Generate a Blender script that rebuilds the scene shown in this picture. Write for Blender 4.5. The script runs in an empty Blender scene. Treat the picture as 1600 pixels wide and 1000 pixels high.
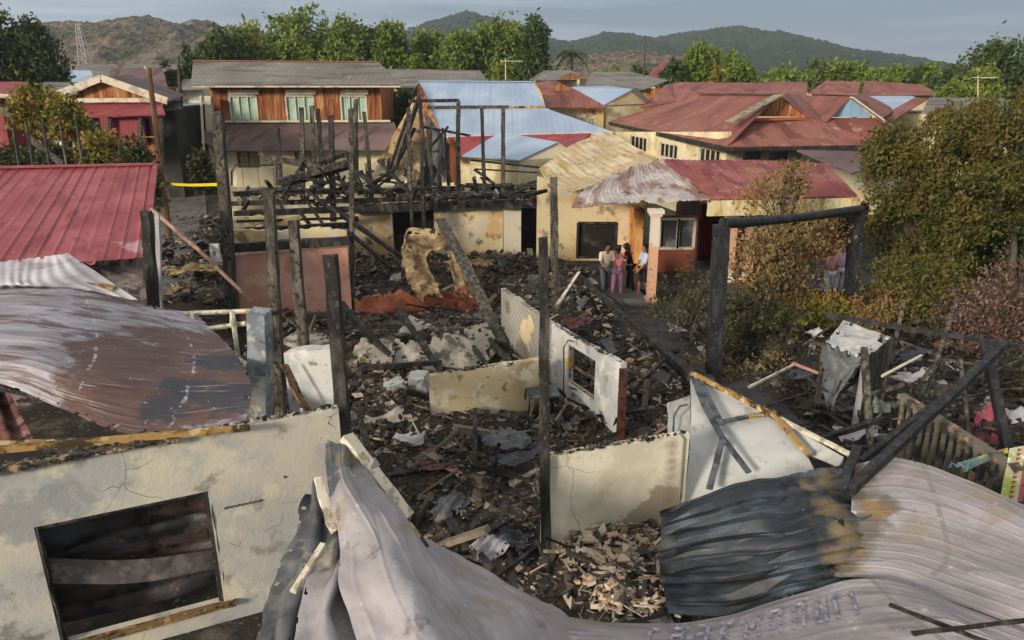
import bpy, bmesh, math, random
import numpy as np
from mathutils import Vector, Matrix, noise as mnoise

SC = bpy.context.scene
COL = SC.collection
# ------------------------------------------------------------------ camera
FPX, HCAM, PITCH = 1155.0, 7.0, math.radians(18.4)
cam = bpy.data.cameras.new('camera'); cam_o = bpy.data.objects.new('camera', cam); COL.objects.link(cam_o)
cam_o.location = (0, 0, HCAM); cam_o.rotation_euler = (math.radians(90) - PITCH, 0, 0)
cam.sensor_width = 36; cam.lens = FPX / 1600 * 36; cam.clip_start = .1; cam.clip_end = 6000
SC.camera = cam_o
# ------------------------------------------------------------------ light
SUN_EL, SUN_AZ = math.radians(17), math.radians(222)      # azimuth clockwise from +Y: behind the camera, to the left
w = bpy.data.worlds.new('World'); SC.world = w; w.use_nodes = True
wn, wl = w.node_tree.nodes, w.node_tree.links
for n in list(wn): wn.remove(n)
w_out = wn.new('ShaderNodeOutputWorld'); w_bg = wn.new('ShaderNodeBackground')
sky = wn.new('ShaderNodeTexSky'); sky.sky_type = 'NISHITA'; sky.sun_disc = False
sky.sun_elevation = SUN_EL; sky.sun_rotation = SUN_AZ; sky.air_density = 1.0; sky.dust_density = 2.0; sky.ozone_density = 2.0
tc = wn.new('ShaderNodeTexCoord'); mp = wn.new('ShaderNodeMapping'); mp.inputs['Scale'].default_value = (1.0, 1.0, 13)
mp.inputs['Location'].default_value = (.55, .2, .1)
wl.new(tc.outputs['Generated'], mp.inputs['Vector'])
n1 = wn.new('ShaderNodeTexNoise'); n1.inputs['Scale'].default_value = 1.5; n1.inputs['Detail'].default_value = 7; n1.inputs['Roughness'].default_value = .55
wl.new(mp.outputs['Vector'], n1.inputs['Vector'])
cr = wn.new('ShaderNodeValToRGB'); cr.color_ramp.elements[0].position = .40; cr.color_ramp.elements[1].position = .62
cr.color_ramp.elements[0].color = (.52, .84, 1.30, 1); cr.color_ramp.elements[1].color = (2.3, 2.6, 3.0, 1)
wl.new(n1.outputs['Fac'], cr.inputs['Fac'])
mx = wn.new('ShaderNodeMix'); mx.data_type = 'RGBA'; mx.inputs['Factor'].default_value = .88
sepz = wn.new('ShaderNodeSeparateXYZ'); wl.new(tc.outputs['Generated'], sepz.inputs[0]); zr = wn.new('ShaderNodeMapRange'); zr.interpolation_type = 'SMOOTHSTEP'
zr.inputs['From Min'].default_value = .16; zr.inputs['From Max'].default_value = .6; wl.new(sepz.outputs['Z'], zr.inputs['Value'])
mz = wn.new('ShaderNodeMix'); mz.data_type = 'RGBA'; wl.new(zr.outputs['Result'], mz.inputs['Factor']); wl.new(cr.outputs['Color'], mz.inputs['A']); mz.inputs['B'].default_value = (3.5, 3.35, 3.15, 1)   # high thin overcast
wl.new(sky.outputs['Color'], mx.inputs['A']); wl.new(mz.outputs['Result'], mx.inputs['B'])
wl.new(mx.outputs['Result'], w_bg.inputs['Color']); w_bg.inputs['Strength'].default_value = .15
wl.new(w_bg.outputs['Background'], w_out.inputs['Surface'])
sun = bpy.data.lights.new('sun', 'SUN'); sun.energy = 2.5; sun.angle = math.radians(10); sun.color = (1, .88, .73)
sun_o = bpy.data.objects.new('sun', sun); COL.objects.link(sun_o)
sd = Vector((math.sin(SUN_AZ) * math.cos(SUN_EL), math.cos(SUN_AZ) * math.cos(SUN_EL), math.sin(SUN_EL)))
sun_o.rotation_euler = (-sd).to_track_quat('-Z', 'Y').to_euler(); sun_o.location = (-20, -20, 40)
vs = SC.view_settings; vs.view_transform = 'Standard'; vs.look = 'None'; vs.exposure = 0.78; vs.gamma = 1
SC.cycles.use_denoising = True
SC.cycles.max_bounces = 5; SC.cycles.diffuse_bounces = 3; SC.cycles.glossy_bounces = 2; SC.cycles.transmission_bounces = 3
SC.cycles.volume_bounces = 0; SC.cycles.transparent_max_bounces = 6
# ------------------------------------------------------------------ pixel -> world
CP, SP = math.cos(PITCH), math.sin(PITCH)
def ray(u, v):
    x, y = (u - 800) / FPX, (500 - v) / FPX
    return Vector((x, CP + y * SP, -SP + y * CP))
def pz(u, v, z):
    d = ray(u, v); t = (z - HCAM) / d.z
    return Vector((d.x * t, d.y * t, z))
def py(u, v, Y):
    d = ray(u, v); t = Y / d.y
    return Vector((d.x * t, Y, HCAM + d.z * t))
def proj(p):
    d = Vector(p) - Vector((0, 0, HCAM)); f = d.y * CP - d.z * SP; up = d.y * SP + d.z * CP
    return 800 + FPX * d.x / f, 500 - FPX * up / f
# ------------------------------------------------------------------ materials
def srgb(*c):
    if len(c) == 1: c = tuple(int(c[0][i:i + 2], 16) for i in (0, 2, 4))
    return tuple(((x / 255) / 12.92 if x / 255 <= .04045 else ((x / 255 + .055) / 1.055) ** 2.4) for x in c) + (1,)
def ML(v): return (v[0], v[1], v[2], 1)
def mat(name, base, layers=(), rough=.85, metal=0., bump=None, spec=.3, isl=None, wave=None, trans=0):
    m = bpy.data.materials.new(name); m.use_nodes = True
    N, L = m.node_tree.nodes, m.node_tree.links
    b = N['Principled BSDF']; out = N['Material Output']
    b.inputs['Roughness'].default_value = rough; b.inputs['Metallic'].default_value = metal
    b.inputs['Specular IOR Level'].default_value = spec
    geo = N.new('ShaderNodeNewGeometry'); tcn = N.new('ShaderNodeTexCoord')
    def vec(ly):
        src = tcn.outputs['UV'] if ly.get('k') == 'uv' else geo.outputs['Position']
        s = ly.get('st', (1, 1, 1)); mpn = N.new('ShaderNodeMapping'); mpn.inputs['Scale'].default_value = s
        sd_ = ly.get('seed', 0); mpn.inputs['Location'].default_value = (sd_ * 3.7, sd_ * 1.9, sd_ * 2.3)
        L.new(src, mpn.inputs['Vector']); return mpn.outputs['Vector']
    def noise(ly, sc, det=5, ro=.6):
        n = N.new('ShaderNodeTexNoise'); n.inputs['Scale'].default_value = sc; n.inputs['Detail'].default_value = det
        n.inputs['Roughness'].default_value = ro; L.new(vec(ly), n.inputs['Vector']); return n.outputs['Fac']
    def mrange(x, lo, hi):
        r = N.new('ShaderNodeMapRange'); r.interpolation_type = 'SMOOTHSTEP'
        r.inputs['From Min'].default_value = lo; r.inputs['From Max'].default_value = hi
        L.new(x, r.inputs['Value']); return r.outputs['Result']
    def math_(op, a, bb):
        n = N.new('ShaderNodeMath'); n.operation = op
        for i, q in enumerate((a, bb)):
            if isinstance(q, (int, float)): n.inputs[i].default_value = q
            else: L.new(q, n.inputs[i])
        return n.outputs[0]
    if isl:
        r = N.new('ShaderNodeValToRGB'); r.color_ramp.interpolation = 'CONSTANT' if len(isl) > 2 else 'LINEAR'
        els = r.color_ramp.elements
        tot = sum(x[1] for x in isl); acc = 0
        for i, (c, wt) in enumerate(isl):
            e = els[i] if i < 2 else els.new(min(.999, acc / tot))
            e.position = min(.999, acc / tot) if len(isl) > 2 else float(i); e.color = c; acc += wt
        L.new(geo.outputs['Random Per Island'], r.inputs['Fac']); cur = r.outputs['Color']
    else:
        rgb = N.new('ShaderNodeRGB'); rgb.outputs[0].default_value = base; cur = rgb.outputs[0]
    for ly in layers:
        k = ly.get('k', 'n'); lo, hi = ly.get('lo', .45), ly.get('hi', .6)
        if k in ('n', 'uv'): f = mrange(noise(ly, ly.get('s', 1), ly.get('d', 5), ly.get('ro', .6)), lo, hi)
        elif k == 'vor':
            v = N.new('ShaderNodeTexVoronoi'); v.feature = 'DISTANCE_TO_EDGE'; v.inputs['Scale'].default_value = ly.get('s', 1)
            nn = N.new('ShaderNodeTexNoise'); nn.inputs['Scale'].default_value = ly.get('s', 1) * 2; L.new(vec(ly), nn.inputs['Vector'])
            va = N.new('ShaderNodeVectorMath'); va.operation = 'MULTIPLY_ADD'; va.inputs[1].default_value = (.35,) * 3
            L.new(nn.outputs['Color'], va.inputs[0]); L.new(vec(ly), va.inputs[2]); L.new(va.outputs[0], v.inputs['Vector'])
            f = mrange(v.outputs['Distance'], ly.get('hi', .02), 0)
            f = math_('MULTIPLY', f, mrange(noise(dict(ly, seed=7), ly.get('s', 1) * .7), .5, .6))
        elif k == 'blob':
            f = None
            nz = noise(ly, ly.get('s', 2.5), 6, .65)
            for (pt, rad) in ly['pts']:
                d = N.new('ShaderNodeVectorMath'); d.operation = 'DISTANCE'; L.new(geo.outputs['Position'], d.inputs[0]); d.inputs[1].default_value = tuple(pt)
                q = math_('DIVIDE', d.outputs['Value'], rad)
                q = math_('ADD', q, math_('MULTIPLY', math_('SUBTRACT', nz, .5), ly.get('w', 1.8)))
                g = mrange(q, 1.0, ly.get('soft', .7)); f = g if f is None else math_('MAXIMUM', f, g)
        elif k == 'brick':
            v = N.new('ShaderNodeTexBrick'); v.inputs['Scale'].default_value = ly.get('s', 1); v.inputs['Mortar Size'].default_value = ly.get('ms', .03)
            L.new(tcn.outputs['UV'], v.inputs['Vector']); f = v.outputs['Fac']
        elif k == 'uvline':      # regular lines across the u axis of a sheet
            sx = N.new('ShaderNodeSeparateXYZ'); L.new(tcn.outputs['UV'], sx.inputs[0])
            c_ = sx.outputs[ly.get('ax', 0)]
            fr = math_('FRACT', math_('ADD', math_('MULTIPLY', c_, ly['s']), math_('MULTIPLY', noise(dict(k='uv'), 1.0), ly.get('wob', .0))), 0)
            f = mrange(math_('ABSOLUTE', math_('SUBTRACT', fr, .5), 0), ly.get('w', .06), ly.get('w', .06) * .4)
            if 'brk' in ly: f = math_('MULTIPLY', f, mrange(noise(dict(seed=3), ly.get('bs', 3)), ly['brk'], ly['brk'] + .1))
        if 'amt' in ly: f = math_('MULTIPLY', f, ly['amt'])
        mxn = N.new('ShaderNodeMix'); mxn.data_type = 'RGBA'; L.new(f, mxn.inputs['Factor'])
        L.new(cur, mxn.inputs['A']); mxn.inputs['B'].default_value = ly['c']; cur = mxn.outputs['Result']
    L.new(cur, b.inputs['Base Color'])
    h = None
    if bump:
        h = noise({}, bump[0], 8, .65)
    if wave:                                   # fine ribs across uv.x (corrugated sheet far away)
        sx = N.new('ShaderNodeSeparateXYZ'); L.new(tcn.outputs['UV'], sx.inputs[0])
        s_ = math_('MULTIPLY', math_('SINE', math_('MULTIPLY', sx.outputs[0], wave * 6.283), 0), .25)
        h = s_ if h is None else math_('ADD', h, s_)
    if h is not None:
        bn = N.new('ShaderNodeBump'); bn.inputs['Strength'].default_value = bump[1] if bump else .6
        bn.inputs['Distance'].default_value = bump[2] if bump else .05
        L.new(h, bn.inputs['Height']); L.new(bn.outputs['Normal'], b.inputs['Normal'])
    if trans:
        tr = N.new('ShaderNodeBsdfTranslucent'); L.new(cur, tr.inputs['Color']); ms = N.new('ShaderNodeMixShader')
        ms.inputs[0].default_value = trans; L.new(b.outputs[0], ms.inputs[1]); L.new(tr.outputs[0], ms.inputs[2]); L.new(ms.outputs[0], out.inputs['Surface'])
    return m
# ------------------------------------------------------------------ mesh builder
class MB:
    def __init__(s): s.v = []; s.f = []; s.uv = []; s.has_uv = False; s.mi = []; s.cur = 0
    def add(s, vs_, fs, uvs=None):
        b = len(s.v); s.v += [tuple(p) for p in vs_]
        for i, f in enumerate(fs):
            s.f.append(tuple(b + k for k in f)); s.mi.append(s.cur)
            if uvs: s.uv.append([uvs[k] for k in f]); s.has_uv = True
            else:
                a = Vector(vs_[f[0]]); e = (Vector(vs_[f[1]]) - a); n = e.cross(Vector(vs_[f[-1]]) - a)
                if e.length < 1e-7 or n.length < 1e-9: s.uv.append([(0, 0)] * len(f)); continue
                e.normalize(); n.normalize(); t = n.cross(e)
                s.uv.append([((Vector(vs_[k]) - a).dot(e), (Vector(vs_[k]) - a).dot(t)) for k in f])
        return s
    def box(s, c, sz, R=None):
        c = Vector(c); R = R or Matrix.Identity(3); x, y, z = (q / 2 for q in sz)
        P = [c + R @ Vector((i * x, j * y, k * z)) for k in (-1, 1) for (i, j) in ((-1, -1), (1, -1), (1, 1), (-1, 1))]
        return s.add(P, [(3, 2, 1, 0), (4, 5, 6, 7), (0, 1, 5, 4), (1, 2, 6, 5), (2, 3, 7, 6), (3, 0, 4, 7)])
    def bx(s, x0, x1, y0, y1, z0, z1): return s.box(((x0 + x1) / 2, (y0 + y1) / 2, (z0 + z1) / 2), (abs(x1 - x0), abs(y1 - y0), abs(z1 - z0)))
    def beam(s, p0, p1, w_, h=None, seg=1, jit=0., taper=1., rng=None):
        """square timber between two points; jit roughens it like char"""
        p0, p1 = Vector(p0), Vector(p1); h = h or w_; d = (p1 - p0); ln = d.length
        if ln < 1e-5: return s
        d.normalize(); a = Vector((0, 0, 1)) if abs(d.z) < .95 else Vector((1, 0, 0)); x = d.cross(a).normalized(); y = x.cross(d).normalized()
        rng = rng or random; rings = []
        off = Vector()
        for i in range(seg + 1):
            t = i / seg; k = 1 + (taper - 1) * t
            if jit and 0 < i < seg: off = off + (x * rng.uniform(-1, 1) + y * rng.uniform(-1, 1)) * jit * w_ * .25
            c = p0 + (p1 - p0) * t + off * (1 - abs(2 * t - 1))
            rg = []
            for (sx, sy) in ((-1, -1), (1, -1), (1, 1), (-1, 1)):
                q = c + x * sx * w_ / 2 * k * (1 + rng.uniform(-jit, jit)) + y * sy * h / 2 * k * (1 + rng.uniform(-jit, jit))
                if jit and i in (0, seg): q = q + d * rng.uniform(-1, 1) * jit * w_ * 1.2
                rg.append(q)
            rings.append(rg)
        V = [q for r_ in rings for q in r_]; F_ = [(3, 2, 1, 0)] + [(seg * 4 + k for k in range(4))]
        F_[1] = tuple(F_[1])
        for i in range(seg):
            for k in range(4):
                F_.append((i * 4 + k, i * 4 + (k + 1) % 4, i * 4 + 4 + (k + 1) % 4, i * 4 + 4 + k))
        return s.add(V, F_)
    def tube(s, pts, r, n=6, cap=True):
        pts = [Vector(p) for p in pts]; V = []; m = len(pts)
        rs = r if isinstance(r, (list, tuple)) else [r] * m
        for i, p in enumerate(pts):
            d = (pts[min(i + 1, m - 1)] - pts[max(i - 1, 0)]).normalized()
            a = Vector((0, 0, 1)) if abs(d.z) < .9 else Vector((1, 0, 0)); x = d.cross(a).normalized(); y = x.cross(d)
            for k in range(n):
                t = 2 * math.pi * k / n; V.append(p + (x * math.cos(t) + y * math.sin(t)) * rs[i])
        F_ = []
        for i in range(m - 1):
            for k in range(n): F_.append((i * n + k, i * n + (k + 1) % n, (i + 1) * n + (k + 1) % n, (i + 1) * n + k))
        if cap: F_.append(tuple(reversed(range(n)))); F_.append(tuple((m - 1) * n + k for k in range(n)))
        return s.add(V, F_)
    def slab(s, pts, t):
        """polygon with thickness t (downwards along its normal)"""
        pts = [Vector(p) for p in pts]; n = Vector()
        for i in range(len(pts)): n += pts[i].cross(pts[(i + 1) % len(pts)])
        n.normalize()
        if n.z < -1e-3 or (abs(n.z) < 1e-3 and n.y > 0): pts.reverse(); n = -n
        m = len(pts); V = pts + [p - n * t for p in pts]
        F_ = [tuple(range(m)), tuple(range(2 * m - 1, m - 1, -1))] + [(i, i + m, (i + 1) % m + m, (i + 1) % m) for i in range(m)]
        return s.add(V, F_)
    def wall(s, p0, p1, z0, z1, t=.12, holes=(), rag=0., step=.12, z1b=None, seed=0, back=None):
        """upright wall from p0 to p1 with openings (a0,a1,h0,h1) in metres along it / absolute z; ragged top"""
        p0 = Vector((p0[0], p0[1], 0)); p1 = Vector((p1[0], p1[1], 0)); L_ = (p1 - p0).length; d = (p1 - p0) / L_
        n = Vector((d.y, -d.x, 0)) if back is None else Vector(back)
        n = -n * t; z1b = z1 if z1b is None else z1b
        xs = {0., L_}
        if rag: xs |= {i * step for i in range(1, int(L_ / step))}
        else: xs |= {i * .6 for i in range(1, int(L_ / .6))}
        for h in holes: xs |= {h[0], h[1]}
        xs = sorted(x for x in xs if -1e-6 <= x <= L_ + 1e-6); xs = [x for i, x in enumerate(xs) if i == 0 or x - xs[i - 1] > 1e-3]
        top = [z1 + (z1b - z1) * x / L_ + (rag * (mnoise.noise(Vector((x * 2.2, seed * 7.3, 0))) + .7 * mnoise.noise(Vector((x * 9, seed, 3)))) if rag else 0) for x in xs]
        def P(x, z, b): q = p0 + d * x + (n if b else Vector()); return (q.x, q.y, z)
        segs = []
        for i in range(len(xs) - 1):
            xm = (xs[i] + xs[i + 1]) / 2; cut = sorted((h[2], h[3]) for h in holes if h[0] < xm < h[1]); sg = []; z = z0
            for (a, b_) in cut:
                if a > z + 1e-4: sg.append((z, z, a, a, 0))
                z = b_
            if z < min(top[i], top[i + 1]) - 1e-3: sg.append((z, z, top[i], top[i + 1], 1))
            segs.append(sg)
        for i, sg in enumerate(segs):
            for g in sg:
                (a, _, c0, c1, _t) = g; x0, x1 = xs[i], xs[i + 1]
                V = [P(x0, a, 0), P(x1, a, 0), P(x1, c1, 0), P(x0, c0, 0), P(x0, a, 1), P(x1, a, 1), P(x1, c1, 1), P(x0, c0, 1)]
                F_ = [(0, 1, 2, 3), (5, 4, 7, 6), (3, 2, 6, 7), (1, 0, 4, 5)]
                def same(o): return any(abs(q[0] - a) < 1e-4 and (q[4] == _t) and (_t or abs(q[2] - c0) < 1e-4) for q in o)
                if i == 0 or not same(segs[i - 1]): F_.append((0, 3, 7, 4))
                if i == len(segs) - 1 or not same(segs[i + 1]): F_.append((2, 1, 5, 6))
                uv = [(x0, a), (x1, a), (x1, c1), (x0, c0)] * 2
                s.add(V, F_, uv)
        return s
    def patch(s, ctrl, nu, nv, corr=None, nz=(0, 1), thick=.006, tear=0., seed=0, lin=False, fold=None):
        """smooth sheet through a grid of control points (rows x cols). corr=(axis,count,amp)"""
        C = np.array([[tuple(p) for p in r] for r in ctrl], float); R, K, _ = C.shape
        def interp(A, t):
            n = A.shape[0]; x = t * (n - 1); i = min(int(x), n - 2); f = x - i
            if n == 2 or lin: return A[i] * (1 - f) + A[i + 1] * f
            p1_, p2_ = A[i], A[i + 1]; p0_ = A[i - 1] if i > 0 else 2 * p1_ - p2_; p3_ = A[i + 2] if i + 2 < n else 2 * p2_ - p1_
            return .5 * (2 * p1_ + (p2_ - p0_) * f + (2 * p0_ - 5 * p1_ + 4 * p2_ - p3_) * f * f + (3 * p1_ - p0_ - 3 * p2_ + p3_) * f ** 3)
        rows = np.array([interp(C, j / nv) for j in range(nv + 1)])
        G = np.array([[interp(rows[j], i / nu) for i in range(nu + 1)] for j in range(nv + 1)])
        def nrm(G):
            du = np.gradient(G, axis=1); dv = np.gradient(G, axis=0); n = np.cross(du, dv); l = np.linalg.norm(n, axis=2, keepdims=True); return n / np.maximum(l, 1e-9), du, dv
        n, du, dv = nrm(G)
        if n[..., 2].mean() < 0: sgn = -1
        else: sgn = 1
        n = n * sgn
        D = np.zeros(G.shape[:2])
        for j in range(nv + 1):
            for i in range(nu + 1):
                p = Vector(G[j, i])
                if nz[0]: D[j, i] += nz[0] * (mnoise.noise(p * nz[1] + Vector((seed, 0, 0))) + .5 * mnoise.noise(p * nz[1] * 2.3 + Vector((seed, 5, 0))))
                if fold:   # sharp creases along a direction in uv
                    a = (i / nu * fold[1] + j / nv * fold[2]) + .35 * mnoise.noise(p * .9 + Vector((0, seed, 0)))
                    D[j, i] += fold[0] * (abs((a % 1) - .5) * 2 - .5) * (.6 + .8 * mnoise.noise(p * 1.3 + Vector((9, seed, 0))))
                if corr:
                    t = (i / nu if corr[0] == 'u' else j / nv) * corr[1]; q = t % 1
                    D[j, i] += corr[2] * (math.cos(2 * math.pi * t) if len(corr) < 4 else (max(0, 1 - abs(q - .5) / corr[3])))
        G = G + n * D[..., None]; n, _, _ = nrm(G); n = n * sgn
        lu = np.linalg.norm(C[0, -1] - C[0, 0]); lv = np.linalg.norm(C[-1, 0] - C[0, 0]); W = nu + 1
        V = [tuple(G[j, i]) for j in range(nv + 1) for i in range(W)]; V += [tuple(G[j, i] - n[j, i] * thick) for j in range(nv + 1) for i in range(W)]
        UV = [(i / nu * lu, j / nv * lv) for j in range(nv + 1) for i in range(W)] * 2; M_ = W * (nv + 1)
        keep = [[True] * nu for _ in range(nv)]
        if tear:
            for j in range(nv):
                for i in range(nu):
                    e = min(i, nu - 1 - i, j, nv - 1 - j); g = mnoise.noise(Vector((i * .35, j * .35, seed * 3.1)))
                    if g > (.25 + e * .12) / max(tear, .01) * .5 and e < 4: keep[j][i] = False
        F_ = []
        def kp(j, i): return 0 <= j < nv and 0 <= i < nu and keep[j][i]
        for j in range(nv):
            for i in range(nu):
                if not keep[j][i]: continue
                a, b_, c, d = j * W + i, j * W + i + 1, (j + 1) * W + i + 1, (j + 1) * W + i
                q = (a, b_, c, d) if sgn > 0 else (d, c, b_, a)
                F_.append(q); F_.append(tuple(M_ + k for k in reversed(q)))
                for (jj, ii, e0, e1) in ((j - 1, i, a, b_), (j, i + 1, b_, c), (j + 1, i, c, d), (j, i - 1, d, a)):
                    if not kp(jj, ii): F_.append((e1, e0, M_ + e0, M_ + e1) if sgn > 0 else (e0, e1, M_ + e1, M_ + e0))
        used = sorted({k for f in F_ for k in f}); mpi = {k: i for i, k in enumerate(used)}
        return s.add([V[k] for k in used], [tuple(mpi[k] for k in f) for f in F_], [UV[k] for k in used])
def wpos(o):
    p = Vector(); 
    while o is not None: p = p + o.location; o = o.parent
    return p
def obj(name, mb, m, parent=None, smooth=False, origin=None):
    V = mb.v
    if parent is None:
        if origin is None:
            A = np.array(V); origin = Vector(((A[:, 0].min() + A[:, 0].max()) / 2, (A[:, 1].min() + A[:, 1].max()) / 2, A[:, 2].min()))
        o_ = Vector(origin)
    else: o_ = wpos(parent)
    me = bpy.data.meshes.new(name); me.from_pydata([(a - o_.x, b - o_.y, c - o_.z) for a, b, c in V], [], mb.f)
    uvl = me.uv_layers.new(name='UVMap'); flat = [c for f in mb.uv for q in f for c in q]; uvl.data.foreach_set('uv', flat)
    ms = m if isinstance(m, (list, tuple)) else [m]
    for x in ms: me.materials.append(x)
    if len(ms) > 1: me.polygons.foreach_set('material_index', mb.mi)
    if smooth:
        me.polygons.foreach_set('use_smooth', [True] * len(me.polygons))
        try: me.set_sharp_from_angle(angle=math.radians(50 if smooth is True else smooth))
        except Exception: pass
    me.update()
    o = bpy.data.objects.new(name, me); COL.objects.link(o)
    if parent is None: o.location = o_
    else: o.parent = parent
    return o
def tag(o, label, cat, group=None):
    o['label'] = label; o['category'] = cat
    if group: o['group'] = group
    return o
def struct(o, kind='structure'): o['kind'] = kind; return o
def thing(name, label, cat, loc, group=None):
    o = bpy.data.objects.new(name, None); COL.objects.link(o); o.location = loc; o.empty_display_size = .2
    return tag(o, label, cat, group)
def dup(root, loc, label, rz=None):
    r = root.copy(); COL.objects.link(r); r.location = loc; r['label'] = label
    if rz is not None: r.rotation_euler = (0, 0, rz)
    for ch in list(root.children):
        c = ch.copy(); COL.objects.link(c); c.parent = r
        for g in list(ch.children):
            d = g.copy(); COL.objects.link(d); d.parent = c
    return r
def pip(x, y, poly):
    c = False; n = len(poly); j = n - 1
    for i in range(n):
        xi, yi = poly[i]; xj, yj = poly[j]
        if (yi > y) != (yj > y) and x < (xj - xi) * (y - yi) / (yj - yi) + xi: c = not c
        j = i
    return c
def gpoly(*uv): return [tuple(pz(u, v, 0))[:2] for u, v in uv]
# ------------------------------------------------------------------ materials used all over
S = srgb
CHAR = mat('char', (.014, .013, .012, 1), [dict(c=(.085, .075, .060, 1), s=5, st=(1, 1, .35), lo=.45, hi=.75), dict(c=(.10, .095, .085, 1), s=22, st=(1, 1, .4), lo=.58, hi=.7, seed=2)], rough=.8, bump=(14, .8, .03), spec=.35)
CHARG = mat('char_grey', (.045, .04, .032, 1), [dict(c=(.16, .14, .105, 1), s=4, st=(2, 2, .4), lo=.4, hi=.7), dict(c=(.02, .018, .016, 1), s=9, lo=.5, hi=.62, seed=4)], rough=.85, bump=(12, .8, .03))
PLASTER = mat('plaster', S('c4bca8'), [
    dict(c=S('aeb0a8'), s=.8, lo=.4, hi=.62), dict(c=S('9a9584'), s=2.2, lo=.55, hi=.72, seed=1), dict(c=S('d6cdb6'), s=1.3, lo=.5, hi=.64, seed=5),
    dict(c=S('7d7567'), s=6, lo=.64, hi=.72, seed=2), dict(c=S('57524a'), k='vor', s=.9, hi=.008), dict(c=S('4a463f'), s=28, lo=.68, hi=.74, seed=6)], rough=.9, bump=(18, .35, .02))
YELLOWED = mat('yellowed_plaster', S('c9b891'), [
    dict(c=S('b8a987'), s=1.2, lo=.4, hi=.6), dict(c=S('a0845c'), s=1.6, lo=.58, hi=.7, seed=3), dict(c=S('d8cfb8'), s=2.1, lo=.52, hi=.66, seed=5),
    dict(c=S('6a5d4b'), s=4, lo=.64, hi=.72, seed=2), dict(c=S('4a443b'), s=18, lo=.66, hi=.74, seed=8)], rough=.9, bump=(15, .4, .02))
ASH = mat('ash_ground', (.030, .026, .022, 1), [dict(c=(.12, .10, .08, 1), s=1.1, lo=.5, hi=.68), dict(c=(.18, .165, .14, 1), s=9, lo=.6, hi=.68, seed=3), dict(c=(.05, .035, .025, 1), s=3, lo=.5, hi=.62, seed=1)], rough=.95, bump=(16, 1, .05))
PAL_DARK = [((.012, .011, .010, 1), 24), ((.032, .027, .023, 1), 22), ((.07, .058, .047, 1), 15), ((.13, .11, .09, 1), 12), ((.22, .185, .145, 1), 9), ((.34, .30, .24, 1), 5), ((.12, .06, .035, 1), 8), ((.05, .06, .075, 1), 4), ((.36, .26, .19, 1), 3)]
PAL_MID = [((.012, .011, .010, 1), 34), ((.04, .033, .027, 1), 24), ((.12, .10, .08, 1), 20), ((.20, .17, .135, 1), 10), ((.33, .29, .24, 1), 5), ((.12, .06, .035, 1), 7), ((.42, .32, .22, 1), 5), ((.09, .10, .12, 1), 5)]
PAL_PALE = [((.47, .37, .27, 1), 24), ((.36, .29, .22, 1), 20), ((.54, .46, .36, 1), 12), ((.22, .17, .12, 1), 16), ((.05, .045, .04, 1), 20), ((.50, .33, .22, 1), 8)]
PAL_YARD = [((.020, .018, .016, 1), 26), ((.06, .052, .042, 1), 22), ((.15, .135, .115, 1), 16), ((.30, .27, .24, 1), 9), ((.045, .06, .025, 1), 10), ((.25, .10, .08, 1), 4), ((.40, .40, .40, 1), 3), ((.06, .10, .20, 1), 1), ((.12, .07, .035, 1), 9)]
lay_soot = [dict(c=(.015, .014, .013, 1), s=7, lo=.52, hi=.64, amt=.6)]
RUB_D = mat('rubble_dark', (0, 0, 0, 1), [dict(c=(.20, .135, .075, 1), s=1.3, lo=.52, hi=.60, seed=11, amt=.45), dict(c=(.34, .28, .19, 1), s=2.1, lo=.60, hi=.66, seed=12, amt=.4)] + lay_soot, isl=PAL_DARK, rough=.8, bump=(25, .6, .02), spec=.4)
RUB_M = mat('rubble_mixed', (0, 0, 0, 1), lay_soot, isl=PAL_MID, rough=.85, bump=(25, .6, .02))
RUB_P = mat('rubble_pale', (0, 0, 0, 1), [dict(c=(.06, .05, .04, 1), s=9, lo=.58, hi=.68)], isl=PAL_PALE, rough=.85, bump=(25, .6, .02))
RUB_Y = mat('rubble_yard', (0, 0, 0, 1), lay_soot, isl=PAL_YARD, rough=.85, bump=(25, .6, .02))

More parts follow.
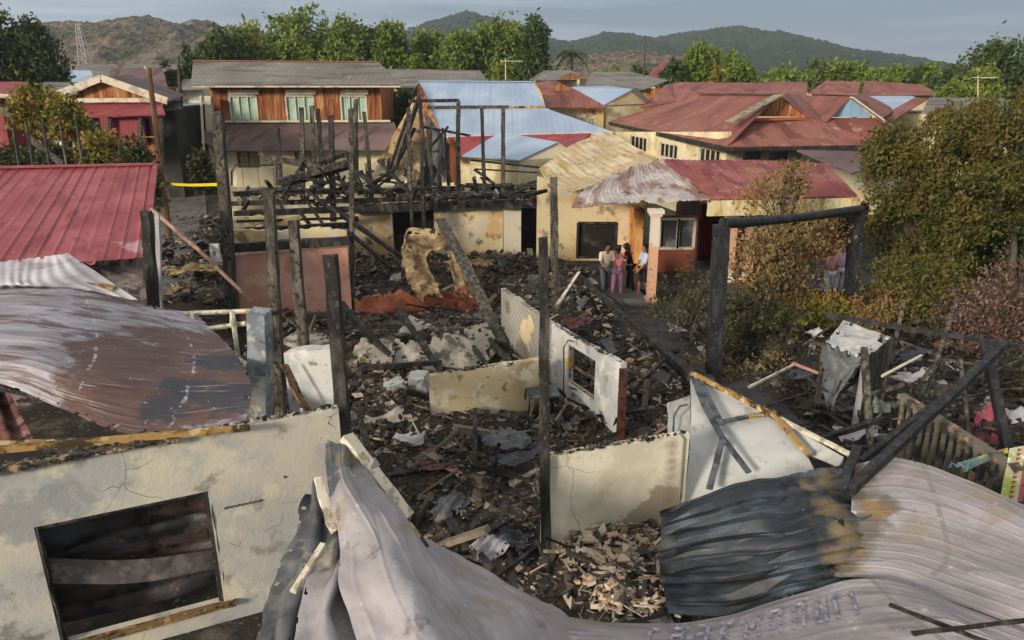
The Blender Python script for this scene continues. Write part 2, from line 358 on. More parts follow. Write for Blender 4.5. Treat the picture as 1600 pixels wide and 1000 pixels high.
def chunk(g, rg, p, s, kind):
    a = rg.uniform(0, 6.28); t1 = rg.gauss(0, .35); t2 = rg.gauss(0, .35)
    R = (Matrix.Rotation(a, 3, 'Z') @ Matrix.Rotation(t1, 3, 'X') @ Matrix.Rotation(t2, 3, 'Y'))
    if kind == 'lump':
        V = []; 
        for (i, j, k) in ((1, 0, 0), (-1, 0, 0), (0, 1, 0), (0, -1, 0), (0, 0, 1), (0, 0, -1)):
            q = Vector((i, j, k * .6)) * s * rg.uniform(.35, .6) + Vector((rg.uniform(-.12, .12), rg.uniform(-.12, .12), rg.uniform(-.1, .1))) * s; V.append(p + R @ q)
        F_ = [(0, 2, 4), (2, 1, 4), (1, 3, 4), (3, 0, 4), (2, 0, 5), (1, 2, 5), (3, 1, 5), (0, 3, 5)]
    elif kind == 'plate':
        n = rg.choice((3, 4, 4, 5)); t = s * rg.uniform(.04, .12); V = []
        for k in range(n):
            an = 6.283 * (k + rg.uniform(-.25, .25)) / n; rr = s * rg.uniform(.3, .62); V.append((math.cos(an) * rr, math.sin(an) * rr * .8))
        V = [p + R @ Vector((x, y, t)) for x, y in V] + [p + R @ Vector((x, y, -t)) for x, y in V]
        F_ = [tuple(range(n)), tuple(range(2 * n - 1, n - 1, -1))] + [(i, i + n, (i + 1) % n + n, (i + 1) % n) for i in range(n)]
    elif kind in ('stick', 'plank'):
        L_ = s * rg.uniform(.8, 1.8); wd = s * (rg.uniform(.06, .14) if s < .35 else rg.uniform(.03, .06)) * (2 if kind == 'plank' else 1)
        V = []
        for x in (-L_ / 2, L_ / 2):
            k = rg.uniform(.4, 1); zz = rg.uniform(-.05, .05) * s
            for (y, z) in ((-1, -1), (1, -1), (1, 1), (-1, 1)): V.append(p + R @ Vector((x, y * wd * k, z * wd * .6 * k + zz)))
        F_ = [(3, 2, 1, 0), (4, 5, 6, 7), (0, 1, 5, 4), (1, 2, 6, 5), (2, 3, 7, 6), (3, 0, 4, 7)]
    else:     # curled scrap
        n = 5; wd = s * rg.uniform(.3, .6); V = []; c_ = rg.uniform(-2.2, 2.2); x = z = 0; an = rg.uniform(-.5, .5)
        for k in range(n):
            for y in (-wd / 2, wd / 2): V.append(p + R @ Vector((x - s * .4, y * rg.uniform(.7, 1.1), z + rg.uniform(-.03, .03) * s)))
            an += c_ / n; x += s / n * math.cos(an) * 1.1; z += s / n * math.sin(an)
        F_ = [(2 * k, 2 * k + 2, 2 * k + 3, 2 * k + 1) for k in range(n - 1)]
    b = len(g.v); g.v += [tuple(q) for q in V]
    for f in F_: g.f.append(tuple(b + k for k in f)); g.uv.append([(0, 0)] * len(f)); g.mi.append(0)
# ------------------------------------------------------------------ the setting
GRASSY = mat('soil', (.055, .05, .032, 1), [dict(c=(.04, .055, .018, 1), s=.4, lo=.45, hi=.6), dict(c=(.10, .085, .06, 1), s=1.5, lo=.52, hi=.66, seed=2), dict(c=(.03, .03, .02, 1), s=7, lo=.55, hi=.65, seed=4)], rough=.95, bump=(8, .8, .05))
g = MB(); g.add([(-2500, -60, 0), (2500, -60, 0), (2500, 3500, 0), (-2500, 3500, 0)], [(0, 1, 2, 3)]); struct(obj('ground', g, GRASSY))
BURN = gpoly((225, 330), (330, 300), (560, 330), (870, 345), (1010, 470), (1120, 560), (1250, 600), (1330, 700), (1330, 1000), (300, 1000), (-50, 1000), (-300, 700), (0, 470), (150, 430))
g = MB(); g.add([(x, y, .004) for x, y in BURN], [tuple(range(len(BURN)))]); o = struct(obj('ash_ground', g, ASH))
CONC = mat('concrete_path', (.15, .14, .13, 1), [dict(c=(.09, .085, .08, 1), s=.9, lo=.45, hi=.62), dict(c=(.22, .20, .18, 1), s=3, lo=.55, hi=.68, seed=2), dict(c=(.03, .03, .03, 1), k='vor', s=.5, hi=.02)], rough=.9, bump=(12, .4, .02))
g = MB(); P_ = [pz(232, 470, 0), pz(330, 440, 0), pz(318, 260, 0), pz(300, 200, 0), pz(282, 200, 0), pz(262, 260, 0)]
g.slab([(p.x, p.y, .03) for p in P_], .03); struct(obj('alley_path', g, CONC))
PAVE = mat('yard_paving', (.045, .045, .047, 1), [dict(c=(.02, .02, .022, 1), s=.8, lo=.4, hi=.6), dict(c=(.10, .10, .10, 1), s=2.4, lo=.57, hi=.7, seed=2), dict(c=(.16, .15, .14, 1), s=12, lo=.64, hi=.72, seed=3)], rough=.6, bump=(10, .5, .02), spec=.5)
P_ = [pz(870, 430, 0), pz(1010, 425, 0), pz(1060, 520, 0), pz(1110, 560, 0), pz(1300, 680, 0), pz(1180, 720, 0), pz(1000, 560, 0)]
g = MB(); g.slab([(p.x, p.y, .035) for p in P_], .03); struct(obj('yard_path', g, PAVE))

def hill(name, pts, Y0, Y1, m, seed):
    """ridge given as (u,v) skyline at distance Y1, falling to the ground at Y0"""
    g = MB(); n = 300; R = 44; us = [p[0] for p in pts]; vv = [p[1] for p in pts]
    V = []; 
    for j in range(R + 1):
        t = j / R
        for i in range(n + 1):
            u = us[0] + (us[-1] - us[0]) * i / n; v = np.interp(u, us, vv); p = py(u, v, Y1)
            hgt = p.z * (math.sin(t * math.pi / 2) ** .8 if t <= 1 else 1); Y = Y0 + (Y1 - Y0) * t; x = p.x * (.75 + .25 * t)
            q = Vector((x, Y, 0)) * (9 / Y1) * 6 / 9 * 3
            nn = mnoise.fractal(Vector((x * 14 / Y1, Y * 14 / Y1, seed)), 1, 2, 4)
            gul = abs(mnoise.noise(Vector((x * 22 / Y1, Y * 9 / Y1, seed + 4)))) 
            f_ = mnoise.noise(Vector((x * 160 / Y1, Y * 60 / Y1, seed)))
            V.append((x, Y, max(-1, hgt * (1 + .12 * nn * (1 - .7 * t) - .18 * gul * math.sin(math.pi * min(1, t * 1.02))) + Y1 * .0026 * f_ + Y1 * .0016 * mnoise.noise(Vector((x * 420 / Y1, Y * 200 / Y1, seed))) * min(1, t * 3) - 1)))
    for i in range(n + 1): V.append((V[R * (n + 1) + i][0] * 1.05, Y1 * 1.25, -5))
    F_ = [(j * (n + 1) + i, j * (n + 1) + i + 1, (j + 1) * (n + 1) + i + 1, (j + 1) * (n + 1) + i) for j in range(R + 1) for i in range(n)]
    g.add(V, F_); return struct(obj(name, g, m, smooth=False))
HB = mat('dry_hill', (.27, .20, .14, 1), [dict(c=(.075, .085, .035, 1), s=.055, lo=.44, hi=.58, d=8, ro=.75), dict(c=(.34, .26, .19, 1), s=.16, lo=.55, hi=.68, seed=3, ro=.7), dict(c=(.035, .045, .02, 1), s=.3, lo=.56, hi=.66, seed=1, ro=.7)], rough=1, bump=(.4, 1, 4), spec=0)
HG = mat('green_hill', (.040, .058, .026, 1), [dict(c=(.075, .085, .04, 1), s=.03, lo=.45, hi=.6, d=8, ro=.75), dict(c=(.022, .032, .016, 1), s=.12, lo=.5, hi=.62, seed=3, ro=.7)], rough=1, bump=(.3, 1, 5), spec=0)
hill('dry_hill', [(-160, 90), (-60, 60), (40, 45), (80, 38), (130, 36), (170, 38), (210, 27), (245, 25), (275, 36), (300, 40), (328, 31), (350, 42), (400, 46), (470, 70), (540, 110)], 330, 560, HB, 1)
hill('far_green_hill', [(560, 108), (620, 60), (680, 38), (735, 25), (800, 40), (850, 60), (885, 66), (905, 63), (940, 53), (975, 55), (1010, 60), (1060, 52), (1100, 48), (1140, 44), (1180, 52), (1230, 62), (1280, 75), (1330, 82), (1370, 90), (1395, 108)], 600, 1150, HG, 5)
hill('low_dry_hill', [(850, 106), (880, 88), (930, 84), (985, 78), (1030, 82), (1080, 90), (1140, 108)], 330, 560, HB, 9)

# ------------------------------------------------------------------ the foreground walls
WA = mat('front_wall_plaster', S('c0b8a9'), [
    dict(c=S('aaa9a5'), s=.9, lo=.42, hi=.6), dict(c=S('c9c2ac'), s=1.4, lo=.5, hi=.62, seed=5), dict(c=S('8f8c80'), s=2.6, lo=.56, hi=.7, seed=1),
    dict(c=S('8b8f92'), k='blob', pts=[(py(110, 760, 7.8), .45), (py(40, 790, 7.6), .5), (py(10, 900, 7.6), .5)], w=1.6, s=3, amt=.75),
    dict(c=S('a07a45'), k='blob', pts=[(py(60, 700, 7.7), .28), (py(330, 660, 8.3), .22), (py(240, 815, 8.1), .22), (py(150, 690, 7.9), .2)], w=1.8, s=4, amt=.45),
    dict(c=S('4c4840'), k='blob', pts=[(py(30, 960, 7.6), .5), (py(420, 950, 8.8), .5), (py(340, 960, 8.4), .35)], w=1.5, s=3, amt=.7),
    dict(c=S('3b342c'), k='blob', pts=[(pz(325, 775, 2.2), .12), (pz(60, 825, 2.2), .12), (pz(200, 795, 2.2), .1), (pz(340, 880, 1.6), .1), (pz(480, 648, 2.75), .12), (pz(300, 678, 2.8), .1), (pz(130, 715, 2.8), .12)], w=2.6, s=5, soft=.1, amt=.7), dict(c=S('3a3630'), k='vor', s=1.1, hi=.006), dict(c=S('555047'), s=26, lo=.68, hi=.74, seed=6)], rough=.9, bump=(16, .4, .02))
DKEDGE = mat('scorched_edge', S('4a4238'), [dict(c=S('a08a66'), s=9, lo=.5, hi=.6), dict(c=(.015, .014, .013, 1), s=5, lo=.5, hi=.6, seed=3)], rough=.95, bump=(25, .8, .03))
pA1 = pz(529, 640, 2.8); pA0 = pz(0, 735, 2.8); dA = (pA1 - pA0).normalized(); pA0e = pA0 - dA * 1.6
LA = (pA1 - pA0e).length
def on_line(u, v, p0, p1):
    """pixel onto the upright plane through p0,p1 -> (metres along, height)"""
    d = (Vector((p1.x - p0.x, p1.y - p0.y, 0))).normalized(); n = Vector((d.y, -d.x, 0)); r = ray(u, v)
    t = (Vector((p0.x, p0.y, 0)) - Vector((0, 0, HCAM))).dot(n) / r.dot(n); q = Vector((0, 0, HCAM)) + r * t
    return (Vector((q.x - p0.x, q.y - p0.y, 0))).dot(d), q.z
a0, h1 = on_line(52, 822, pA0e, pA1); a1, h1b = on_line(325, 770, pA0e, pA1); _, h0 = on_line(345, 942, pA0e, pA1)
h1 = (h1 + h1b) / 2
rt = thing('ruined_wall', 'tall pale plaster wall with a square window hole, standing nearest at the lower left', 'wall', (pA0e.x, pA0e.y, 0))
g = MB().wall(pA0e, pA1, 0, 2.8, .13, [(a0, a1, h0, h1)], rag=.035, step=.07, seed=1); obj('masonry', g, WA, rt)
g = MB()                                                           # scorched capping along its crest
rg = random.Random(4)
for k in range(56):
    x = LA * .62 * k / 56 + rg.uniform(0, .05); q = pA0e + dA * x; g.beam((q.x, q.y, 2.815), (q.x + dA.x * rg.uniform(.05, .2), q.y + dA.y * .1, 2.82), rg.uniform(.05, .15), rg.uniform(.02, .06), jit=.5, rng=rg)
obj('scorched_coping', g, DKEDGE, rt)
g = MB(); dn = Vector((dA.y, -dA.x, 0))
def onA(a, h, off=0): q = pA0e + dA * a + dn * off; return (q.x, q.y, h)
for (b0, b1) in (((a0, h0), (a0, h1)), ((a0, h1), (a1, h1)), ((a1, h1), (a1, h0))): g.beam(onA(b0[0], b0[1], -.05), onA(b1[0], b1[1], -.05), .07, .1, seg=8, jit=.3, rng=rg)
obj('window_frame', g, CHAR, rt)
WOODB = mat('scorched_wood', S('7a5f42'), [dict(c=S('3b2c1f'), s=5, lo=.45, hi=.6), dict(c=S('a48a66'), s=9, lo=.56, hi=.64, seed=2)], rough=.85, bump=(14, .7, .02))
g = MB(); g.beam(onA(a0 - .1, h0 - .02, .03), onA(a1 + .15, h0 - .02, .03), .1, .06, seg=6, jit=.2, rng=rg); obj('sill', g, WOODB, rt)
g = MB()
for k in range(14):
    a, h = on_line(352 + k * 4.3, 794 - k * .9, pA0e, pA1); g.box(onA(a, h + .006 * (k % 2), .003), (.012 + .01 * (k in (0, 13)), .01, .03))
a, h = on_line(445, 745, pA0e, pA1); g.box(onA(a, h, .003), (.03, .012, .03)); a, h = on_line(443, 700, pA0e, pA1); a2, h2 = on_line(495, 722, pA0e, pA1)
obj('nail_holes', g, CHAR, rt)

METAL_RUST = mat('rusty_roof_metal', S('8f8a8e'), [
    dict(c=S('a9a6ae'), k='uv', s=1.2, st=(.7, 2, 1), lo=.42, hi=.6), dict(c=S('6b5b5b'), k='uv', s=1.6, st=(.8, 3, 1), lo=.5, hi=.62, seed=2),
    dict(c=S('5d4238'), k='blob', pts=[(pz(250, 590, 2.95), 1.3), (pz(330, 610, 2.8), 1.2), (pz(220, 560, 3.0), 1.1), (pz(210, 650, 2.8), 1.0), (pz(290, 530, 2.8), 1.0), (pz(350, 570, 2.7), 1.0)], w=1.6, s=3.2, amt=.92),
    dict(c=S('343c45'), k='blob', pts=[(pz(300, 600, 2.9), .5), (pz(370, 620, 2.75), .6), (pz(260, 640, 2.8), .4), (pz(350, 570, 2.7), .5)], w=2.0, s=4, amt=.85),
    dict(c=S('74452b'), k='uv', s=2.2, st=(.6, 4, 1), lo=.6, hi=.69, seed=5, amt=.8), dict(c=S('c9c4c4'), k='uvline', s=.62, w=.022, brk=.5, bs=6, wob=.12, amt=.7),
    dict(c=S('b8b2b0'), s=11, lo=.65, hi=.71, seed=7, amt=.6), dict(c=S('544340'), k='uv', s=2.6, st=(.35, 6, 1), lo=.55, hi=.63, seed=17, amt=.6), dict(c=S('b5aead'), k='uv', s=2.8, st=(.35, 6, 1), lo=.6, hi=.67, seed=18, amt=.6), dict(c=S('2d2625'), s=16, lo=.68, hi=.74, seed=6)], rough=.62, metal=.15, bump=(10, .3, .02), spec=.4)
METAL_PALE = mat('pale_roof_metal', S('a09da2'), [
    dict(c=S('b9b7bd'), k='uv', s=.8, st=(.6, 2, 1), lo=.4, hi=.6), dict(c=S('8a8183'), k='uv', s=1.3, st=(.5, 2.5, 1), lo=.5, hi=.66, seed=2),
    dict(c=S('8d7a6a'), k='uv', s=1.5, st=(.6, 3, 1), lo=.6, hi=.7, seed=5, amt=.8), dict(c=S('4d4745'), s=9, lo=.69, hi=.75, seed=7)], rough=.6, metal=.15, bump=(9, .3, .02), spec=.4)
METAL_DK = mat('blackened_roof_metal', S('2b2627'), [
    dict(c=S('43312b'), k='uv', s=1.0, st=(.5, 3, 1), lo=.45, hi=.6), dict(c=S('2b3138'), k='uv', s=1.6, st=(.6, 4, 1), lo=.5, hi=.63, seed=2), dict(c=S('6f5a50'), s=5, lo=.64, hi=.72, seed=4, amt=.7),
    dict(c=S('0f0e0f'), s=3, lo=.55, hi=.63, seed=5), dict(c=S('b8b2ae'), s=14, lo=.7, hi=.74, seed=6)], rough=.5, metal=.2, bump=(9, .5, .03), spec=.5)
GREYDK = mat('sooty_strip', S('4c4644'), [dict(c=S('6a625c'), s=4, lo=.5, hi=.62), dict(c=S('2b2725'), s=3, lo=.55, hi=.64, seed=2)], rough=.6, bump=(10, .5, .02))
def grid(rows): return [[pz(*p) for p in r] for r in rows]
# dark corrugated sheet fallen behind the window of the front wall
q = dn * -.55
g = MB().patch([[Vector(onA(a0 - .5, 2.55, -.5)), Vector(onA((a0 + a1) / 2, 2.5, -.45)), Vector(onA(a1 + .25, 2.6, -.5))],
                [Vector(onA(a0 - .5, 1.8, -.35)), Vector(onA((a0 + a1) / 2, 1.9, -.62)), Vector(onA(a1 + .3, 2.0, -.3))],
                [Vector(onA(a0 - .4, .3, -.5)), Vector(onA((a0 + a1) / 2, .3, -.4)), Vector(onA(a1 + .3, .5, -.35))]], 70, 90, corr=('v', 8, .03, .2), nz=(.05, 2), seed=3)
tag(obj('roof_sheet', g, METAL_DK, smooth=40), 'blackened corrugated sheet hanging behind the window hole of the front wall', 'metal sheet')
g = MB().patch([[Vector(onA(a0 - .1, 1.42, -.3)), Vector(onA(a0 + .9, 1.12, -.25)), Vector(onA(a1, .95, -.3))], [Vector(onA(a0 - .1, 1.12, -.2)), Vector(onA(a0 + .9, .86, -.12)), Vector(onA(a1, .72, -.2))]], 40, 10, nz=(.03, 3), thick=.02, seed=5)
tag(obj('roof_flashing', g, GREYDK, smooth=40), 'dull grey bent flashing strip slanting across the bottom of the window hole', 'metal strip')

# ------------------------------------------------------------------ the fallen roof at the left
g = MB().patch(grid([[(-140, 452, 3.3), (40, 447, 3.3), (130, 452, 3.2), (225, 476, 2.8), (305, 489, 2.5)],
                     [(-140, 505, 3.5), (40, 505, 3.45), (160, 520, 3.2), (270, 530, 2.85), (365, 548, 2.65)],
                     [(-140, 560, 3.45), (30, 560, 3.4), (140, 590, 3.15), (260, 600, 2.9), (392, 600, 2.75)],
                     [(-140, 585, 3.2), (0, 600, 3.1), (100, 640, 2.9), (215, 678, 2.72), (385, 658, 2.72)]]), 150, 90, corr=('v', 17, .022, .10), nz=(.03, .9), thick=.008, tear=.5, seed=2)
fr = thing('fallen_roof', 'long rusty grey corrugated roof sagging down behind the front wall with the window hole', 'roof', pz(150, 600, 2.6) - Vector((0, 0, 2.6)))
fr.location.z = 2.0
o = obj('roof_sheet', g, METAL_RUST, fr, smooth=45)
g = MB()
for (u0, v0, z0_, u1, v1, z1_) in ((-60, 470, 3.25, 330, 500, 2.42), (-60, 560, 3.3, 375, 575, 2.6), (-60, 590, 3.05, 300, 676, 2.62)):
    g.beam(pz(u0, v0, z0_ - .1), pz(u1, v1, z1_ - .1), .08, .08, seg=8, jit=.15, rng=rg)
obj('purlins', g, CHAR, fr)
GOLD = mat('scorched_batten', S('9a7a46'), [dict(c=S('3f2f1e'), s=3, lo=.45, hi=.58), dict(c=S('b8a27a'), s=6, lo=.55, hi=.64, seed=2)], rough=.8, bump=(12, .5, .02))
g = MB().beam(pz(-40, 706, 2.88), pz(390, 668, 2.86), .07, .07, seg=14, jit=.12, rng=rg); g.beam(pz(-40, 694, 2.86), pz(210, 688, 2.84), .10, .03, seg=8, jit=.1, rng=rg)
tag(obj('timber_batten', g, GOLD), 'long yellow-brown scorched batten lying along the crest of the front wall', 'timber')
REDW = mat('red_brown_sheet', S('6b4540'), [dict(c=S('8a6b66'), k='uv', s=2, lo=.5, hi=.62), dict(c=S('3d2a28'), s=4, lo=.52, hi=.62, seed=2)], rough=.7, bump=(10, .4, .02))
g = MB().patch([[pz(-60, 600, 2.6), pz(12, 612, 2.5)], [pz(-60, 700, 2.4), pz(58, 698, 2.35)]], 20, 24, corr=('u', 3, .03), nz=(.02, 2)); tag(obj('wall_sheet', g, REDW, smooth=45), 'red-brown metal sheet slanting in the dark gap beneath the rusty fallen roof', 'metal sheet')

# pale pair of sheets behind it
g = MB().patch(grid([[(-80, 418, 3.45), (0, 410, 3.6), (60, 402, 3.75), (108, 396, 3.85)], [(-80, 440, 3.35), (0, 440, 3.45), (60, 442, 3.4), (150, 425, 3.45)], [(-80, 462, 3.2), (0, 452, 3.3), (110, 450, 3.25), (216, 470, 3.0)]]), 60, 30, corr=('u', 12, .014), nz=(.02, 1.5), tear=.3, seed=6)
tag(obj('roof_sheet', g, METAL_PALE, smooth=45), 'whitish peaked roof sheet lying between the red roof and the rusty fallen roof', 'metal sheet')
g = MB().beam(pz(92, 430, 3.42), pz(180, 450, 3.2), .16, .05, seg=4, jit=.1); tag(obj('timber_plank', g, GOLD), 'short yellowish plank on the whitish peaked sheet below the red roof', 'timber')

# the red corrugated roof and the shed under it
REDR = mat('red_roof_paint', S('84343a'), [dict(c=S('954a4e'), k='uv', s=.6, lo=.42, hi=.6), dict(c=S('762830'), k='uv', s=1.2, st=(2, .5, 1), lo=.52, hi=.66, seed=2),
    dict(c=S('a88a8c'), k='blob', pts=[(py(205, 350, 16.2), .7), (py(225, 320, 17), .5), (py(170, 375, 15.6), .35)], w=2.0, s=2.4, amt=.85), dict(c=S('c2a8a8'), s=9, lo=.66, hi=.73, seed=5, amt=.6),
    dict(c=S('54222a'), s=2.4, lo=.6, hi=.7, seed=3, amt=.6)], rough=.5, metal=.0, bump=(9, .25, .02), spec=.45)
R0, R1 = pz(-230, 268, 4.6), pz(242, 258, 4.6); E0_, E1_ = pz(-640, 470, 3.15), pz(226, 402, 3.15)
hs = thing('red_roof_shed', 'low shed with a red corrugated metal roof beside the alley', 'shed', (E1_.x - 3, E1_.y + 2, 0))
g = MB().patch([[R0, R1], [E0_ + (E1_ - E0_) * .0, E1_]], 220, 26, corr=('u', 27, .035, .10), nz=(.01, .7), thick=.01, lin=True, seed=1)
obj('roof', g, REDR, hs, smooth=40)
g = MB().beam(R0 + Vector((0, 0, .03)), R1 + Vector((0, 0, .03)), .22, .05, seg=1); g.beam(R1 + Vector((.02, 0, .02)), E1_ + Vector((.02, 0, .05)), .12, .05, seg=4, jit=.1); obj('ridge_cap', g, REDR, hs)
SHEDW = mat('shed_wall', S('7d726c'), [dict(c=S('4b4644'), s=1.1, lo=.45, hi=.6), dict(c=S('a8968e'), s=2, lo=.5, hi=.62, seed=2), dict(c=S('3c3836'), s=3.4, lo=.58, hi=.66, seed=5)], rough=.85, bump=(9, .5, .02))
wl0, wl1, wl2 = Vector((E1_.x - .35, E1_.y + .5, 0)), Vector((R1.x - .9, R1.y - .1, 0)), Vector((E0_.x + 3, E0_.y + .6, 0))
g = MB().wall(wl2, wl0, 0, 3.1, .1, rag=.0); g.wall(wl0, wl1, 0, 3.05, .1, z1b=4.4); obj('wall', g, SHEDW, hs)
g = MB().patch([[pz(118, 370, 3.35), pz(168, 366, 3.35)], [pz(105, 405, 3.15), pz(148, 414, 3.12)]], 16, 10, corr=('u', 3, .02), lin=True, thick=.01); tag(obj('roof_sheet', g, REDR, smooth=40), 'short faded red sheet sliding off the eave of the red shed roof', 'metal sheet')
g = MB().patch([[pz(160, 376, 3.1), pz(224, 384, 3.0)], [pz(140, 420, 2.9), pz(222, 470, 2.5)]], 20, 16, corr=('v', 6, .02), nz=(.03, 1.4), tear=.4, seed=2); tag(obj('wall_sheet', g, SHEDW, smooth=40), 'grey-pink dented sheet hanging below the broken edge of the red roof', 'metal sheet')

# ------------------------------------------------------------------ inner walls of the burnt house
def rwall(name, label, pL, pR, z0_, zl, zr, t, m, holes=(), rag=.05, seed=0, parts=None):
    r_ = thing(name, label, 'wall', (pL.x, pL.y, 0)); g = MB().wall(pL, pR, z0_, zl, t, holes, rag=rag, step=.07, z1b=zr, seed=seed); obj('masonry', g, m, r_); return r_
WB = mat('partition_plaster', S('d6cfb8'), [
    dict(c=S('c0b9a3'), s=1.1, lo=.42, hi=.6), dict(c=S('b3aa92'), s=2.6, lo=.54, hi=.68, seed=1),
    dict(c=S('9c8f7a'), k='blob', pts=[(py(865, 878, 9.38), .2), (py(890, 872, 9.42), .2), (py(915, 868, 9.5), .2), (py(940, 858, 9.55), .22), (py(965, 845, 9.6), .26), (py(990, 828, 9.65), .3), (py(1015, 808, 9.75), .32), (py(1040, 788, 9.85), .33), (py(1020, 845, 9.8), .3)], w=1.5, s=4.5, soft=.8),
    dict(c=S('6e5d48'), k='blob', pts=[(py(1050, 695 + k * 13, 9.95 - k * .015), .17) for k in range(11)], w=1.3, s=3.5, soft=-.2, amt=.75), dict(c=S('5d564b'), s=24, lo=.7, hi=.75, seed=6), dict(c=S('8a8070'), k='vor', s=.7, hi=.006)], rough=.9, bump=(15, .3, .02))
pB0, pB1 = pz(848, 887, 0), pz(1078, 678, 1.86)
b_ = b_w = rwall('ruined_wall', 'low smooth cream partition wall right of the tallest charred post', pB0, pB1, 0, 1.84, 1.86, .13, WB, rag=.02, seed=3)
g = MB().tube([Vector((pB1.x - .1, pB1.y - .06, .2)), Vector((pB1.x - .1, pB1.y - .06, 1.8)), Vector((pB1.x - .16, pB1.y - .06, 1.9))], .014, 5); obj('conduit', g, mat('conduit', S('8c867a'), rough=.6), b_)
pC0, pC1, pC2 = pz(783, 450, 1.75), pz(862, 506, 1.75), pz(970, 570, 1.75)
BRK = mat('bare_blockwork', S('a39f95'), [dict(c=S('6a665e'), k='brick', s=3.2, ms=.04, amt=.85), dict(c=S('8a857a'), s=1.6, lo=.5, hi=.64),
    dict(c=S('c9b58f'), k='blob', pts=[(py(812, 522, 16.8), .42), (py(822, 510, 16.6), .3)], w=2.0, s=3.5, soft=.7), dict(c=S('5d584f'), k='blob', pts=[(py(810, 560, 17), .5), (py(795, 480, 18), .2)], w=1.2, s=2.4, amt=.7)], rough=.95, bump=(14, .6, .02))
rwall('ruined_wall', 'short grey blockwork wall with one peach plaster patch, left of the tallest charred post', pC0, pC1 - (pC1 - pC0).normalized() * .01, 0, 1.75, 1.72, .13, BRK, rag=.06, seed=4)
c0, ch1 = on_line(888, 538, pC1, pC2); c1, _ = on_line(930, 575, pC1, pC2); _, ch0 = on_line(888, 598, pC1, pC2)
WC = mat('bluish_white_plaster', S('bdbcb4'), [dict(c=S('a3a6a6'), s=1.4, lo=.42, hi=.6), dict(c=S('8b8a84'), s=3, lo=.54, hi=.66, seed=1), dict(c=S('d0cdc2'), s=2, lo=.55, hi=.65, seed=3), dict(c=S('b79a58'), k='blob', pts=[(py(888, 570, 14.8), .16)], w=1, s=3), dict(c=S('5a554d'), s=9, lo=.66, hi=.73, seed=5)], rough=.9, bump=(12, .5, .02))
c_ = rwall('ruined_wall', 'bluish white wall end with a small window hole and brown door jamb, right of the tallest charred post', pC1, pC2, 0, 1.72, 1.75, .14, WC, [(c0, c1, ch0, ch1)], rag=.05, seed=5)
dC = (pC2 - pC1).normalized(); dC.z = 0; nC = Vector((dC.y, -dC.x, 0))
JAMB = mat('brown_jamb', S('4b2c22'), [dict(c=S('2d1a14'), s=6, lo=.5, hi=.6)], rough=.7, bump=(12, .4, .01))
g = MB().beam(Vector((pC2.x + .05, pC2.y - .06, .05)), Vector((pC2.x + .05, pC2.y - .06, 1.68)), .09, .15, seg=5, jit=.08, rng=rg); obj('door_jamb', g, JAMB, c_)
def onC(a, h, off=0): q = Vector((pC1.x, pC1.y, 0)) + dC * a + nC * off; return (q.x, q.y, h)
g = MB()
for (A_, B_) in (((c0, ch0), (c0, ch1)), ((c0, ch1), (c1, ch1)), ((c1, ch0), (c1, ch1)), ((c0, ch0), (c1, ch0)), ((c0, ch0 + (ch1 - ch0) * .45), (c1, ch0 + (ch1 - ch0) * .5))): g.beam(onC(*A_, -.06), onC(*B_, -.06), .045, .05, seg=4, jit=.25, rng=rg)
obj('window_frame', g, WOODB, c_)
g = MB().tube([onC(c0 - .12, .1, .02), onC(c0 - .14, .9, .02), onC(c0 - .16, 1.4, .025), onC(c0 + .02, 1.62, .02), onC(c0 + .25, 1.66, .02)], .012, 5); obj('cable', g, CHAR, c_)
def crumbs(par, p0, p1, zt, t, n, m, sd_):
    r_ = random.Random(sd_); g = MB(); d = p1 - p0; nn = Vector((-d.y, d.x, 0)).normalized()
    for k in range(n):
        q = p0 + d * r_.random() + nn * r_.uniform(.01, t - .02); chunk(g, r_, Vector((q.x, q.y, zt + r_.uniform(0, .025))), r_.uniform(.03, .11), r_.choice(('lump', 'plate', 'lump')))
    obj('crumbled_coping', g, m, par)
pD0, pD1 = pz(672, 588, 1.2), pz(845, 561, 1.3)
d_w = rwall('ruined_wall', 'waist-high yellowish wall stub in the middle of the burnt rooms', pD0, pD1, .05, 1.2, 1.28, .16, mat('stub_plaster', S('c0b08c'), [dict(c=S('a8946c'), s=1.8, lo=.48, hi=.62), dict(c=S('cfc6ae'), s=2.4, lo=.52, hi=.62, seed=4), dict(c=S('857455'), s=5, lo=.6, hi=.68, seed=2), dict(c=S('463e33'), s=20, lo=.68, hi=.74, seed=9)], rough=.92, bump=(14, .5, .02)), rag=.03, seed=6)
# grey pillar, and the pale cupboard doors beside the posts
rg = random.Random(8)
g = MB().beam(py(407, 655, 11.4), py(405, 487, 11.4), .38, .3, seg=7, jit=.06, rng=rg)
tag(obj('masonry_pillar', g, mat('blue_grey_plaster', S('8b9295'), [dict(c=S('6c7478'), s=3, lo=.42, hi=.58), dict(c=S('a9a99c'), s=5, lo=.52, hi=.62, seed=2), dict(c=S('8a7858'), s=3, lo=.6, hi=.7, seed=5), dict(c=S('44464a'), s=7, lo=.6, hi=.68, seed=4)], rough=.9, bump=(12, .6, .02)), ), 'square blue-grey flaking pillar beside the charred posts at the end of the rusty roof', 'pillar')
cb = thing('wall_cupboard', 'pale grey cupboard front standing between the charred posts behind the front wall', 'cupboard', (py(480, 600, 9.9).x, 9.9, 0))
WH = mat('chipped_white_paint', S('b4b4b0'), [dict(c=S('9fa2a3'), s=2, lo=.45, hi=.6), dict(c=S('7d776c'), s=6, lo=.6, hi=.68, seed=2), dict(c=S('c9c5bb'), s=3, lo=.55, hi=.65, seed=3)], rough=.8, bump=(14, .4, .01))
a, b2 = py(443, 552, 10.2), py(516, 545, 10.0)
g = MB().wall(a, b2, .6, a.z, .25, rag=.03, z1b=b2.z); obj('panel', g, WH, cb)
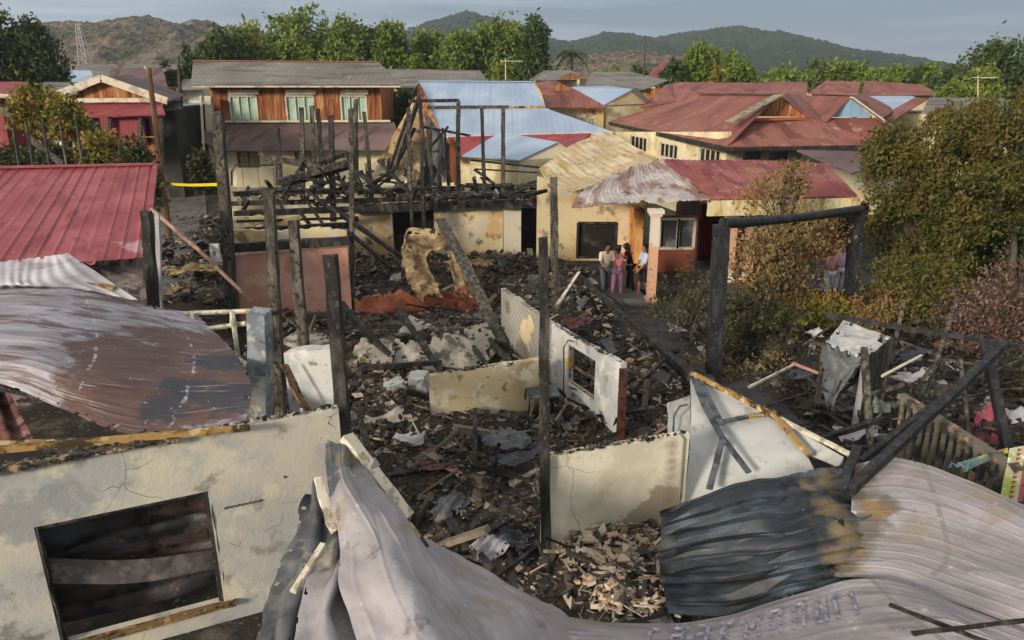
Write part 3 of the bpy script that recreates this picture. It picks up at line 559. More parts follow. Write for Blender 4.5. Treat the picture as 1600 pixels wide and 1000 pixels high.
g = MB().beam(py(444, 570, 9.9), py(478, 640, 9.75), .12, .03, seg=5, jit=.2, rng=rg); obj('loose_slat', g, WOODB, cb)
PIPE = mat('cream_pipe', S('b9b5a2'), [dict(c=S('8b8266'), s=5, lo=.5, hi=.6), dict(c=S('5b5344'), s=9, lo=.62, hi=.7, seed=3)], rough=.6, bump=(12, .3, .01))
pf = thing('pipe_frame', 'cream welded pipe frame sticking out behind the rusty fallen roof', 'frame', (py(320, 520, 13).x, 13, 0))
g = MB()
for A_, B_ in (((150, 500, 13.5), (300, 489, 13.6)), ((300, 489, 13.6), (415, 485, 13)), ((245, 522, 13), (300, 517, 13)), ((300, 517, 13), (385, 505, 12.6)), ((300, 489, 13.6), (303, 517, 13)), ((245, 500, 13.4), (245, 522, 13)), ((363, 487, 12.6), (372, 560, 12.4)), ((372, 560, 12.4), (388, 572, 12.2)), ((363, 487, 12.6), (363, 505, 12.6))): g.tube([py(*A_), py(*B_)], .045, 6)
obj('pipework', g, PIPE, pf)
g = MB().box(py(306, 528, 12.8), (.26, .1, .26)); obj('junction_box', g, WH, pf)
g = MB().slab([py(190, 505, 13.4), py(242, 500, 13.4), py(243, 522, 13), py(200, 512, 13.2)], .03); obj('gusset_panel', g, mat('pale_panel', S('c2bda8'), rough=.8), pf)
# ------------------------------------------------------------------ the big fallen sheets in front
LAV = mat('lavender_zinc', S('8a8586'), [
    dict(c=S('a19c9f'), k='uv', s=.7, st=(.8, 2, 1), lo=.42, hi=.6), dict(c=S('767072'), k='uv', s=1.2, st=(.5, 2.5, 1), lo=.5, hi=.66, seed=2),
    dict(c=S('857865'), s=1.3, lo=.54, hi=.66, seed=3, amt=.6), dict(c=S('5f5650'), k='uv', s=2.0, st=(.5, 3, 1), lo=.60, hi=.68, seed=14, amt=.6), dict(c=S('a5949a'), s=1.1, lo=.55, hi=.7, seed=8, amt=.5), dict(c=S('75706c'), k='uvline', s=.45, w=.02, brk=.35, amt=.6), dict(c=S('8a8078'), k='uv', s=3, st=(.4, 5, 1), lo=.56, hi=.66, seed=12, amt=.6),
    dict(c=S('5f584b'), k='blob', pts=[(pz(1355, 810, 1.68), .36), (pz(1345, 790, 1.5), .38), (pz(1330, 840, 1.5), .42), (pz(1340, 750, 1.7), .3), (pz(1300, 880, 1.3), .35), (pz(1390, 800, 1.6), .3)], w=2.0, s=3, soft=.4, amt=.9),
    dict(c=S('8a6a3c'), k='blob', pts=[(pz(1365, 800, 1.6), .25), (pz(1345, 740, 1.7), .2), (pz(1335, 850, 1.5), .18)], w=2.2, s=5, soft=.4, amt=.7),
    dict(c=S('cfcac8'), s=7, lo=.62, hi=.72, seed=5, amt=.5), dict(c=S('4b4544'), s=13, lo=.70, hi=.75, seed=6)], rough=.62, metal=.1, bump=(5, .6, .035), spec=.4)
SHEETC = mat('heat_stained_zinc', S('888384'), [
    dict(c=S('9f9a9c'), k='uv', s=.8, st=(2, .8, 1), lo=.42, hi=.6), dict(c=S('8b8285'), k='uv', s=1.5, st=(3, .6, 1), lo=.52, hi=.66, seed=2),
    dict(c=S('b3996a'), k='blob', pts=[(pz(585, 790, 2.2), .3), (pz(600, 830, 2.1), .22), (pz(565, 760, 2.3), .2)], w=1.6, s=3, soft=.2, amt=.6),
    dict(c=S('6d6a60'), k='blob', pts=[(pz(570, 760, 2.4), .32), (pz(545, 800, 2.3), .3), (pz(550, 860, 2.0), .2)], w=1.8, s=3, soft=.2, amt=.7),
    dict(c=S('454a50'), k='blob', pts=[(pz(530, 720, 2.6), .36), (pz(520, 760, 2.5), .22)], w=1.2, s=3, soft=.6, amt=.95),
    dict(c=S('857658'), s=1.6, lo=.56, hi=.67, seed=9, amt=.55), dict(c=S('56504b'), s=2.6, lo=.61, hi=.68, seed=15, amt=.6), dict(c=S('c6bfc0'), s=8, lo=.64, hi=.72, seed=5, amt=.5), dict(c=S('403c3a'), s=14, lo=.7, hi=.75, seed=6)], rough=.62, metal=.1, bump=(5, .6, .035), spec=.4)
GREYS = mat('grey_burnt_zinc', S('5c5e60'), [dict(c=S('45484c'), s=2, lo=.45, hi=.58), dict(c=S('7d766a'), s=3, lo=.56, hi=.66, seed=2), dict(c=S('8f8878'), s=8, lo=.62, hi=.7, seed=4), dict(c=S('2a2a2b'), s=5, lo=.6, hi=.68, seed=5)], rough=.6, metal=.15, bump=(11, .4, .02), spec=.4)
BLUE = mat('blue_black_zinc', S('22282f'), [
    dict(c=S('3c4853'), k='uv', s=1.0, st=(.6, 2.5, 1), lo=.44, hi=.6), dict(c=S('1b1e22'), k='uv', s=1.6, st=(.5, 4, 1), lo=.5, hi=.62, seed=2), dict(c=S('4a5866'), k='uv', s=2.4, st=(.6, 4, 1), lo=.6, hi=.7, seed=4, amt=.7),
    dict(c=S('7a6a4c'), k='blob', pts=[(pz(1300, 742, 1.82), .42), (pz(1262, 755, 1.78), .22), (pz(1325, 825, 1.6), .45), (pz(1300, 790, 1.7), .35), (pz(1310, 870, 1.45), .3)], w=2.2, s=4, soft=.0, amt=.85),
    dict(c=S('6d7064'), k='blob', pts=[(pz(1045, 850, 1.1), .18)], w=2.0, s=5, soft=.2, amt=.5), dict(c=S('0f1012'), s=2.6, lo=.58, hi=.66, seed=5), dict(c=S('b5b0a4'), s=15, lo=.71, hi=.75, seed=6)], rough=.55, metal=.1, bump=(10, .35, .02), spec=.5)

# sheet running down from the wall corner to the bottom edge
g = MB().patch(grid([[(512, 690, 2.72), (536, 694, 2.74), (555, 700, 2.66)],
                     [(508, 745, 2.55), (548, 750, 2.62), (592, 762, 2.4)],
                     [(530, 830, 2.3), (600, 830, 2.45), (655, 840, 2.1)],
                     [(535, 920, 2.1), (640, 925, 2.3), (715, 920, 1.85)],
                     [(560, 1010, 2.0), (690, 1020, 2.2), (770, 1010, 1.65)], [(570, 1080, 2.0), (720, 1100, 2.1), (830, 1090, 1.5)]]), 90, 130, corr=('u', 4, .014, .10), nz=(.09, 1.5), fold=(.10, 1.8, 1.6), thick=.008, seed=4, tear=.2)
tag(obj('roof_sheet', g, SHEETC, smooth=50), 'long lavender sheet with a grey burnt tip, running down from the front wall corner', 'metal sheet')
g = MB().patch(grid([[(590, 768, 2.2), (640, 820, 1.8), (664, 842, 1.6)], [(640, 840, 2.0), (700, 880, 1.55), (730, 872, 1.3)], [(700, 920, 1.75), (770, 920, 1.35), (800, 915, 1.05)],
                     [(740, 980, 1.65), (840, 975, 1.3), (885, 962, .95)], [(780, 1060, 1.6), (880, 1050, 1.3), (960, 1035, 1.0)]]), 60, 90, corr=('u', 4, .018, .16), nz=(.05, 1.6), fold=(.04, 1.2, .9), thick=.008, seed=14)
tag(obj('roof_sheet', g, SHEETC, smooth=50), 'narrower folded sheet between the long lavender sheet and the rubble of the burnt room', 'metal sheet')
# grey crumpled sheets along the wall
g = MB().patch(grid([[(478, 780, 2.2), (500, 752, 2.3), (520, 790, 2.35)], [(452, 870, 1.9), (495, 850, 2.2), (542, 870, 2.05)], [(430, 930, 1.5), (470, 925, 1.9), (540, 905, 1.8)], [(400, 1020, 1.5), (450, 1020, 1.8), (470, 1010, 1.6)]]), 40, 60, corr=('u', 2.5, .05), nz=(.06, 2.0), fold=(.05, 3, 2), seed=7, tear=.5)
tag(obj('roof_sheet', g, GREYS, smooth=40), 'dark grey crumpled sheet pressed against the front wall, left of the lavender sheet', 'metal sheet')
g = MB().patch(grid([[(520, 830, 2.0), (535, 850, 2.0), (545, 872, 1.9)], [(495, 880, 1.95), (530, 890, 2.1), (545, 905, 1.8)], [(470, 960, 1.9), (510, 955, 2.05), (550, 960, 1.8)], [(455, 1040, 1.9), (520, 1040, 2.0), (580, 1040, 1.8)]]), 40, 50, corr=('u', 2, .04), nz=(.05, 2.0), seed=9, tear=.4)
tag(obj('roof_sheet', g, SHEETC, smooth=40), 'small pale curling sheet at the bottom edge beside the dark crumpled sheet', 'metal sheet')
PW = mat('white_splintered_wood', S('c9c0ac'), [dict(c=S('9a9078'), s=6, lo=.5, hi=.6), dict(c=S('5a5142'), s=11, lo=.64, hi=.7, seed=2)], rough=.8, bump=(14, .4, .01))
rg = random.Random(3)
tag(obj('splintered_board', MB().beam(pz(497, 748, 2.5), pz(521, 828, 2.3), .09, .03, seg=6, jit=.35, rng=rg), PW), 'white splintered slat standing upright against the front wall beside the crumpled sheet', 'slat')
tag(obj('white_board', MB().beam(pz(458, 925, 2.15), pz(505, 850, 2.3), .06, .04, seg=3, jit=.08, rng=rg), PW), 'clean white slat lying slantwise across the dark crumpled sheet', 'slat')
bt = thing('timber_beam', 'whitewashed square beam with pink ends leaning from the wall corner down beside the lavender sheet', 'timber', pz(585, 740, 1.6))
obj('shaft', MB().beam(pz(541, 682, 2.82), pz(637, 808, 2.0), .15, .12, seg=8, jit=.08, rng=rg), PW, bt)
obj('binding', MB().beam(pz(574, 722, 2.54), pz(583, 735, 2.46), .165, .135, seg=1), mat('grey_band', S('77777a'), rough=.7), bt)
tag(obj('timber_batten', MB().beam(pz(555, 712, 2.6), pz(668, 856, 1.72), .06, .04, seg=8, jit=.15, rng=rg), GOLD), 'thin yellow batten lying along the long lavender sheet below the whitewashed beam', 'timber')

# wide lavender roof at the lower right
g = MB().patch(grid([[(1335, 726, 1.75), (1400, 716, 1.85), (1500, 745, 1.95), (1610, 792, 2.0), (1760, 850, 2.1)],
                     [(1330, 790, 1.62), (1420, 790, 1.75), (1530, 820, 1.85), (1650, 870, 1.95), (1800, 930, 2.0)],
                     [(1325, 850, 1.45), (1430, 860, 1.6), (1540, 895, 1.75), (1660, 940, 1.85), (1830, 1010, 1.9)],
                     [(1255, 900, 1.15), (1370, 905, 1.4), (1500, 945, 1.6), (1660, 1010, 1.7), (1860, 1090, 1.8)]]), 170, 150, corr=('v', 12, .011, .12), nz=(.035, .9), thick=.008, seed=11, tear=.25)
fr2 = thing('fallen_roof', 'wide lavender corrugated roof sheet spreading over the lower right corner', 'roof', pz(1500, 860, 1.0))
obj('roof_sheet', g, LAV, fr2, smooth=45)
rows_low = [[(860, 960, 1.0), (960, 974, .95), (1060, 972, 1.0), (1160, 955, 1.1), (1260, 925, 1.25), (1330, 905, 1.45), (1410, 912, 1.6), (1500, 945, 1.66), (1620, 990, 1.75)],
            [(880, 990, 1.1), (980, 1000, 1.15), (1080, 1002, 1.2), (1190, 985, 1.3), (1290, 960, 1.45), (1370, 945, 1.6), (1450, 950, 1.7), (1540, 985, 1.72), (1660, 1030, 1.8)],
            [(900, 1030, 1.3), (1000, 1045, 1.35), (1120, 1040, 1.4), (1240, 1030, 1.5), (1340, 1010, 1.6), (1430, 1000, 1.7), (1520, 990, 1.75), (1620, 1030, 1.78), (1740, 1080, 1.82)],
            [(930, 1090, 1.5), (1040, 1110, 1.5), (1180, 1110, 1.55), (1300, 1100, 1.6), (1420, 1080, 1.7), (1530, 1070, 1.75), (1620, 1060, 1.8), (1720, 1100, 1.82), (1840, 1150, 1.85)]]
SM = [Vector(p) for p in [pz(*q) for q in rows_low[0]]]
g = MB().patch(grid(rows_low), 170, 60, corr=('v', 7, .010, .16), nz=(.02, 1.1), thick=.008, seed=12)
ls = thing('roof_sheet', 'curved lavender sheet with faint blue lettering along the bottom of the picture', 'metal sheet', pz(1150, 980, .8))
obj('sheet', g, LAV, ls, smooth=45)
INK = mat('blue_ink', S('62667f'), [dict(c=S('a09aa2'), s=12, lo=.40, hi=.56)], rough=.6)
g = MB(); rg = random.Random(5)
def low(uu, vv):
    R = rows_low; uu = min(max(uu, 0), 5.999); i = int(uu); f = uu - i; j = min(int(vv), 2); h = vv - j
    def q(a, b_): return np.array(pz(*R[a][b_]))
    p = (q(j, i) * (1 - f) + q(j, i + 1) * f) * (1 - h) + (q(j + 1, i) * (1 - f) + q(j + 1, i + 1) * f) * h
    return Vector((p[0], p[1], p[2] + .03))
GL = {'a': [((0, 0), (.5, 0)), ((.5, 0), (.5, 1)), ((0, .5), (.5, .5)), ((0, .5), (0, 1)), ((0, 1), (.5, 1))], 'K': [((0, 0), (0, 1)), ((.5, 0), (0, .5)), ((0, .5), (.5, 1))],
      'M': [((0, 0), (0, 1)), ((0, 0), (.3, .6)), ((.3, .6), (.6, 0)), ((.6, 0), (.6, 1))], 'n': [((0, 0), (0, 1)), ((0, 0), (.5, 0)), ((.5, 0), (.5, 1))], 'r': [((0, 0), (0, 1)), ((0, 0), (.4, .1))], 'i': [((0, 0), (0, 1))], 'u': [((0, 0), (0, 1)), ((0, 1), (.5, 1)), ((.5, 1), (.5, 0))]}
x = 1.25
for ch in 'raaKMnnuri':
    for (a, b_) in GL[ch]:
        ps = [low(x + a[0] * .3 + .25 * (1 - a[1]), .45 + a[1] * .75), low(x + b_[0] * .3 + .25 * (1 - b_[1]), .45 + b_[1] * .75)]
        g.beam(ps[0], ps[1], .036, .003)
    x += .36
obj('lettering', g, INK, ls)

# blue-black sheet curling over the pale rubble
g = MB().patch(grid([[(1032, 800, 1.45), (1075, 782, 1.6), (1150, 762, 1.72), (1230, 742, 1.8), (1330, 720, 1.84)],
                     [(1032, 830, 1.2), (1090, 815, 1.45), (1160, 800, 1.62), (1240, 790, 1.7), (1352, 770, 1.66)],
                     [(1030, 870, .9), (1090, 860, 1.15), (1170, 850, 1.35), (1250, 845, 1.5), (1362, 822, 1.54)],
                     [(1035, 905, .62), (1110, 900, .8), (1190, 895, 1.0), (1260, 880, 1.3), (1355, 868, 1.38)],
                     [(1045, 962, .4), (1120, 962, .5), (1190, 945, .75), (1250, 925, 1.05), (1330, 905, 1.2)]]), 120, 170, corr=('v', 8, .05, .13), nz=(.11, 1.2), fold=(.08, 1.2, 4.3), thick=.01, seed=21, tear=.35)
tag(obj('roof_sheet', g, BLUE, smooth=40), 'blue-black buckled corrugated sheet curling over the pale rubble, right of the cream partition wall', 'metal sheet')
# black bars at the corner
tag(obj('steel_bar', MB().beam(pz(1425, 990, 1.95), pz(1640, 965, 2.1), .035, .03, seg=10, jit=.25, rng=rg), CHAR), 'thin black bar crossing the lavender roof at the lower right corner', 'bar')
tag(obj('steel_bar', MB().beam(pz(1390, 945, 1.82), pz(1560, 1010, 1.98), .035, .03, seg=10, jit=.25, rng=rg), CHAR), 'thin black bar slanting under another one at the lower right corner', 'bar')

# white fallen wall panel with dark straps
pn = [pz(1079, 590, 1.75), pz(1210, 655, 1.45), pz(1262, 716, 1.25), pz(1290, 760, 1.0), pz(1200, 800, .55), pz(1062, 808, .3), pz(1078, 690, 1.25)]
fp = thing('fallen_wall_panel', 'big white wall panel with grey crossing straps, leaning behind the blue-black sheet', 'wall panel', (pn[5].x, pn[5].y, .2))
WPN = mat('white_panel', S('b3b3af'), [dict(c=S('6a6459'), s=1.7, lo=.60, hi=.68, seed=21, amt=.6), dict(c=S('a9abaa'), s=1.2, lo=.45, hi=.62), dict(c=S('8f8c84'), s=2.3, lo=.58, hi=.7, seed=3, amt=.7), dict(c=S('a59c86'), s=1.8, lo=.6, hi=.72, seed=5), dict(c=S('5f5c55'), s=14, lo=.69, hi=.74, seed=6)], rough=.85, bump=(10, .3, .02))
pc = [[pz(1079, 592, 1.76), pz(1145, 620, 1.62), pz(1210, 656, 1.48)], [pz(1080, 650, 1.45), pz(1150, 680, 1.34), pz(1240, 690, 1.35)], [pz(1076, 720, 1.05), pz(1150, 740, 1.0), pz(1266, 722, 1.2)], [pz(1064, 815, .35), pz(1150, 830, .35), pz(1300, 800, .7)]]
obj('board', MB().patch(pc, 24, 24, nz=(.02, 1), thick=.07, seed=2), WPN, fp, smooth=40)
STRAP = mat('grey_strap', S('4e565b'), [dict(c=S('33383b'), s=5, lo=.5, hi=.6), dict(c=S('77756c'), s=9, lo=.62, hi=.7, seed=2)], rough=.7, bump=(10, .3, .01))
up = Vector((0, -.05, .07))
for uv in (((1083, 596, 1.78), (1100, 640, 1.56), (1127, 688, 1.38), (1168, 742, 1.1)), ((1092, 600, 1.76), (1112, 640, 1.58), (1126, 668, 1.48)), ((1127, 690, 1.36), (1118, 725, 1.15), (1106, 768, .9)), ((1122, 664, 1.48), (1160, 656, 1.48), (1180, 652, 1.5))):
    g = MB(); pts = [pz(*p) + up for p in uv]
    for a, b_ in zip(pts, pts[1:]): g.beam(a, b_, .1, .03, seg=2, jit=.06, rng=rg)
    obj('strap', g, STRAP, fp)
g = MB(); pts = [pz(*p) + up * .8 for p in ((1079, 586, 1.82), (1140, 617, 1.68), (1208, 652, 1.52))]; g.beam(pts[0], pts[1], .08, .07, seg=3, jit=.1, rng=rg); g.beam(pts[1], pts[2], .08, .07, seg=3, jit=.1, rng=rg)
g.beam(pts[2], pz(1262, 716, 1.25) + up, .08, .05, seg=3, jit=.1, rng=rg); g.beam(pz(1168, 655, 1.5) + up, pz(1210, 648, 1.5) + up, .09, .04)
obj('edge_batten', g, GOLD, fp)
pc = [[pz(1215, 650, 1.45), pz(1260, 680, 1.4), pz(1318, 714, 1.35)], [pz(1245, 700, 1.25), pz(1275, 715, 1.2), pz(1310, 730, 1.25)]]
fp2 = thing('fallen_wall_panel', 'narrow white triangular panel with a batten edge, just right of the big white panel', 'wall panel', pz(1270, 700, .2))
obj('board', MB().patch(pc, 12, 8, thick=.06), WPN, fp2)
obj('edge_batten', MB().beam(pz(1218, 654, 1.52), pz(1340, 716, 1.38), .07, .06, seg=6, jit=.15, rng=rg), PW, fp2)
fp3 = MB().patch([[pz(1046, 628, 1.5), pz(1078, 618, 1.5)], [pz(1043, 676, 1.15), pz(1080, 690, 1.1)]], 8, 8, thick=.05, nz=(.04, 3)); o = thing('wall_fragment', 'small bluish white fragment with a curved pipe, left of the big white panel', 'wall fragment', pz(1060, 680, .9)); obj('slab', fp3, WPN, o)
obj('pipe', MB().tube([pz(1052, 676, 1.24), pz(1053, 650, 1.42), pz(1062, 635, 1.55), pz(1074, 632, 1.56)], .018, 6), STRAP, o)
# ------------------------------------------------------------------ rubble
RUB_T = mat('rubble_lath', (0, 0, 0, 1), lay_soot, isl=[((.012, .011, .010, 1), 40), ((.04, .033, .027, 1), 20), ((.11, .085, .06, 1), 14), ((.20, .16, .12, 1), 8), ((.34, .29, .22, 1), 6)], rough=.8, bump=(20, .8, .02))
RUB_S = mat('rubble_scrap', (0, 0, 0, 1), lay_soot + [dict(c=(.14, .07, .035, 1), s=3, lo=.56, hi=.64, seed=9)], isl=[((.02, .02, .022, 1), 20), ((.09, .10, .115, 1), 14), ((.16, .15, .145, 1), 14), ((.11, .075, .05, 1), 14), ((.28, .25, .21, 1), 8), ((.05, .045, .04, 1), 14)], rough=.5, bump=(12, .8, .03), spec=.5)
def bedh(x, y):
    if pip(x, y, PATHP): return -.06
    p = Vector((x, y, 0)); h = .16 + .20 * mnoise.noise(p * .55) + .13 * mnoise.noise(p * 1.4 + Vector((5, 0, 0))) + .07 * mnoise.noise(p * 3.7)
    for (cx, cy, r_, a) in MOUNDS:
        d = ((x - cx) ** 2 + (y - cy) ** 2) / (r_ * r_)
        if d < 4: h += a * math.exp(-d * 1.6)
    return max(.01, h)
PATHP = gpoly((905, 440), (1010, 430), (1060, 520), (1110, 560), (1280, 670), (1180, 700), (1000, 560))
MOUNDS = []
for (u, v, r_, a) in ((620, 650, 1.0, .35), (700, 540, 2.2, .35), (980, 900, 1.0, .25), (700, 760, 1.3, .2), (900, 470, 1.6, .5), (1010, 570, 1.2, .4), (960, 500, 1.2, .4), (600, 440, 2.0, .4), (760, 430, 1.8, .4), (300, 400, 1.4, .7), (280, 450, 1.3, .6), (470, 520, 1.5, .3), (1040, 640, 1.0, .35), (1210, 640, 1.2, .35), (1000, 420, 1.0, .1)):
    q = pz(u, v, 0); MOUNDS.append((q.x, q.y, r_, a))
def scatter(poly, n, smin, smax, rg, g, kinds=('lump', 'plate', 'stick', 'curl'), wts=(4, 4, 3, 1.6), hf=bedh, lift=.3, avoid=None, near=None):
    xs = [p[0] for p in poly]; ys = [p[1] for p in poly]; c = 0; tries = 0
    while c < n and tries < n * 30:
        tries += 1; x, y = rg.uniform(min(xs), max(xs)), rg.uniform(min(ys), max(ys))
        if not pip(x, y, poly) or (avoid and pip(x, y, avoid)): continue
        if near and rg.random() > near(x, y): continue
        s = smin * (smax / smin) ** (rg.random() ** 1.9); z = hf(x, y) + s * rg.uniform(-.1, lift)
        chunk(g, rg, Vector((x, y, z)), s, rg.choices(kinds, wts)[0]); c += 1
def bed(name, poly, m, step=.14, hf=bedh, z0=.006):
    xs = [p[0] for p in poly]; ys = [p[1] for p in poly]; g = MB(); nx = int((max(xs) - min(xs)) / step) + 1; ny = int((max(ys) - min(ys)) / step) + 1; idx = {}
    for j in range(ny + 1):
        for i in range(nx + 1):
            x, y = min(xs) + i * step, min(ys) + j * step
            if pip(x, y, poly): idx[(i, j)] = len(g.v); g.v.append((x, y, z0 + hf(x, y) + .03 * mnoise.noise(Vector((x * 9, y * 9, 1)))))
    for (i, j) in idx:
        q = [(i, j), (i + 1, j), (i + 1, j + 1), (i, j + 1)]
        if all(k in idx for k in q): g.f.append(tuple(idx[k] for k in q)); g.uv.append([(0, 0)] * 4); g.mi.append(0)
    o = obj(name, g, m); o['kind'] = 'stuff'; return o
ROOMS = gpoly((385, 470), (560, 400), (860, 405), (1000, 470), (1085, 590), (1060, 700), (1200, 800), (1250, 960), (880, 1040), (560, 1000), (545, 700), (380, 640))
PATHP = gpoly((905, 440), (1010, 430), (1060, 520), (1110, 560), (1280, 670), (1180, 700), (1000, 560))
bed('ash_bed', ROOMS, ASH)
rg = random.Random(11); g = MB(); scatter(ROOMS, 17000, .035, .28, rg, g, avoid=PATHP, near=lambda x, y: 1 if y < 15 else .6)
scatter([p for p in ROOMS], 9000, .018, .07, rg, g, avoid=PATHP, near=lambda x, y: 1 if y < 13 else .15, lift=1.5)
o = obj('rubble_dark', g, RUB_D); o['kind'] = 'stuff'
g = MB(); scatter(ROOMS, 4200, .04, .32, rg, g, avoid=PATHP, lift=.5, near=lambda x, y: max(.1, mnoise.noise(Vector((x * .8, y * .8, 3))) * 2.5 + .3))
o = obj('rubble_mixed', g, RUB_M); o['kind'] = 'stuff'
g = MB(); scatter(ROOMS, 620, .35, 1.3, rg, g, kinds=('stick', 'plank'), wts=(4, 1), avoid=PATHP, lift=.25, near=lambda x, y: 1 if y < 16 else .6)
o = obj('charred_lath_litter', g, RUB_T); o['kind'] = 'stuff'
g = MB(); scatter(ROOMS, 520, .25, .8, rg, g, kinds=('curl', 'plate', 'lump'), wts=(4, 2, 1), avoid=PATHP, lift=.2)
scatter(PATHP, 90, .05, .25, rg, g, hf=lambda x, y: .05)
o = obj('scrap_litter', g, RUB_S); o['kind'] = 'stuff'
PALE = gpoly((862, 890), (985, 840), (1045, 870), (1080, 930), (1050, 985), (950, 985), (900, 950))
g = MB(); scatter(PALE, 2000, .03, .27, rg, g, kinds=('plate', 'stick', 'plank', 'lump'), wts=(3, 4, 5, 1), hf=lambda x, y: bedh(x, y) + .06, lift=.6)
scatter(gpoly((560, 590), (680, 585), (690, 700), (560, 700)), 130, .08, .3, rg, g, kinds=('plate', 'lump'), wts=(3, 2), lift=.5)
scatter(gpoly((760, 860), (860, 860), (880, 930), (820, 940)), 120, .05, .2, rg, g, lift=.5)
scatter(gpoly((880, 480), (960, 480), (1060, 620), (1050, 680), (985, 600)), 350, .07, .34, rg, g, lift=.5)
o = obj('rubble_pale', g, RUB_P); o['kind'] = 'stuff'
ALLEY = gpoly((232, 480), (400, 480), (345, 330), (262, 345))
g = MB(); scatter(gpoly((300, 480), (400, 480), (350, 345), (312, 345)), 700, .08, .6, rg, g, wts=(3, 5, 3, 2)); scatter(gpoly((232, 480), (300, 480), (300, 400), (250, 400)), 500, .08, .5, rg, g); scatter(ALLEY, 500, .06, .3, rg, g, wts=(3, 5, 3, 2)); o = obj('rubble_alley', g, RUB_M); o['kind'] = 'stuff'; bed('ash_bed', gpoly((300, 480), (400, 480), (350, 345), (312, 345)), ASH)
YARD = gpoly((1010, 520), (1060, 470), (1180, 470), (1330, 450), (1700, 480), (1750, 760), (1500, 800), (1290, 720), (1120, 570))
bed('yard_litter_bed', YARD, ASH, step=.2, hf=lambda x, y: bedh(x, y) * .6)
g = MB(); scatter(YARD, 8500, .05, .42, rg, g, avoid=PATHP, hf=lambda x, y: bedh(x, y) * .6, wts=(3, 4, 4, 3)); o = obj('rubble_yard', g, RUB_Y); o['kind'] = 'stuff'
SHOP = gpoly((350, 420), (560, 410), (860, 410), (860, 345), (340, 340))
bed('ash_bed', SHOP, ASH, step=.25); g = MB(); scatter(SHOP, 3200, .08, .55, rg, g); o = obj('rubble_dark', g, RUB_D); o['kind'] = 'stuff'

g = MB()
for k in range(90):
    while True:
        x, y = rg.uniform(-4, 4.5), rg.uniform(7.5, 20)
        if pip(x, y, ROOMS) and not pip(x, y, PATHP): break
    a = rg.uniform(0, 6.28); pts = []; z = bedh(x, y) + .1; L_ = rg.uniform(.06, .16)
    for j in range(9): pts.append((x, y, z)); a += rg.uniform(-.8, .8); x += math.cos(a) * L_; y += math.sin(a) * L_; z = max(bedh(x, y) + .05, z + rg.uniform(-.07, .07))
    g.tube(pts, rg.choice((.006, .008, .012, .018)), 4)
o = obj('wire_litter', g, CHARG); o['kind'] = 'stuff'
# ------------------------------------------------------------------ loose burnt timbers, each a thing of its own
TG = 'charred timbers lying in the ruins'
def timber(u0, v0, z0_, u1, v1, z1_, w_, label, m=CHAR, h=None, group=TG, name='charred_timber', jit=.16, py_=False):
    f = py if py_ else pz; a, b_ = f(u0, v0, z0_), f(u1, v1, z1_)
    return tag(obj(name, MB().beam(a, b_, w_, h, seg=max(4, int((a - b_).length / .3)), jit=jit, rng=rg, taper=rg.uniform(.75, 1)), m), label, 'timber', group)
timber(533, 476, 1.5, 612, 562, .5, .17, 'thick charred log leaning down to the right of the short stout post')
timber(622, 482, 1.2, 692, 585, .35, .13, 'charred plank slanting down to the waist-high wall stub')
timber(688, 342, 2.6, 782, 535, .5, .34, 'wide grey-brown board leaning from the back wall to the blockwork wall', CHARG, .08)
timber(533, 335, 2.4, 628, 402, 1.3, .14, 'upper of two thin charred rafters slanting behind the pink wall', py_=False)
timber(540, 358, 2.0, 612, 420, 1.0, .11, 'lower of two thin charred rafters slanting behind the pink wall')
timber(570, 519, .75, 780, 512, .8, .07, 'straight grey rail lying level across the collapsed slab', CHARG)
timber(560, 575, .5, 690, 566, .55, .12, 'dark beam lying just behind the heap of white blocks', CHAR)
timber(742, 640, 1.0, 742, 740, .25, .09, 'short charred stake standing in the rubble left of the tallest post')
timber(900, 428, 1.2, 1000, 515, .7, .13, 'black beam slanting from the verandah into the yard path')
timber(1000, 515, .75, 1085, 592, .9, .15, 'thick black beam ending at the tip of the big white panel')
timber(1030, 545, .4, 1130, 660, .3, .12, 'black beam lying along the edge of the yard path')
timber(870, 478, .8, 905, 425, 1.4, .10, 'short pale-sided stick propped up beside the tallest post', PW, .05)
timber(700, 812, .35, 770, 890, .3, .10, 'blackened batten lying in the lower part of the burnt room')
timber(770, 905, .3, 852, 845, .3, .05, 'thin black rod lying at the foot of the tallest post')
timber(605, 745, .35, 720, 728, .35, .10, 'charred log lying under the dark rubble beside the whitewashed beam')
timber(560, 640, .5, 575, 700, .4, .12, 'short black block leaning beside the foot of the stout post')
timber(730, 530, .6, 768, 580, .4, .1, 'dark batten on the right half of the collapsed slab')
timber(745, 510, .7, 800, 570, .4, .12, 'black beam resting at the left foot of the blockwork wall')
timber(985, 610, .5, 1040, 560, .5, .09, 'brownish stick lying right of the brown door jamb', CHARG)
timber(430, 555, .9, 560, 535, .9, .1, 'dark beam lying level behind the pale cupboard front', CHARG)
timber(1060, 460, .8, 1100, 520, .3, .08, 'thin black stick lying in the scorched shrubs')
timber(890, 620, .2, 1010, 700, .2, .1, 'charred plank lying in the gap behind the cream partition wall')
for (o_, a_, b_, z_, m_) in ((b_w, pB0, pB1, 1.85, RUB_M), (c_, pC1, pC2, 1.74, RUB_D), (d_w, pD0, pD1, 1.24, RUB_M), (rt, pA0e, pA1, 2.82, RUB_M)): crumbs(o_, Vector((a_.x, a_.y, 0)), Vector((b_.x, b_.y, 0)), z_, .13, 110 if o_ is not rt else 160, m_, 3)
g = MB().beam(pz(858, 893, -.05), pz(858, 893, -.05) + Vector((0, 0, .42)), .24, .2, seg=4, jit=.12, rng=rg); obj('pier_stub', g, YELLOWED, b_w)
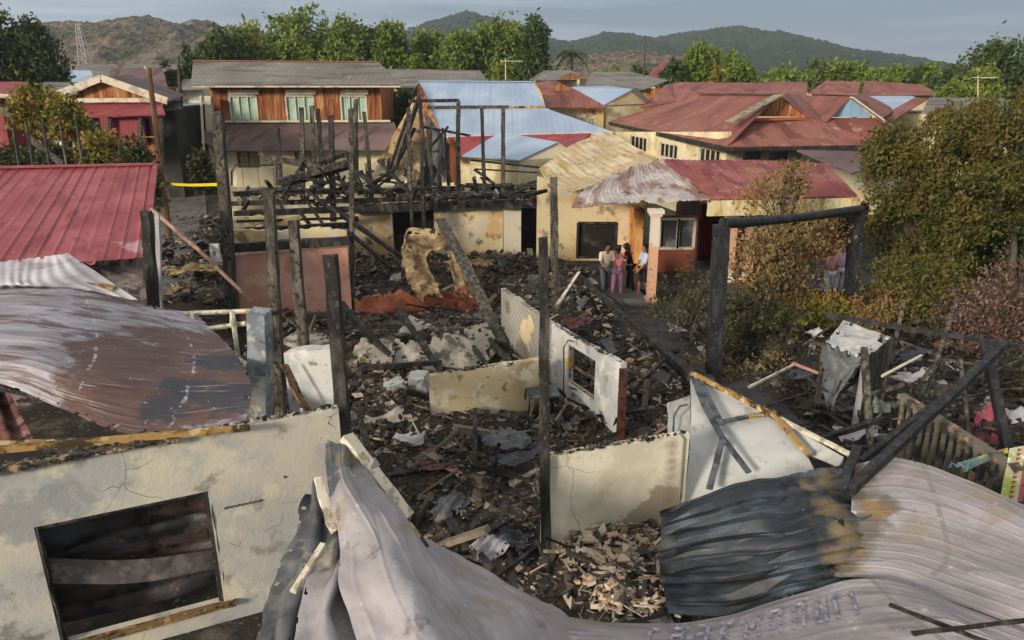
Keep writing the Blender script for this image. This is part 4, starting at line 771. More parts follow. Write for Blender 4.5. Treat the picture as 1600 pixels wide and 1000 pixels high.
# leaning posts
PG = 'charred posts still standing'
def post(u0, v0, u1, v1, Y, w_, label, m=CHARG, h=None, Y2=None, z=None):
    a = py(u0, v0, Y); b_ = py(u1, v1, Y2 or Y)
    if z is not None and abs(b_.z - a.z) > .01:
        t = (z - a.z) / (b_.z - a.z); b_ = a + (b_ - a) * t
    return tag(obj('charred_post', MB().beam(b_, a, w_, h, seg=max(5, int((a - b_).length / .35)), jit=.15, rng=rg, taper=.85), m), label, 'post', PG)
post(340, 175, 361, 440, 20, .27, 'tall thick grey post at the left end of the row, beside the alley', z=0)
post(420, 298, 438, 650, 13.6, .20, 'first of three grey posts behind the front wall, next to the flaking pillar', z=0)
post(458, 345, 482, 640, 10.9, .155, 'slim grey post in front of the pale cupboard, middle of three behind the front wall', z=0)
post(516, 400, 538, 680, 9.35, .19, 'short stout blackened post at the right corner of the front wall', CHAR, z=0)
post(849, 372, 853, 850, 9.3, .145, 'tallest charred post, standing at the end of the cream partition wall', CHAR, z=0)
post(865, 276, 869, 470, 21, .24, 'long grey post rising behind the tallest charred post', z=0)
post(548, 170, 550, 420, 21.5, .15, 'thin pale-brown post rising above the right end of the pink wall', z=0)
rg2 = random.Random(21)
for (u0, v0, u1, v1, Y, w_, lb) in (
    (435, 200, 440, 290, 30, .10, 'very thin pole in front of the purple awning'), (471, 168, 474, 318, 29, .17, 'black pole in front of the middle green shutters'),
    (487, 165, 494, 322, 30, .17, 'second pole by the middle green shutters, slightly tilted'), (497, 170, 503, 300, 30.5, .17, 'third pole by the middle green shutters, leaning against its neighbour'),
    (517, 180, 521, 345, 28.5, .21, 'brown pole in front of the right brick-orange boards'), (556, 155, 557, 300, 29.5, .16, 'straight black pole in front of the right green shutters'),
    (569, 175, 582, 312, 29, .14, 'pole leaning right in front of the right green shutters'), (572, 255, 580, 312, 28.5, .13, 'short dark stub beside the pole that leans right'),
    (638, 168, 641, 322, 28.6, .17, 'post under the left end of the thin top rail'), (657, 160, 662, 350, 27.5, .14, 'thin grey post in front of the scorched gable'),
    (672, 205, 675, 290, 29, .13, 'post at the middle of the scorched gable sheets'), (692, 200, 682, 300, 28.8, .10, 'short bent post by the blue roof edge'),
    (716, 156, 716, 300, 29, .18, 'post under the right end of the thin top rail'), (753, 168, 757, 305, 29, .15, 'post in front of the blue roof, left of its twin'),
    (786, 168, 786, 310, 29, .17, 'post in front of the blue roof, nearest the cream burnt roof'), (700, 225, 701, 290, 28.5, .12, 'short post beside the orange door remains'),
    (642, 300, 645, 375, 27.4, .13, 'charred leg hanging below the long floor beam'), (660, 300, 664, 372, 27.2, .12, 'second charred leg hanging below the long floor beam')):
    post(u0, v0, u1, v1, Y, w_, lb, CHAR if rg2.random() < .5 else CHARG)
# ------------------------------------------------------------------ houses
CREAM = mat('cream_wall', S('cfc39f'), [dict(c=S('bba97c'), s=.8, lo=.45, hi=.62), dict(c=S('ddd2ae'), s=1.1, lo=.52, hi=.64, seed=3), dict(c=S('8c7a58'), s=2.5, lo=.62, hi=.72, seed=2)], rough=.9, bump=(8, .3, .02))
BURNTC = mat('burnt_cream_wall', S('c9b993'), [dict(c=S('bd9c6a'), s=.7, lo=.48, hi=.62), dict(c=S('b9b1a0'), s=.9, lo=.52, hi=.64, seed=3), dict(c=S('8a755a'), s=1.3, lo=.58, hi=.68, seed=2), dict(c=S('3f382f'), s=1.6, lo=.57, hi=.68, seed=6, amt=.8)], rough=.9, bump=(8, .4, .02))
RUSTR = mat('rust_red_roof', S('7d4a40'), [dict(c=S('8c5a4d'), s=.35, lo=.42, hi=.6), dict(c=S('6a3f37'), k='uv', s=.5, st=(2.5, .5, 1), lo=.5, hi=.65, seed=2), dict(c=S('9b7a6c'), s=1.1, lo=.6, hi=.7, seed=3), dict(c=S('4a3330'), k='uvline', s=.42, w=.03, amt=.5)], rough=.75, wave=3.2, bump=(5, .35, .05))
GREYR = mat('grey_roof', S('6b6762'), [dict(c=S('7b7770'), s=.25, lo=.42, hi=.6), dict(c=S('56524f'), k='uv', s=.6, st=(.4, 2.5, 1), lo=.5, hi=.64, seed=2), dict(c=S('8a857c'), s=1.2, lo=.62, hi=.7, seed=3)], rough=.85, wave=3.0, bump=(5, .35, .05))
BLUER = mat('pale_blue_roof', S('8a9db3'), [dict(c=S('9bacbf'), s=.25, lo=.42, hi=.6), dict(c=S('7c91aa'), k='uv', s=.5, st=(2.5, .4, 1), lo=.5, hi=.65, seed=2, amt=.6), dict(c=S('6d8098'), k='uvline', s=.9, w=.025, amt=.5), dict(c=S('a3b2c2'), s=.9, lo=.6, hi=.7, seed=3, amt=.5)], rough=.45, wave=3.0, bump=(4, .3, .04), spec=.5)
PURPR = mat('purple_brown_roof', S('5f4c4c'), [dict(c=S('6c5958'), s=.5, lo=.42, hi=.6), dict(c=S('4d3d3d'), k='uv', s=.8, st=(2, .5, 1), lo=.52, hi=.64, seed=2)], rough=.8, wave=3.4, bump=(5, .35, .04))
BRIGHTR = mat('crimson_roof', S('84393d'), [dict(c=S('7a2a33'), s=.6, lo=.45, hi=.6), dict(c=S('9c4a4e'), s=1.1, lo=.56, hi=.68, seed=2)], rough=.6, wave=3.2, bump=(5, .3, .04))
ORANGEW = mat('orange_boards', S('85502f'), [dict(c=S('a8754a'), s=1.2, st=(3, 1, .25), lo=.46, hi=.6), dict(c=S('5d2f1b'), s=1.6, st=(4, 1, .2), lo=.5, hi=.62, seed=2), dict(c=S('b98d62'), s=2.2, st=(3, 1, .3), lo=.6, hi=.68, seed=4), dict(c=S('3a2015'), k='uvline', s=2.2, w=.04, amt=.7)], rough=.85, bump=(6, .5, .03))
GREENS = mat('mint_shutter', S('a3b9a6'), [dict(c=S('8ea894'), s=1.5, lo=.45, hi=.6), dict(c=S('5f7d6c'), k='uvline', s=1.9, w=.05, amt=.8)], rough=.6)
DARK = mat('dark_inside', (.012, .011, .010, 1), [dict(c=(.05, .045, .04, 1), s=1.5, lo=.55, hi=.65)], rough=.9)  # near-black colour put in for the shade inside openings
WHITET = mat('white_trim', S('c4bba4'), [dict(c=S('9b927c'), s=2, lo=.5, hi=.64)], rough=.75)
GLASS = mat('window_glass', (.05, .055, .06, 1), [dict(c=(.22, .24, .25, 1), s=.9, lo=.5, hi=.62)], rough=.15, spec=.6)
REDP = mat('red_painted_boards', S('853a3d'), [dict(c=S('a5484a'), s=.9, lo=.5, hi=.64), dict(c=S('6c2228'), k='uvline', s=2.4, w=.05, amt=.6)], rough=.7)
def house(name, label, u, v, Y, cat='house'): p = py(u, v, Y); return thing(name, label, cat, (p.x, p.y, 0))
def roof(h, m, *pts, t=.07, name='roof'):
    return obj(name, MB().slab([py(*p) for p in pts], t), m, h)
def roofs(h, m, faces, t=.07, name='roof'):
    g = MB()
    for f in faces: g.slab([py(*p) for p in f], t)
    return obj(name, g, m, h)
def fwall(h, m, u0, v0, u1, v1, Y, holes=(), Yb=None, Y1=None, ground=False, name='wall', t=.2, rag=0, step=.25, seed=0):
    Y1 = Y1 or Y; a = py(u0, v1, Y); b_ = py(u1, v1, Y1); zt = py(u0, v0, Y).z; zt2 = py(u1, v0, Y1).z; zb = 0 if ground else min(a.z, b_.z)
    hs_ = []
    for (q0, r0, q1, r1) in holes:
        A_, B_ = on_line(q0, r0, a, b_), on_line(q1, r1, a, b_); hs_.append((A_[0], B_[0], B_[1], A_[1]))
    g = MB().wall(a, b_, zb, zt, t, hs_, z1b=zt2, rag=rag, step=step, seed=seed)
    if Yb: g.bx(a.x + .05, b_.x - .05, max(Y, Y1) + t + .15, Yb, zb, min(zt, zt2) - .05)
    obj(name, g, m, h); return a, b_, hs_
def windows(h, a, b_, hs_, fm, pm, bars=2, depth=.08, trans=True):
    d = (b_ - a); d.z = 0; d.normalize(); n = Vector((d.y, -d.x, 0))
    for (x0, x1, z0_, z1_) in hs_:
        def Q(x, z, o): q = a + d * x + n * o; return Vector((q.x, q.y, z))
        g = MB(); 
        for (A_, B_) in (((x0, z0_), (x1, z0_)), ((x0, z1_), (x1, z1_)), ((x0, z0_), (x0, z1_)), ((x1, z0_), (x1, z1_))): g.beam(Q(*A_, -depth * .2), Q(*B_, -depth * .2), .09, .09)
        for k in range(1, bars): x = x0 + (x1 - x0) * k / bars; g.beam(Q(x, z0_, -.03), Q(x, z1_, -.03), .06, .06)
        f = obj('window', g, fm, h); obj('pane', MB().slab([Q(x0, z0_, -.1), Q(x1, z0_, -.1), Q(x1, z1_, -.1), Q(x0, z1_, -.1)], .02), pm, f)
def eave(h, m, pts, w_=.12, hh=.2, name='fascia'):
    g = MB(); P_ = [py(*p) for p in pts]
    for a, b_ in zip(P_, P_[1:]): g.beam(a, b_, w_, hh)
    return obj(name, g, m, h)

# timber house with mint shutters
h = house('timber_house', 'two-storey house with orange boards, mint shutters and a long grey roof', 460, 290, 48)
roof(h, GREYR, (298, 132, 46.8), (628, 132, 46.8), (592, 97, 51), (302, 95, 51)); roof(h, GREYR, (302, 95, 51), (592, 97, 51), (575, 112, 56), (318, 110, 56), name='rear_roof')
eave(h, WHITET, [(300, 134, 46.9), (626, 134, 46.9)], .1, .18); eave(h, mat('rusty_cap', S('8a5a42')), [(302, 94.5, 51), (592, 96.5, 51)], .35, .06, 'ridge_cap')
a, b_, hs_ = fwall(h, ORANGEW, 333, 134, 597, 192, 48, [(358, 150, 404, 190), (446, 150, 492, 190), (532, 150, 574, 190)], Yb=54)
windows(h, a, b_, hs_, WHITET, GREENS, 3)
g = MB()
for (u0, u1) in ((356, 404), (446, 493), (532, 575)): g.beam(py(u0, 144, 47.85), py(u1, 144, 47.85), .05, .28)
obj('lintel_board', g, WHITET, h)
roof(h, PURPR, (318, 222, 45.6), (345, 236, 45.0), (602, 234, 45.0), (622, 210, 45.8), (616, 190, 48.1), (322, 192, 48.1), name='awning')
g = MB(); g.beam(py(322, 190, 47.8), py(610, 189, 47.8), .12, .12); obj('sill_beam', g, WHITET, h)
a, b_, hs_ = fwall(h, mat('brightened_cream_wall', S('e8dfba'), [dict(c=S('d8cb9c'), s=.9, lo=.45, hi=.62)], rough=.9), 348, 225, 640, 305, 46.2, [(371, 237, 405, 262), (461, 234, 487, 258)], Yb=54, ground=True)  # cream lightened in colour to offset the awning's shade
windows(h, a, b_, hs_, mat('brown_frame', S('7a5a3a')), mat('tan_shutter', S('a79c7d'), [dict(c=S('5d4b35'), k='uvline', s=1.6, w=.06)]), 2)
g = MB(); g.beam(py(326, 150, 47.2), py(330, 222, 47.2), .4); g.beam(py(330, 222, 46), py(338, 292, 46), .3); obj('corner_pillar', g, WHITET, h)
# fence in front of it
fc = thing('garden_gate', 'beige solid gate with a dark frame in front of the cream ground floor', 'gate', (py(400, 300, 40).x, 40, 0))
g = MB().slab([py(370, 262, 40), py(440, 262, 40), py(440, 300, 40), py(370, 300, 40)], .04); obj('panel', g, mat('beige_panel', S('b9ae90'), [dict(c=S('8a7f62'), k='uvline', s=1.2, w=.05)]), fc)
g = MB().tube([py(362, 300, 39.9), py(362, 268, 39.9), py(368, 258, 39.9), py(432, 258, 39.9), py(432, 300, 39.9)], .06, 6); obj('frame', g, CHARG, fc)

# grey roof behind, blue-roofed house
h = house('long_house', 'low house with a long weathered grey roof just right of the timber house', 690, 200, 62)
roof(h, GREYR, (600, 138, 58), (765, 130, 58), (750, 110, 63), (594, 107, 63)); fwall(h, CREAM, 606, 136, 760, 190, 60, Yb=66, ground=True)
h = house('blue_roof_house', 'house with a big pale blue two-step roof behind the burnt frame', 780, 240, 46)
roof(h, BLUER, (666, 168, 47), (852, 165, 47), (832, 128, 51), (655, 127, 51), name='upper_roof'); roof(h, BLUER, (690, 214, 41.5), (958, 206, 41.5), (850, 168, 46.7), (664, 170, 46.7), name='lower_roof')
roof(h, BLUER, (655, 127, 51), (832, 128, 51), (815, 150, 56), (640, 150, 56), name='rear_roof')
eave(h, GOLD, [(664, 170, 46.6), (852, 167, 46.6)], .08, .14); eave(h, WHITET, [(690, 215, 41.45), (958, 207, 41.45)], .1, .1, 'gutter'); eave(h, BLUER, [(655, 126.5, 51), (832, 127.5, 51)], .35, .06, 'ridge_cap'); fwall(h, CREAM, 690, 213, 955, 260, 42.4, Yb=52, ground=True)
g = MB(); P_ = [py(655, 128, 50.9), py(690, 213, 41.6), py(640, 213, 45)]; g.slab(P_, .1); obj('gable', g, ORANGEW, h)
h = house('blue_awning_house', 'small house with a light blue hipped roof in front of the crimson one', 800, 250, 37)
roofs(h, BLUER, [((722, 243, 36), (812, 250, 34.5), (872, 222, 37), (782, 206, 39.5))]); fwall(h, CREAM, 735, 246, 818, 300, 36.2, Y1=35, Yb=39, ground=True)
g = MB(); g.slab([py(812, 250, 34.7), py(872, 222, 37.2), py(905, 245, 37)], .1); g.slab([py(812, 250, 34.7), py(905, 245, 37), py(905, 300, 37), py(812, 300, 34.7)], .1); obj('side_wall', g, CREAM, h)
g = MB().beam(py(735, 250, 33), py(845, 262, 32.5), .1, .08); g.beam(py(742, 264, 33), py(842, 270, 32.5), .08, .06); obj('charred_rail', g, CHAR, h)
h = house('crimson_roof_house', 'low house with a crimson roof tucked behind the light blue hipped roof', 860, 230, 40)
roofs(h, BRIGHTR, [((690, 245, 39), (893, 232, 38), (924, 208, 40.5), (700, 214, 41))]); fwall(h, CREAM, 700, 232, 905, 290, 40.2, Yb=40.9, ground=True)
# rust-red roofs in the middle distance
h = house('rust_roof_house', 'house with a small rust-red hipped roof and shuttered windows between two blue roofs', 880, 195, 52)
roofs(h, RUSTR, [((853, 168, 51), (948, 167, 51), (905, 143, 55), (846, 143, 55)), ((846, 143, 55), (905, 143, 55), (868, 126, 60), (836, 128, 60))])
a, b_, hs_ = fwall(h, BURNTC, 862, 168, 942, 215, 52, [(876, 184, 888, 196), (907, 184, 916, 200), (920, 184, 930, 200)], Yb=57, ground=True); windows(h, a, b_, hs_, WHITET, WHITET, 2)
g = MB().slab([py(858, 142, 54.8), py(893, 142, 54.8), py(876, 129, 54.8)], .1); obj('gable', g, ORANGEW, h)
h = house('blue_gable_house', 'gabled house with a sky blue roof and cream gable, left of the broad rust roof', 960, 180, 54)
roofs(h, BLUER, [((893, 136, 58), (943, 164, 52), (988, 139, 53), (950, 134, 60))]); g = MB(); g.slab([py(945, 164, 52.2), py(985, 140, 53.2), py(1006, 162, 54)], .1); g.slab([py(945, 164, 52.2), py(1006, 162, 54), py(1006, 215, 54), py(945, 215, 52.2)], .1); obj('wall', g, CREAM, h)
roofs(h, GREYR, [((988, 139, 53), (1010, 160, 53.5), (1014, 158, 56), (995, 137, 58))], name='right_roof')
h = house('grey_roof_house', 'grey hipped roof house with a dark gable, directly above the small rust-red one', 900, 130, 75)
roofs(h, GREYR, [((828, 124, 72), (850, 110, 78), (893, 110, 78), (915, 124, 74), (860, 125, 70))]); g = MB(); g.slab([py(868, 124, 71), py(893, 113, 71), py(912, 124, 71)], .1); obj('gable', g, ORANGEW, h); fwall(h, CREAM, 835, 122, 905, 150, 73, Yb=78, ground=True)
h = house('grey_roof_house', 'wide grey roof house in front of the low dry hill', 980, 140, 68)
roofs(h, GREYR, [((915, 132, 68), (1005, 140, 64), (1045, 125, 66), (985, 112, 74), (925, 112, 74))]); fwall(h, ORANGEW, 1002, 138, 1046, 156, 64.8, Yb=68, ground=True)

# the great rust roof
h = house('hipped_house', 'large cream house under a broad rust-red hipped roof with a timber gable', 1130, 250, 40)
roofs(h, RUSTR, [((950, 190, 51.5), (1136, 229, 33.7), (1215, 147, 38.2), (1095, 147, 50), (1056, 158, 54)), ((1136, 229, 33.7), (1385, 226, 36.4), (1300, 205, 38), (1262, 183, 38.4), (1165, 184, 38.0)), ((1215, 147, 38.2), (1262, 183, 38.4), (1290, 195, 38.5), (1250, 148, 46)), ((1000, 168, 53), (1056, 158, 54), (1095, 147, 50), (1052, 130, 62), (1040, 132, 60))])
g = MB().slab([py(1172, 182, 38.1), py(1258, 182, 38.1), py(1215, 150, 38.1)], .12); obj('gable', g, ORANGEW, h)
g = MB(); g.beam(py(1218, 148, 37.7), py(1140, 190, 35.6), .5, .07); obj('bargeboard', g, mat('weathered_board', S('8c8470'), [dict(c=S('5b5344'), s=3, lo=.5, hi=.6)]), h)
eave(h, CHAR, [(952, 193, 51.2), (1136, 233, 33.8)], .1, .22); eave(h, CHAR, [(1136, 233, 33.8), (1385, 229, 36.4)], .1, .16)
eave(h, PURPR, [(1095, 146.5, 50), (1215, 146.5, 38.2)], .4, .08, 'ridge_cap')
g = MB(); g.beam(py(1150, 187, 36.8), py(1260, 185, 38.2), .09, .12); obj('ridge_tile', g, mat('orange_flashing', S('a4573b')), h)
a, b_, hs_ = fwall(h, CREAM, 960, 206, 1134, 244, 48, [(986, 211, 1010, 238), (1032, 222, 1058, 250), (1094, 230, 1124, 262)], Y1=35.2, ground=True); windows(h, a, b_, hs_, WHITET, DARK, 4)
a, b_, hs_ = fwall(h, YELLOWED, 1134, 232, 1250, 262, 35.1, [(1160, 236, 1190, 250), (1200, 236, 1232, 250)], Y1=36.8, ground=True); windows(h, a, b_, hs_, WHITET, GLASS, 1)
roofs(h, PURPR, [((1245, 234, 34.5), (1330, 270, 30.5), (1400, 255, 33), (1360, 235, 36.5))], name='porch_roof')
h = house('blue_gable_wing', 'neighbouring rust-red roof house with a pale blue timber gable', 1330, 230, 42)
roofs(h, RUSTR, [((1235, 148, 52), (1330, 151, 40.5), (1290, 190, 39.5), (1262, 184, 44)), ((1282, 184, 40.0), (1372, 184, 40.5), (1420, 226, 38.5), (1300, 226, 37.8)), ((1330, 151, 40.5), (1378, 186, 40.5), (1400, 170, 50), (1350, 146, 52))])
g = MB().slab([py(1292, 183, 40.3), py(1364, 183, 40.3), py(1332, 155, 40.3)], .12); obj('gable', g, mat('pale_blue_boards', S('7f9fb4'), [dict(c=S('6c8a9f'), k='uvline', s=2, w=.06)]), h)
g = MB(); g.beam(py(1330, 152, 40.1), py(1380, 188, 40.1), .35, .07); obj('bargeboard', g, WHITET, h); fwall(h, CREAM, 1300, 226, 1410, 262, 38.6, Yb=42, ground=True)
h = house('long_rust_roof_house', 'long low house with a maroon ridge behind the great rust roof', 1150, 150, 62)
roofs(h, RUSTR, [((1050, 142, 60), (1260, 150, 56), (1262, 130, 64), (1056, 128, 68))]); fwall(h, CREAM, 1060, 142, 1250, 165, 61, Yb=66, ground=True)
h = house('blue_roof_house', 'low house with a light blue roof at the right, above the big scorched tree', 1395, 190, 50)
roofs(h, BLUER, [((1345, 150, 54), (1375, 182, 46), (1430, 152, 52), (1426, 150, 56))]); roofs(h, RUSTR, [((1375, 182, 46), (1392, 190, 44), (1450, 154, 52), (1430, 152, 52))], name='side_roof'); fwall(h, CREAM, 1365, 178, 1440, 230, 50, Yb=53, ground=True)
h = house('grey_roof_house', 'grey roofed house at the far right behind the scorched tree crown', 1500, 170, 52)
roofs(h, GREYR, [((1440, 176, 48), (1590, 176, 48), (1570, 152, 53), (1452, 152, 53))]); fwall(h, CREAM, 1450, 176, 1585, 215, 49, Yb=54, ground=True)
h = house('maroon_roof_house', 'far house with a maroon roof and white gable below the right-hand hill', 1290, 140, 85)
roofs(h, RUSTR, [((1262, 146, 78), (1340, 148, 76), (1345, 128, 84), (1290, 126, 84))]); fwall(h, CREAM, 1268, 145, 1335, 158, 79, Yb=84, ground=True)
h = house('maroon_roof_house', 'far house with a dark maroon roof, farthest right of the distant roofs', 1400, 140, 85)
roofs(h, RUSTR, [((1345, 150, 78), (1470, 148, 78), (1440, 132, 86), (1352, 126, 86))]); fwall(h, CREAM, 1350, 148, 1460, 158, 79, Yb=84, ground=True)
h = house('maroon_roof_house', 'far low house with a maroon roof left of the bright green trees', 1200, 130, 90)
roofs(h, RUSTR, [((1150, 138, 82), (1258, 140, 80), (1262, 128, 88), (1160, 127, 88))]); fwall(h, WHITET, 1155, 138, 1250, 150, 83, Yb=88, ground=True)
h = house('red_roof_house', 'tiny far house with a red roof poking out left of the bright green tree', 1025, 120, 95)
roofs(h, BRIGHTR, [((1008, 122, 90), (1036, 118, 90), (1048, 90, 96), (1028, 104, 96))]); fwall(h, CREAM, 1010, 118, 1034, 140, 91, Yb=95, ground=True)

# left side houses
h = house('red_house', 'red timber house with white bargeboards on a low gable', 170, 250, 40)
g = MB()
def bb(u0, v0, u1, v1, Y): g.beam(py(u0, v0, Y), py(u1, v1, Y), .12, .34)
bb(78, 152, 158, 122, 38.6); bb(158, 122, 262, 158, 38.6); g.beam(py(104, 157, 38.8), py(240, 156, 38.8), .1, .2); obj('bargeboard', g, WHITET, h)
roofs(h, PURPR, [((158, 120, 38.6), (264, 158, 38.6), (290, 148, 48), (200, 116, 50)), ((158, 120, 38.6), (76, 152, 38.6), (110, 140, 48), (200, 116, 50))])
g = MB().slab([py(100, 154, 39), py(236, 154, 39), py(158, 127, 39)], .1); obj('gable', g, ORANGEW, h)
roof(h, BRIGHTR, (112, 182, 36.5), (258, 178, 36.5), (252, 160, 39), (106, 162, 39), name='porch_roof')
a, b_, hs_ = fwall(h, REDP, 100, 180, 236, 226, 40.5, [(118, 184, 160, 212), (222, 184, 236, 226)], Yb=41.4)
g = MB().slab([py(171, 184, 37), py(219, 183, 37), py(219, 228, 37), py(171, 226, 37)], .08); obj('screen_wall', g, REDP, h)
g = MB()
for u in (120, 172, 219, 252): g.beam(py(u, 180, 36.8), py(u + 2, 262, 36.8), .16)
obj('veranda_post', g, CHARG, h); g = MB(); g.beam(py(171, 230, 36.7), py(250, 232, 36.7), .3, .12); g.beam(py(220, 214, 36.7), py(250, 214, 36.7), .06, .06); obj('veranda_rail', g, ORANGEW, h)
g = MB(); A_ = py(118, 184, 41.0); B_ = py(240, 226, 41.0); g.bx(A_.x, B_.x, 40.8, 40.9, B_.z, A_.z); obj('dark_room_panel', g, DARK, h)  # near-black panel behind the openings stands in for the unlit room
h = house('red_roof_house', 'house edge with a red roof at the far left, behind the yellow-green bush', 10, 190, 42)
roofs(h, BRIGHTR, [((-60, 152, 40), (30, 150, 40), (44, 128, 44), (-60, 127, 44))]); g = MB(); g.beam(py(-40, 146, 39.9), py(28, 152, 39.9), .1, .2); obj('bargeboard', g, WHITET, h); fwall(h, REDP, -60, 150, 20, 250, 41, Yb=45, ground=True)
roofs(h, GREYR, [((-40, 168, 36), (46, 188, 36), (40, 176, 38), (-40, 158, 39))], name='porch_roof')
for (lb, u0, u1, vt, vb, Y, m_) in (('grey roof house beyond the white bargeboards of the red house', 60, 130, 128, 158, 55, GREYR), ('timber-gabled house with a pale roof edge just behind the red house', 165, 262, 106, 136, 58, PURPR), ('dark roofed house in the far left distance below the lattice tower', 100, 190, 100, 118, 85, GREYR), ('low grey roofed house beside the alley in the far left distance', 190, 285, 100, 114, 80, GREYR), ('blue-grey roofed house left of the alley, half hidden by the dark tree', 95, 150, 110, 130, 70, BLUER)):
    h = house('distant_house', lb, (u0 + u1) / 2, vb, Y); um = (u0 + u1) / 2
    roofs(h, m_, [((u0, vb, Y), (u1, vb, Y), (u1 - 8, vt, Y + 5), (u0 + 8, vt, Y + 5))]); fwall(h, CREAM if m_ is not PURPR else ORANGEW, u0 + 4, vb, u1 - 4, vb + 20, Y + .6, Yb=Y + 5, ground=True)
h = house('white_blue_house', 'narrow white and blue house end at the far end of the alley', 298, 190, 62)
fwall(h, WHITET, 283, 138, 322, 200, 60, Yb=66, ground=True); roofs(h, BLUER, [((280, 166, 57), (324, 164, 57), (322, 160, 60), (282, 162, 60))], name='awning'); roofs(h, GREYR, [((278, 140, 59), (326, 138, 59), (318, 122, 64), (286, 124, 64))])
# shared dark grey houses closing the alley
h = house('alley_house', 'dark grey house wall along the left side of the alley', 262, 230, 46)
fwall(h, mat('dark_grey_wall', S('3c3b36'), [dict(c=S('2c2c28'), s=.8, lo=.45, hi=.6)]), 255, 168, 280, 240, 44, Yb=52, ground=True); roofs(h, GREYR, [((250, 172, 43), (284, 170, 43), (282, 152, 50), (262, 150, 50))])

# ------------------------------------------------------------------ the half-burnt house at the right
h = thing('half_burnt_house', 'half-burnt cream house with a verandah and red roof behind the scorched shrubs', 'house', (py(1000, 400, 28).x, 28, 0))
CRR = mat('heat_bleached_roof', S('ad9c7c'), [dict(c=S('80705a'), s=4, lo=.58, hi=.66, seed=13), dict(c=S('c4b598'), s=.7, lo=.45, hi=.6), dict(c=S('a88a54'), k='uv', s=.9, st=(2, .6, 1), lo=.5, hi=.62, seed=2), dict(c=S('9b6a55'), s=.9, lo=.6, hi=.7, seed=5), dict(c=S('6b604c'), k='uvline', s=1.1, w=.05, amt=.6, brk=.45), dict(c=S('574d3e'), s=2.2, lo=.66, hi=.74, seed=3)], rough=.8, wave=2.4, bump=(6, .5, .05))
ASHR = mat('ashen_roof', S('a39a98'), [dict(c=S('b3aca6'), s=1.1, lo=.45, hi=.6), dict(c=S('80655c'), k='uv', s=.9, st=(2, .8, 1), lo=.46, hi=.58, seed=2), dict(c=S('4f4743'), s=2.2, lo=.6, hi=.68, seed=3), dict(c=S('33302c'), s=6, lo=.66, hi=.72, seed=5)], rough=.8, wave=2.6, bump=(8, .5, .05))
VRED = mat('faded_red_roof', S('84403a'), [dict(c=S('8f584e'), s=.7, lo=.45, hi=.6), dict(c=S('6d2c30'), k='uv', s=.7, st=(2, .5, 1), lo=.5, hi=.62, seed=2), dict(c=S('8f7350'), k='blob', pts=[(py(1220, 290, 25), .9), (py(1180, 270, 27), .5)], w=2, s=2.4, amt=.6), dict(c=S('a58a84'), s=2.2, lo=.63, hi=.71, seed=3)], rough=.65, wave=3.0, bump=(7, .3, .04))
def pyg(rows): return [[py(*p) for p in r] for r in rows]
obj('bleached_roof', MB().patch(pyg([[(843, 262, 28.6), (885, 232, 31), (945, 204, 33.5)], [(858, 285, 27), (930, 262, 28.5), (990, 228, 31)], [(898, 300, 25.2), (960, 278, 26.5), (1032, 248, 28.4)]]), 50, 36, corr=('u', 22, .014), nz=(.05, 1.0), thick=.04, seed=3, tear=.2), CRR, h, smooth=45)
obj('ashen_roof', MB().patch(pyg([[(930, 285, 26.3), (985, 262, 27.6), (1034, 249, 28.3)], [(905, 303, 24.6), (980, 292, 24.8), (1075, 282, 25.4)], [(893, 323, 23.4), (1000, 316, 23.1), (1110, 311, 23.0)]]), 60, 26, corr=('u', 24, .016), nz=(.06, 1.2), thick=.03, seed=8, tear=.5), ASHR, h, smooth=45)
obj('red_roof', MB().patch(pyg([[(1034, 249, 28.3), (1160, 250, 28.6), (1292, 254, 28.8)], [(1110, 311, 23.05), (1225, 309, 23.3), (1340, 306, 23.6)]]), 110, 20, corr=('u', 30, .014), nz=(.03, .8), thick=.03, lin=True, seed=9), VRED, h, smooth=45)
FAS = mat('scorched_cream_fascia', S('cbbf95'), [dict(c=S('a88f55'), s=1.6, st=(2, 2, .6), lo=.48, hi=.6), dict(c=S('6a5535'), s=3, lo=.6, hi=.68, seed=3), dict(c=S('dfd6b8'), s=2, lo=.56, hi=.66, seed=5)], rough=.85, bump=(10, .4, .02))
A_, B_ = py(1108, 313, 23.0), py(1346, 308, 23.6)
g = MB().wall(A_, B_, py(1108, 338, 23.0).z, A_.z - .02, .12, z1b=py(1346, 309, 23.6).z); obj('fascia', g, FAS, h)
a, b_, hs_ = fwall(h, BURNTC, 862, 292, 1003, 412, 28, [(903, 348, 961, 402)], ground=True, rag=.03, seed=2, name='front_wall')
windows(h, a, b_, hs_, CHAR, DARK, 1)
fwall(h, BURNTC, 838, 276, 864, 412, 28.02, ground=True, rag=.1, seed=6, name='end_wall')
g = MB(); A_ = py(1003, 320, 28); B_ = py(1003, 320, 26.2); g.bx(B_.x - .1, B_.x + .1, 26.2, 28, 0, A_.z); obj('return_wall', g, mat('orange_plaster', S('b5733a'), [dict(c=S('c99b5e'), s=1, lo=.45, hi=.6), dict(c=S('6e4a2c'), s=2, lo=.56, hi=.66, seed=2)], rough=.9), h)
g = MB(); q0, q1 = py(985, 320, 27.9), py(1003, 400, 27.9); g.bx(q0.x, q1.x, 27.8, 27.95, 1.0, q0.z); obj('orange_patch', g, mat('orange_plaster_patch', S('b57a3a'), [dict(c=S('c9a468'), s=1.4, lo=.5, hi=.6)], rough=.9), h)
a, b_, hs_ = fwall(h, mat('brick_red_base', S('80483a'), [dict(c=S('6a3a2e'), s=1.5, lo=.5, hi=.6)]), 1028, 338, 1086, 408, 26.3, [(1032, 342, 1058, 388), (1061, 342, 1083, 388)], ground=True, name='bay_wall'); windows(h, a, b_, hs_, WHITET, GLASS, 1)
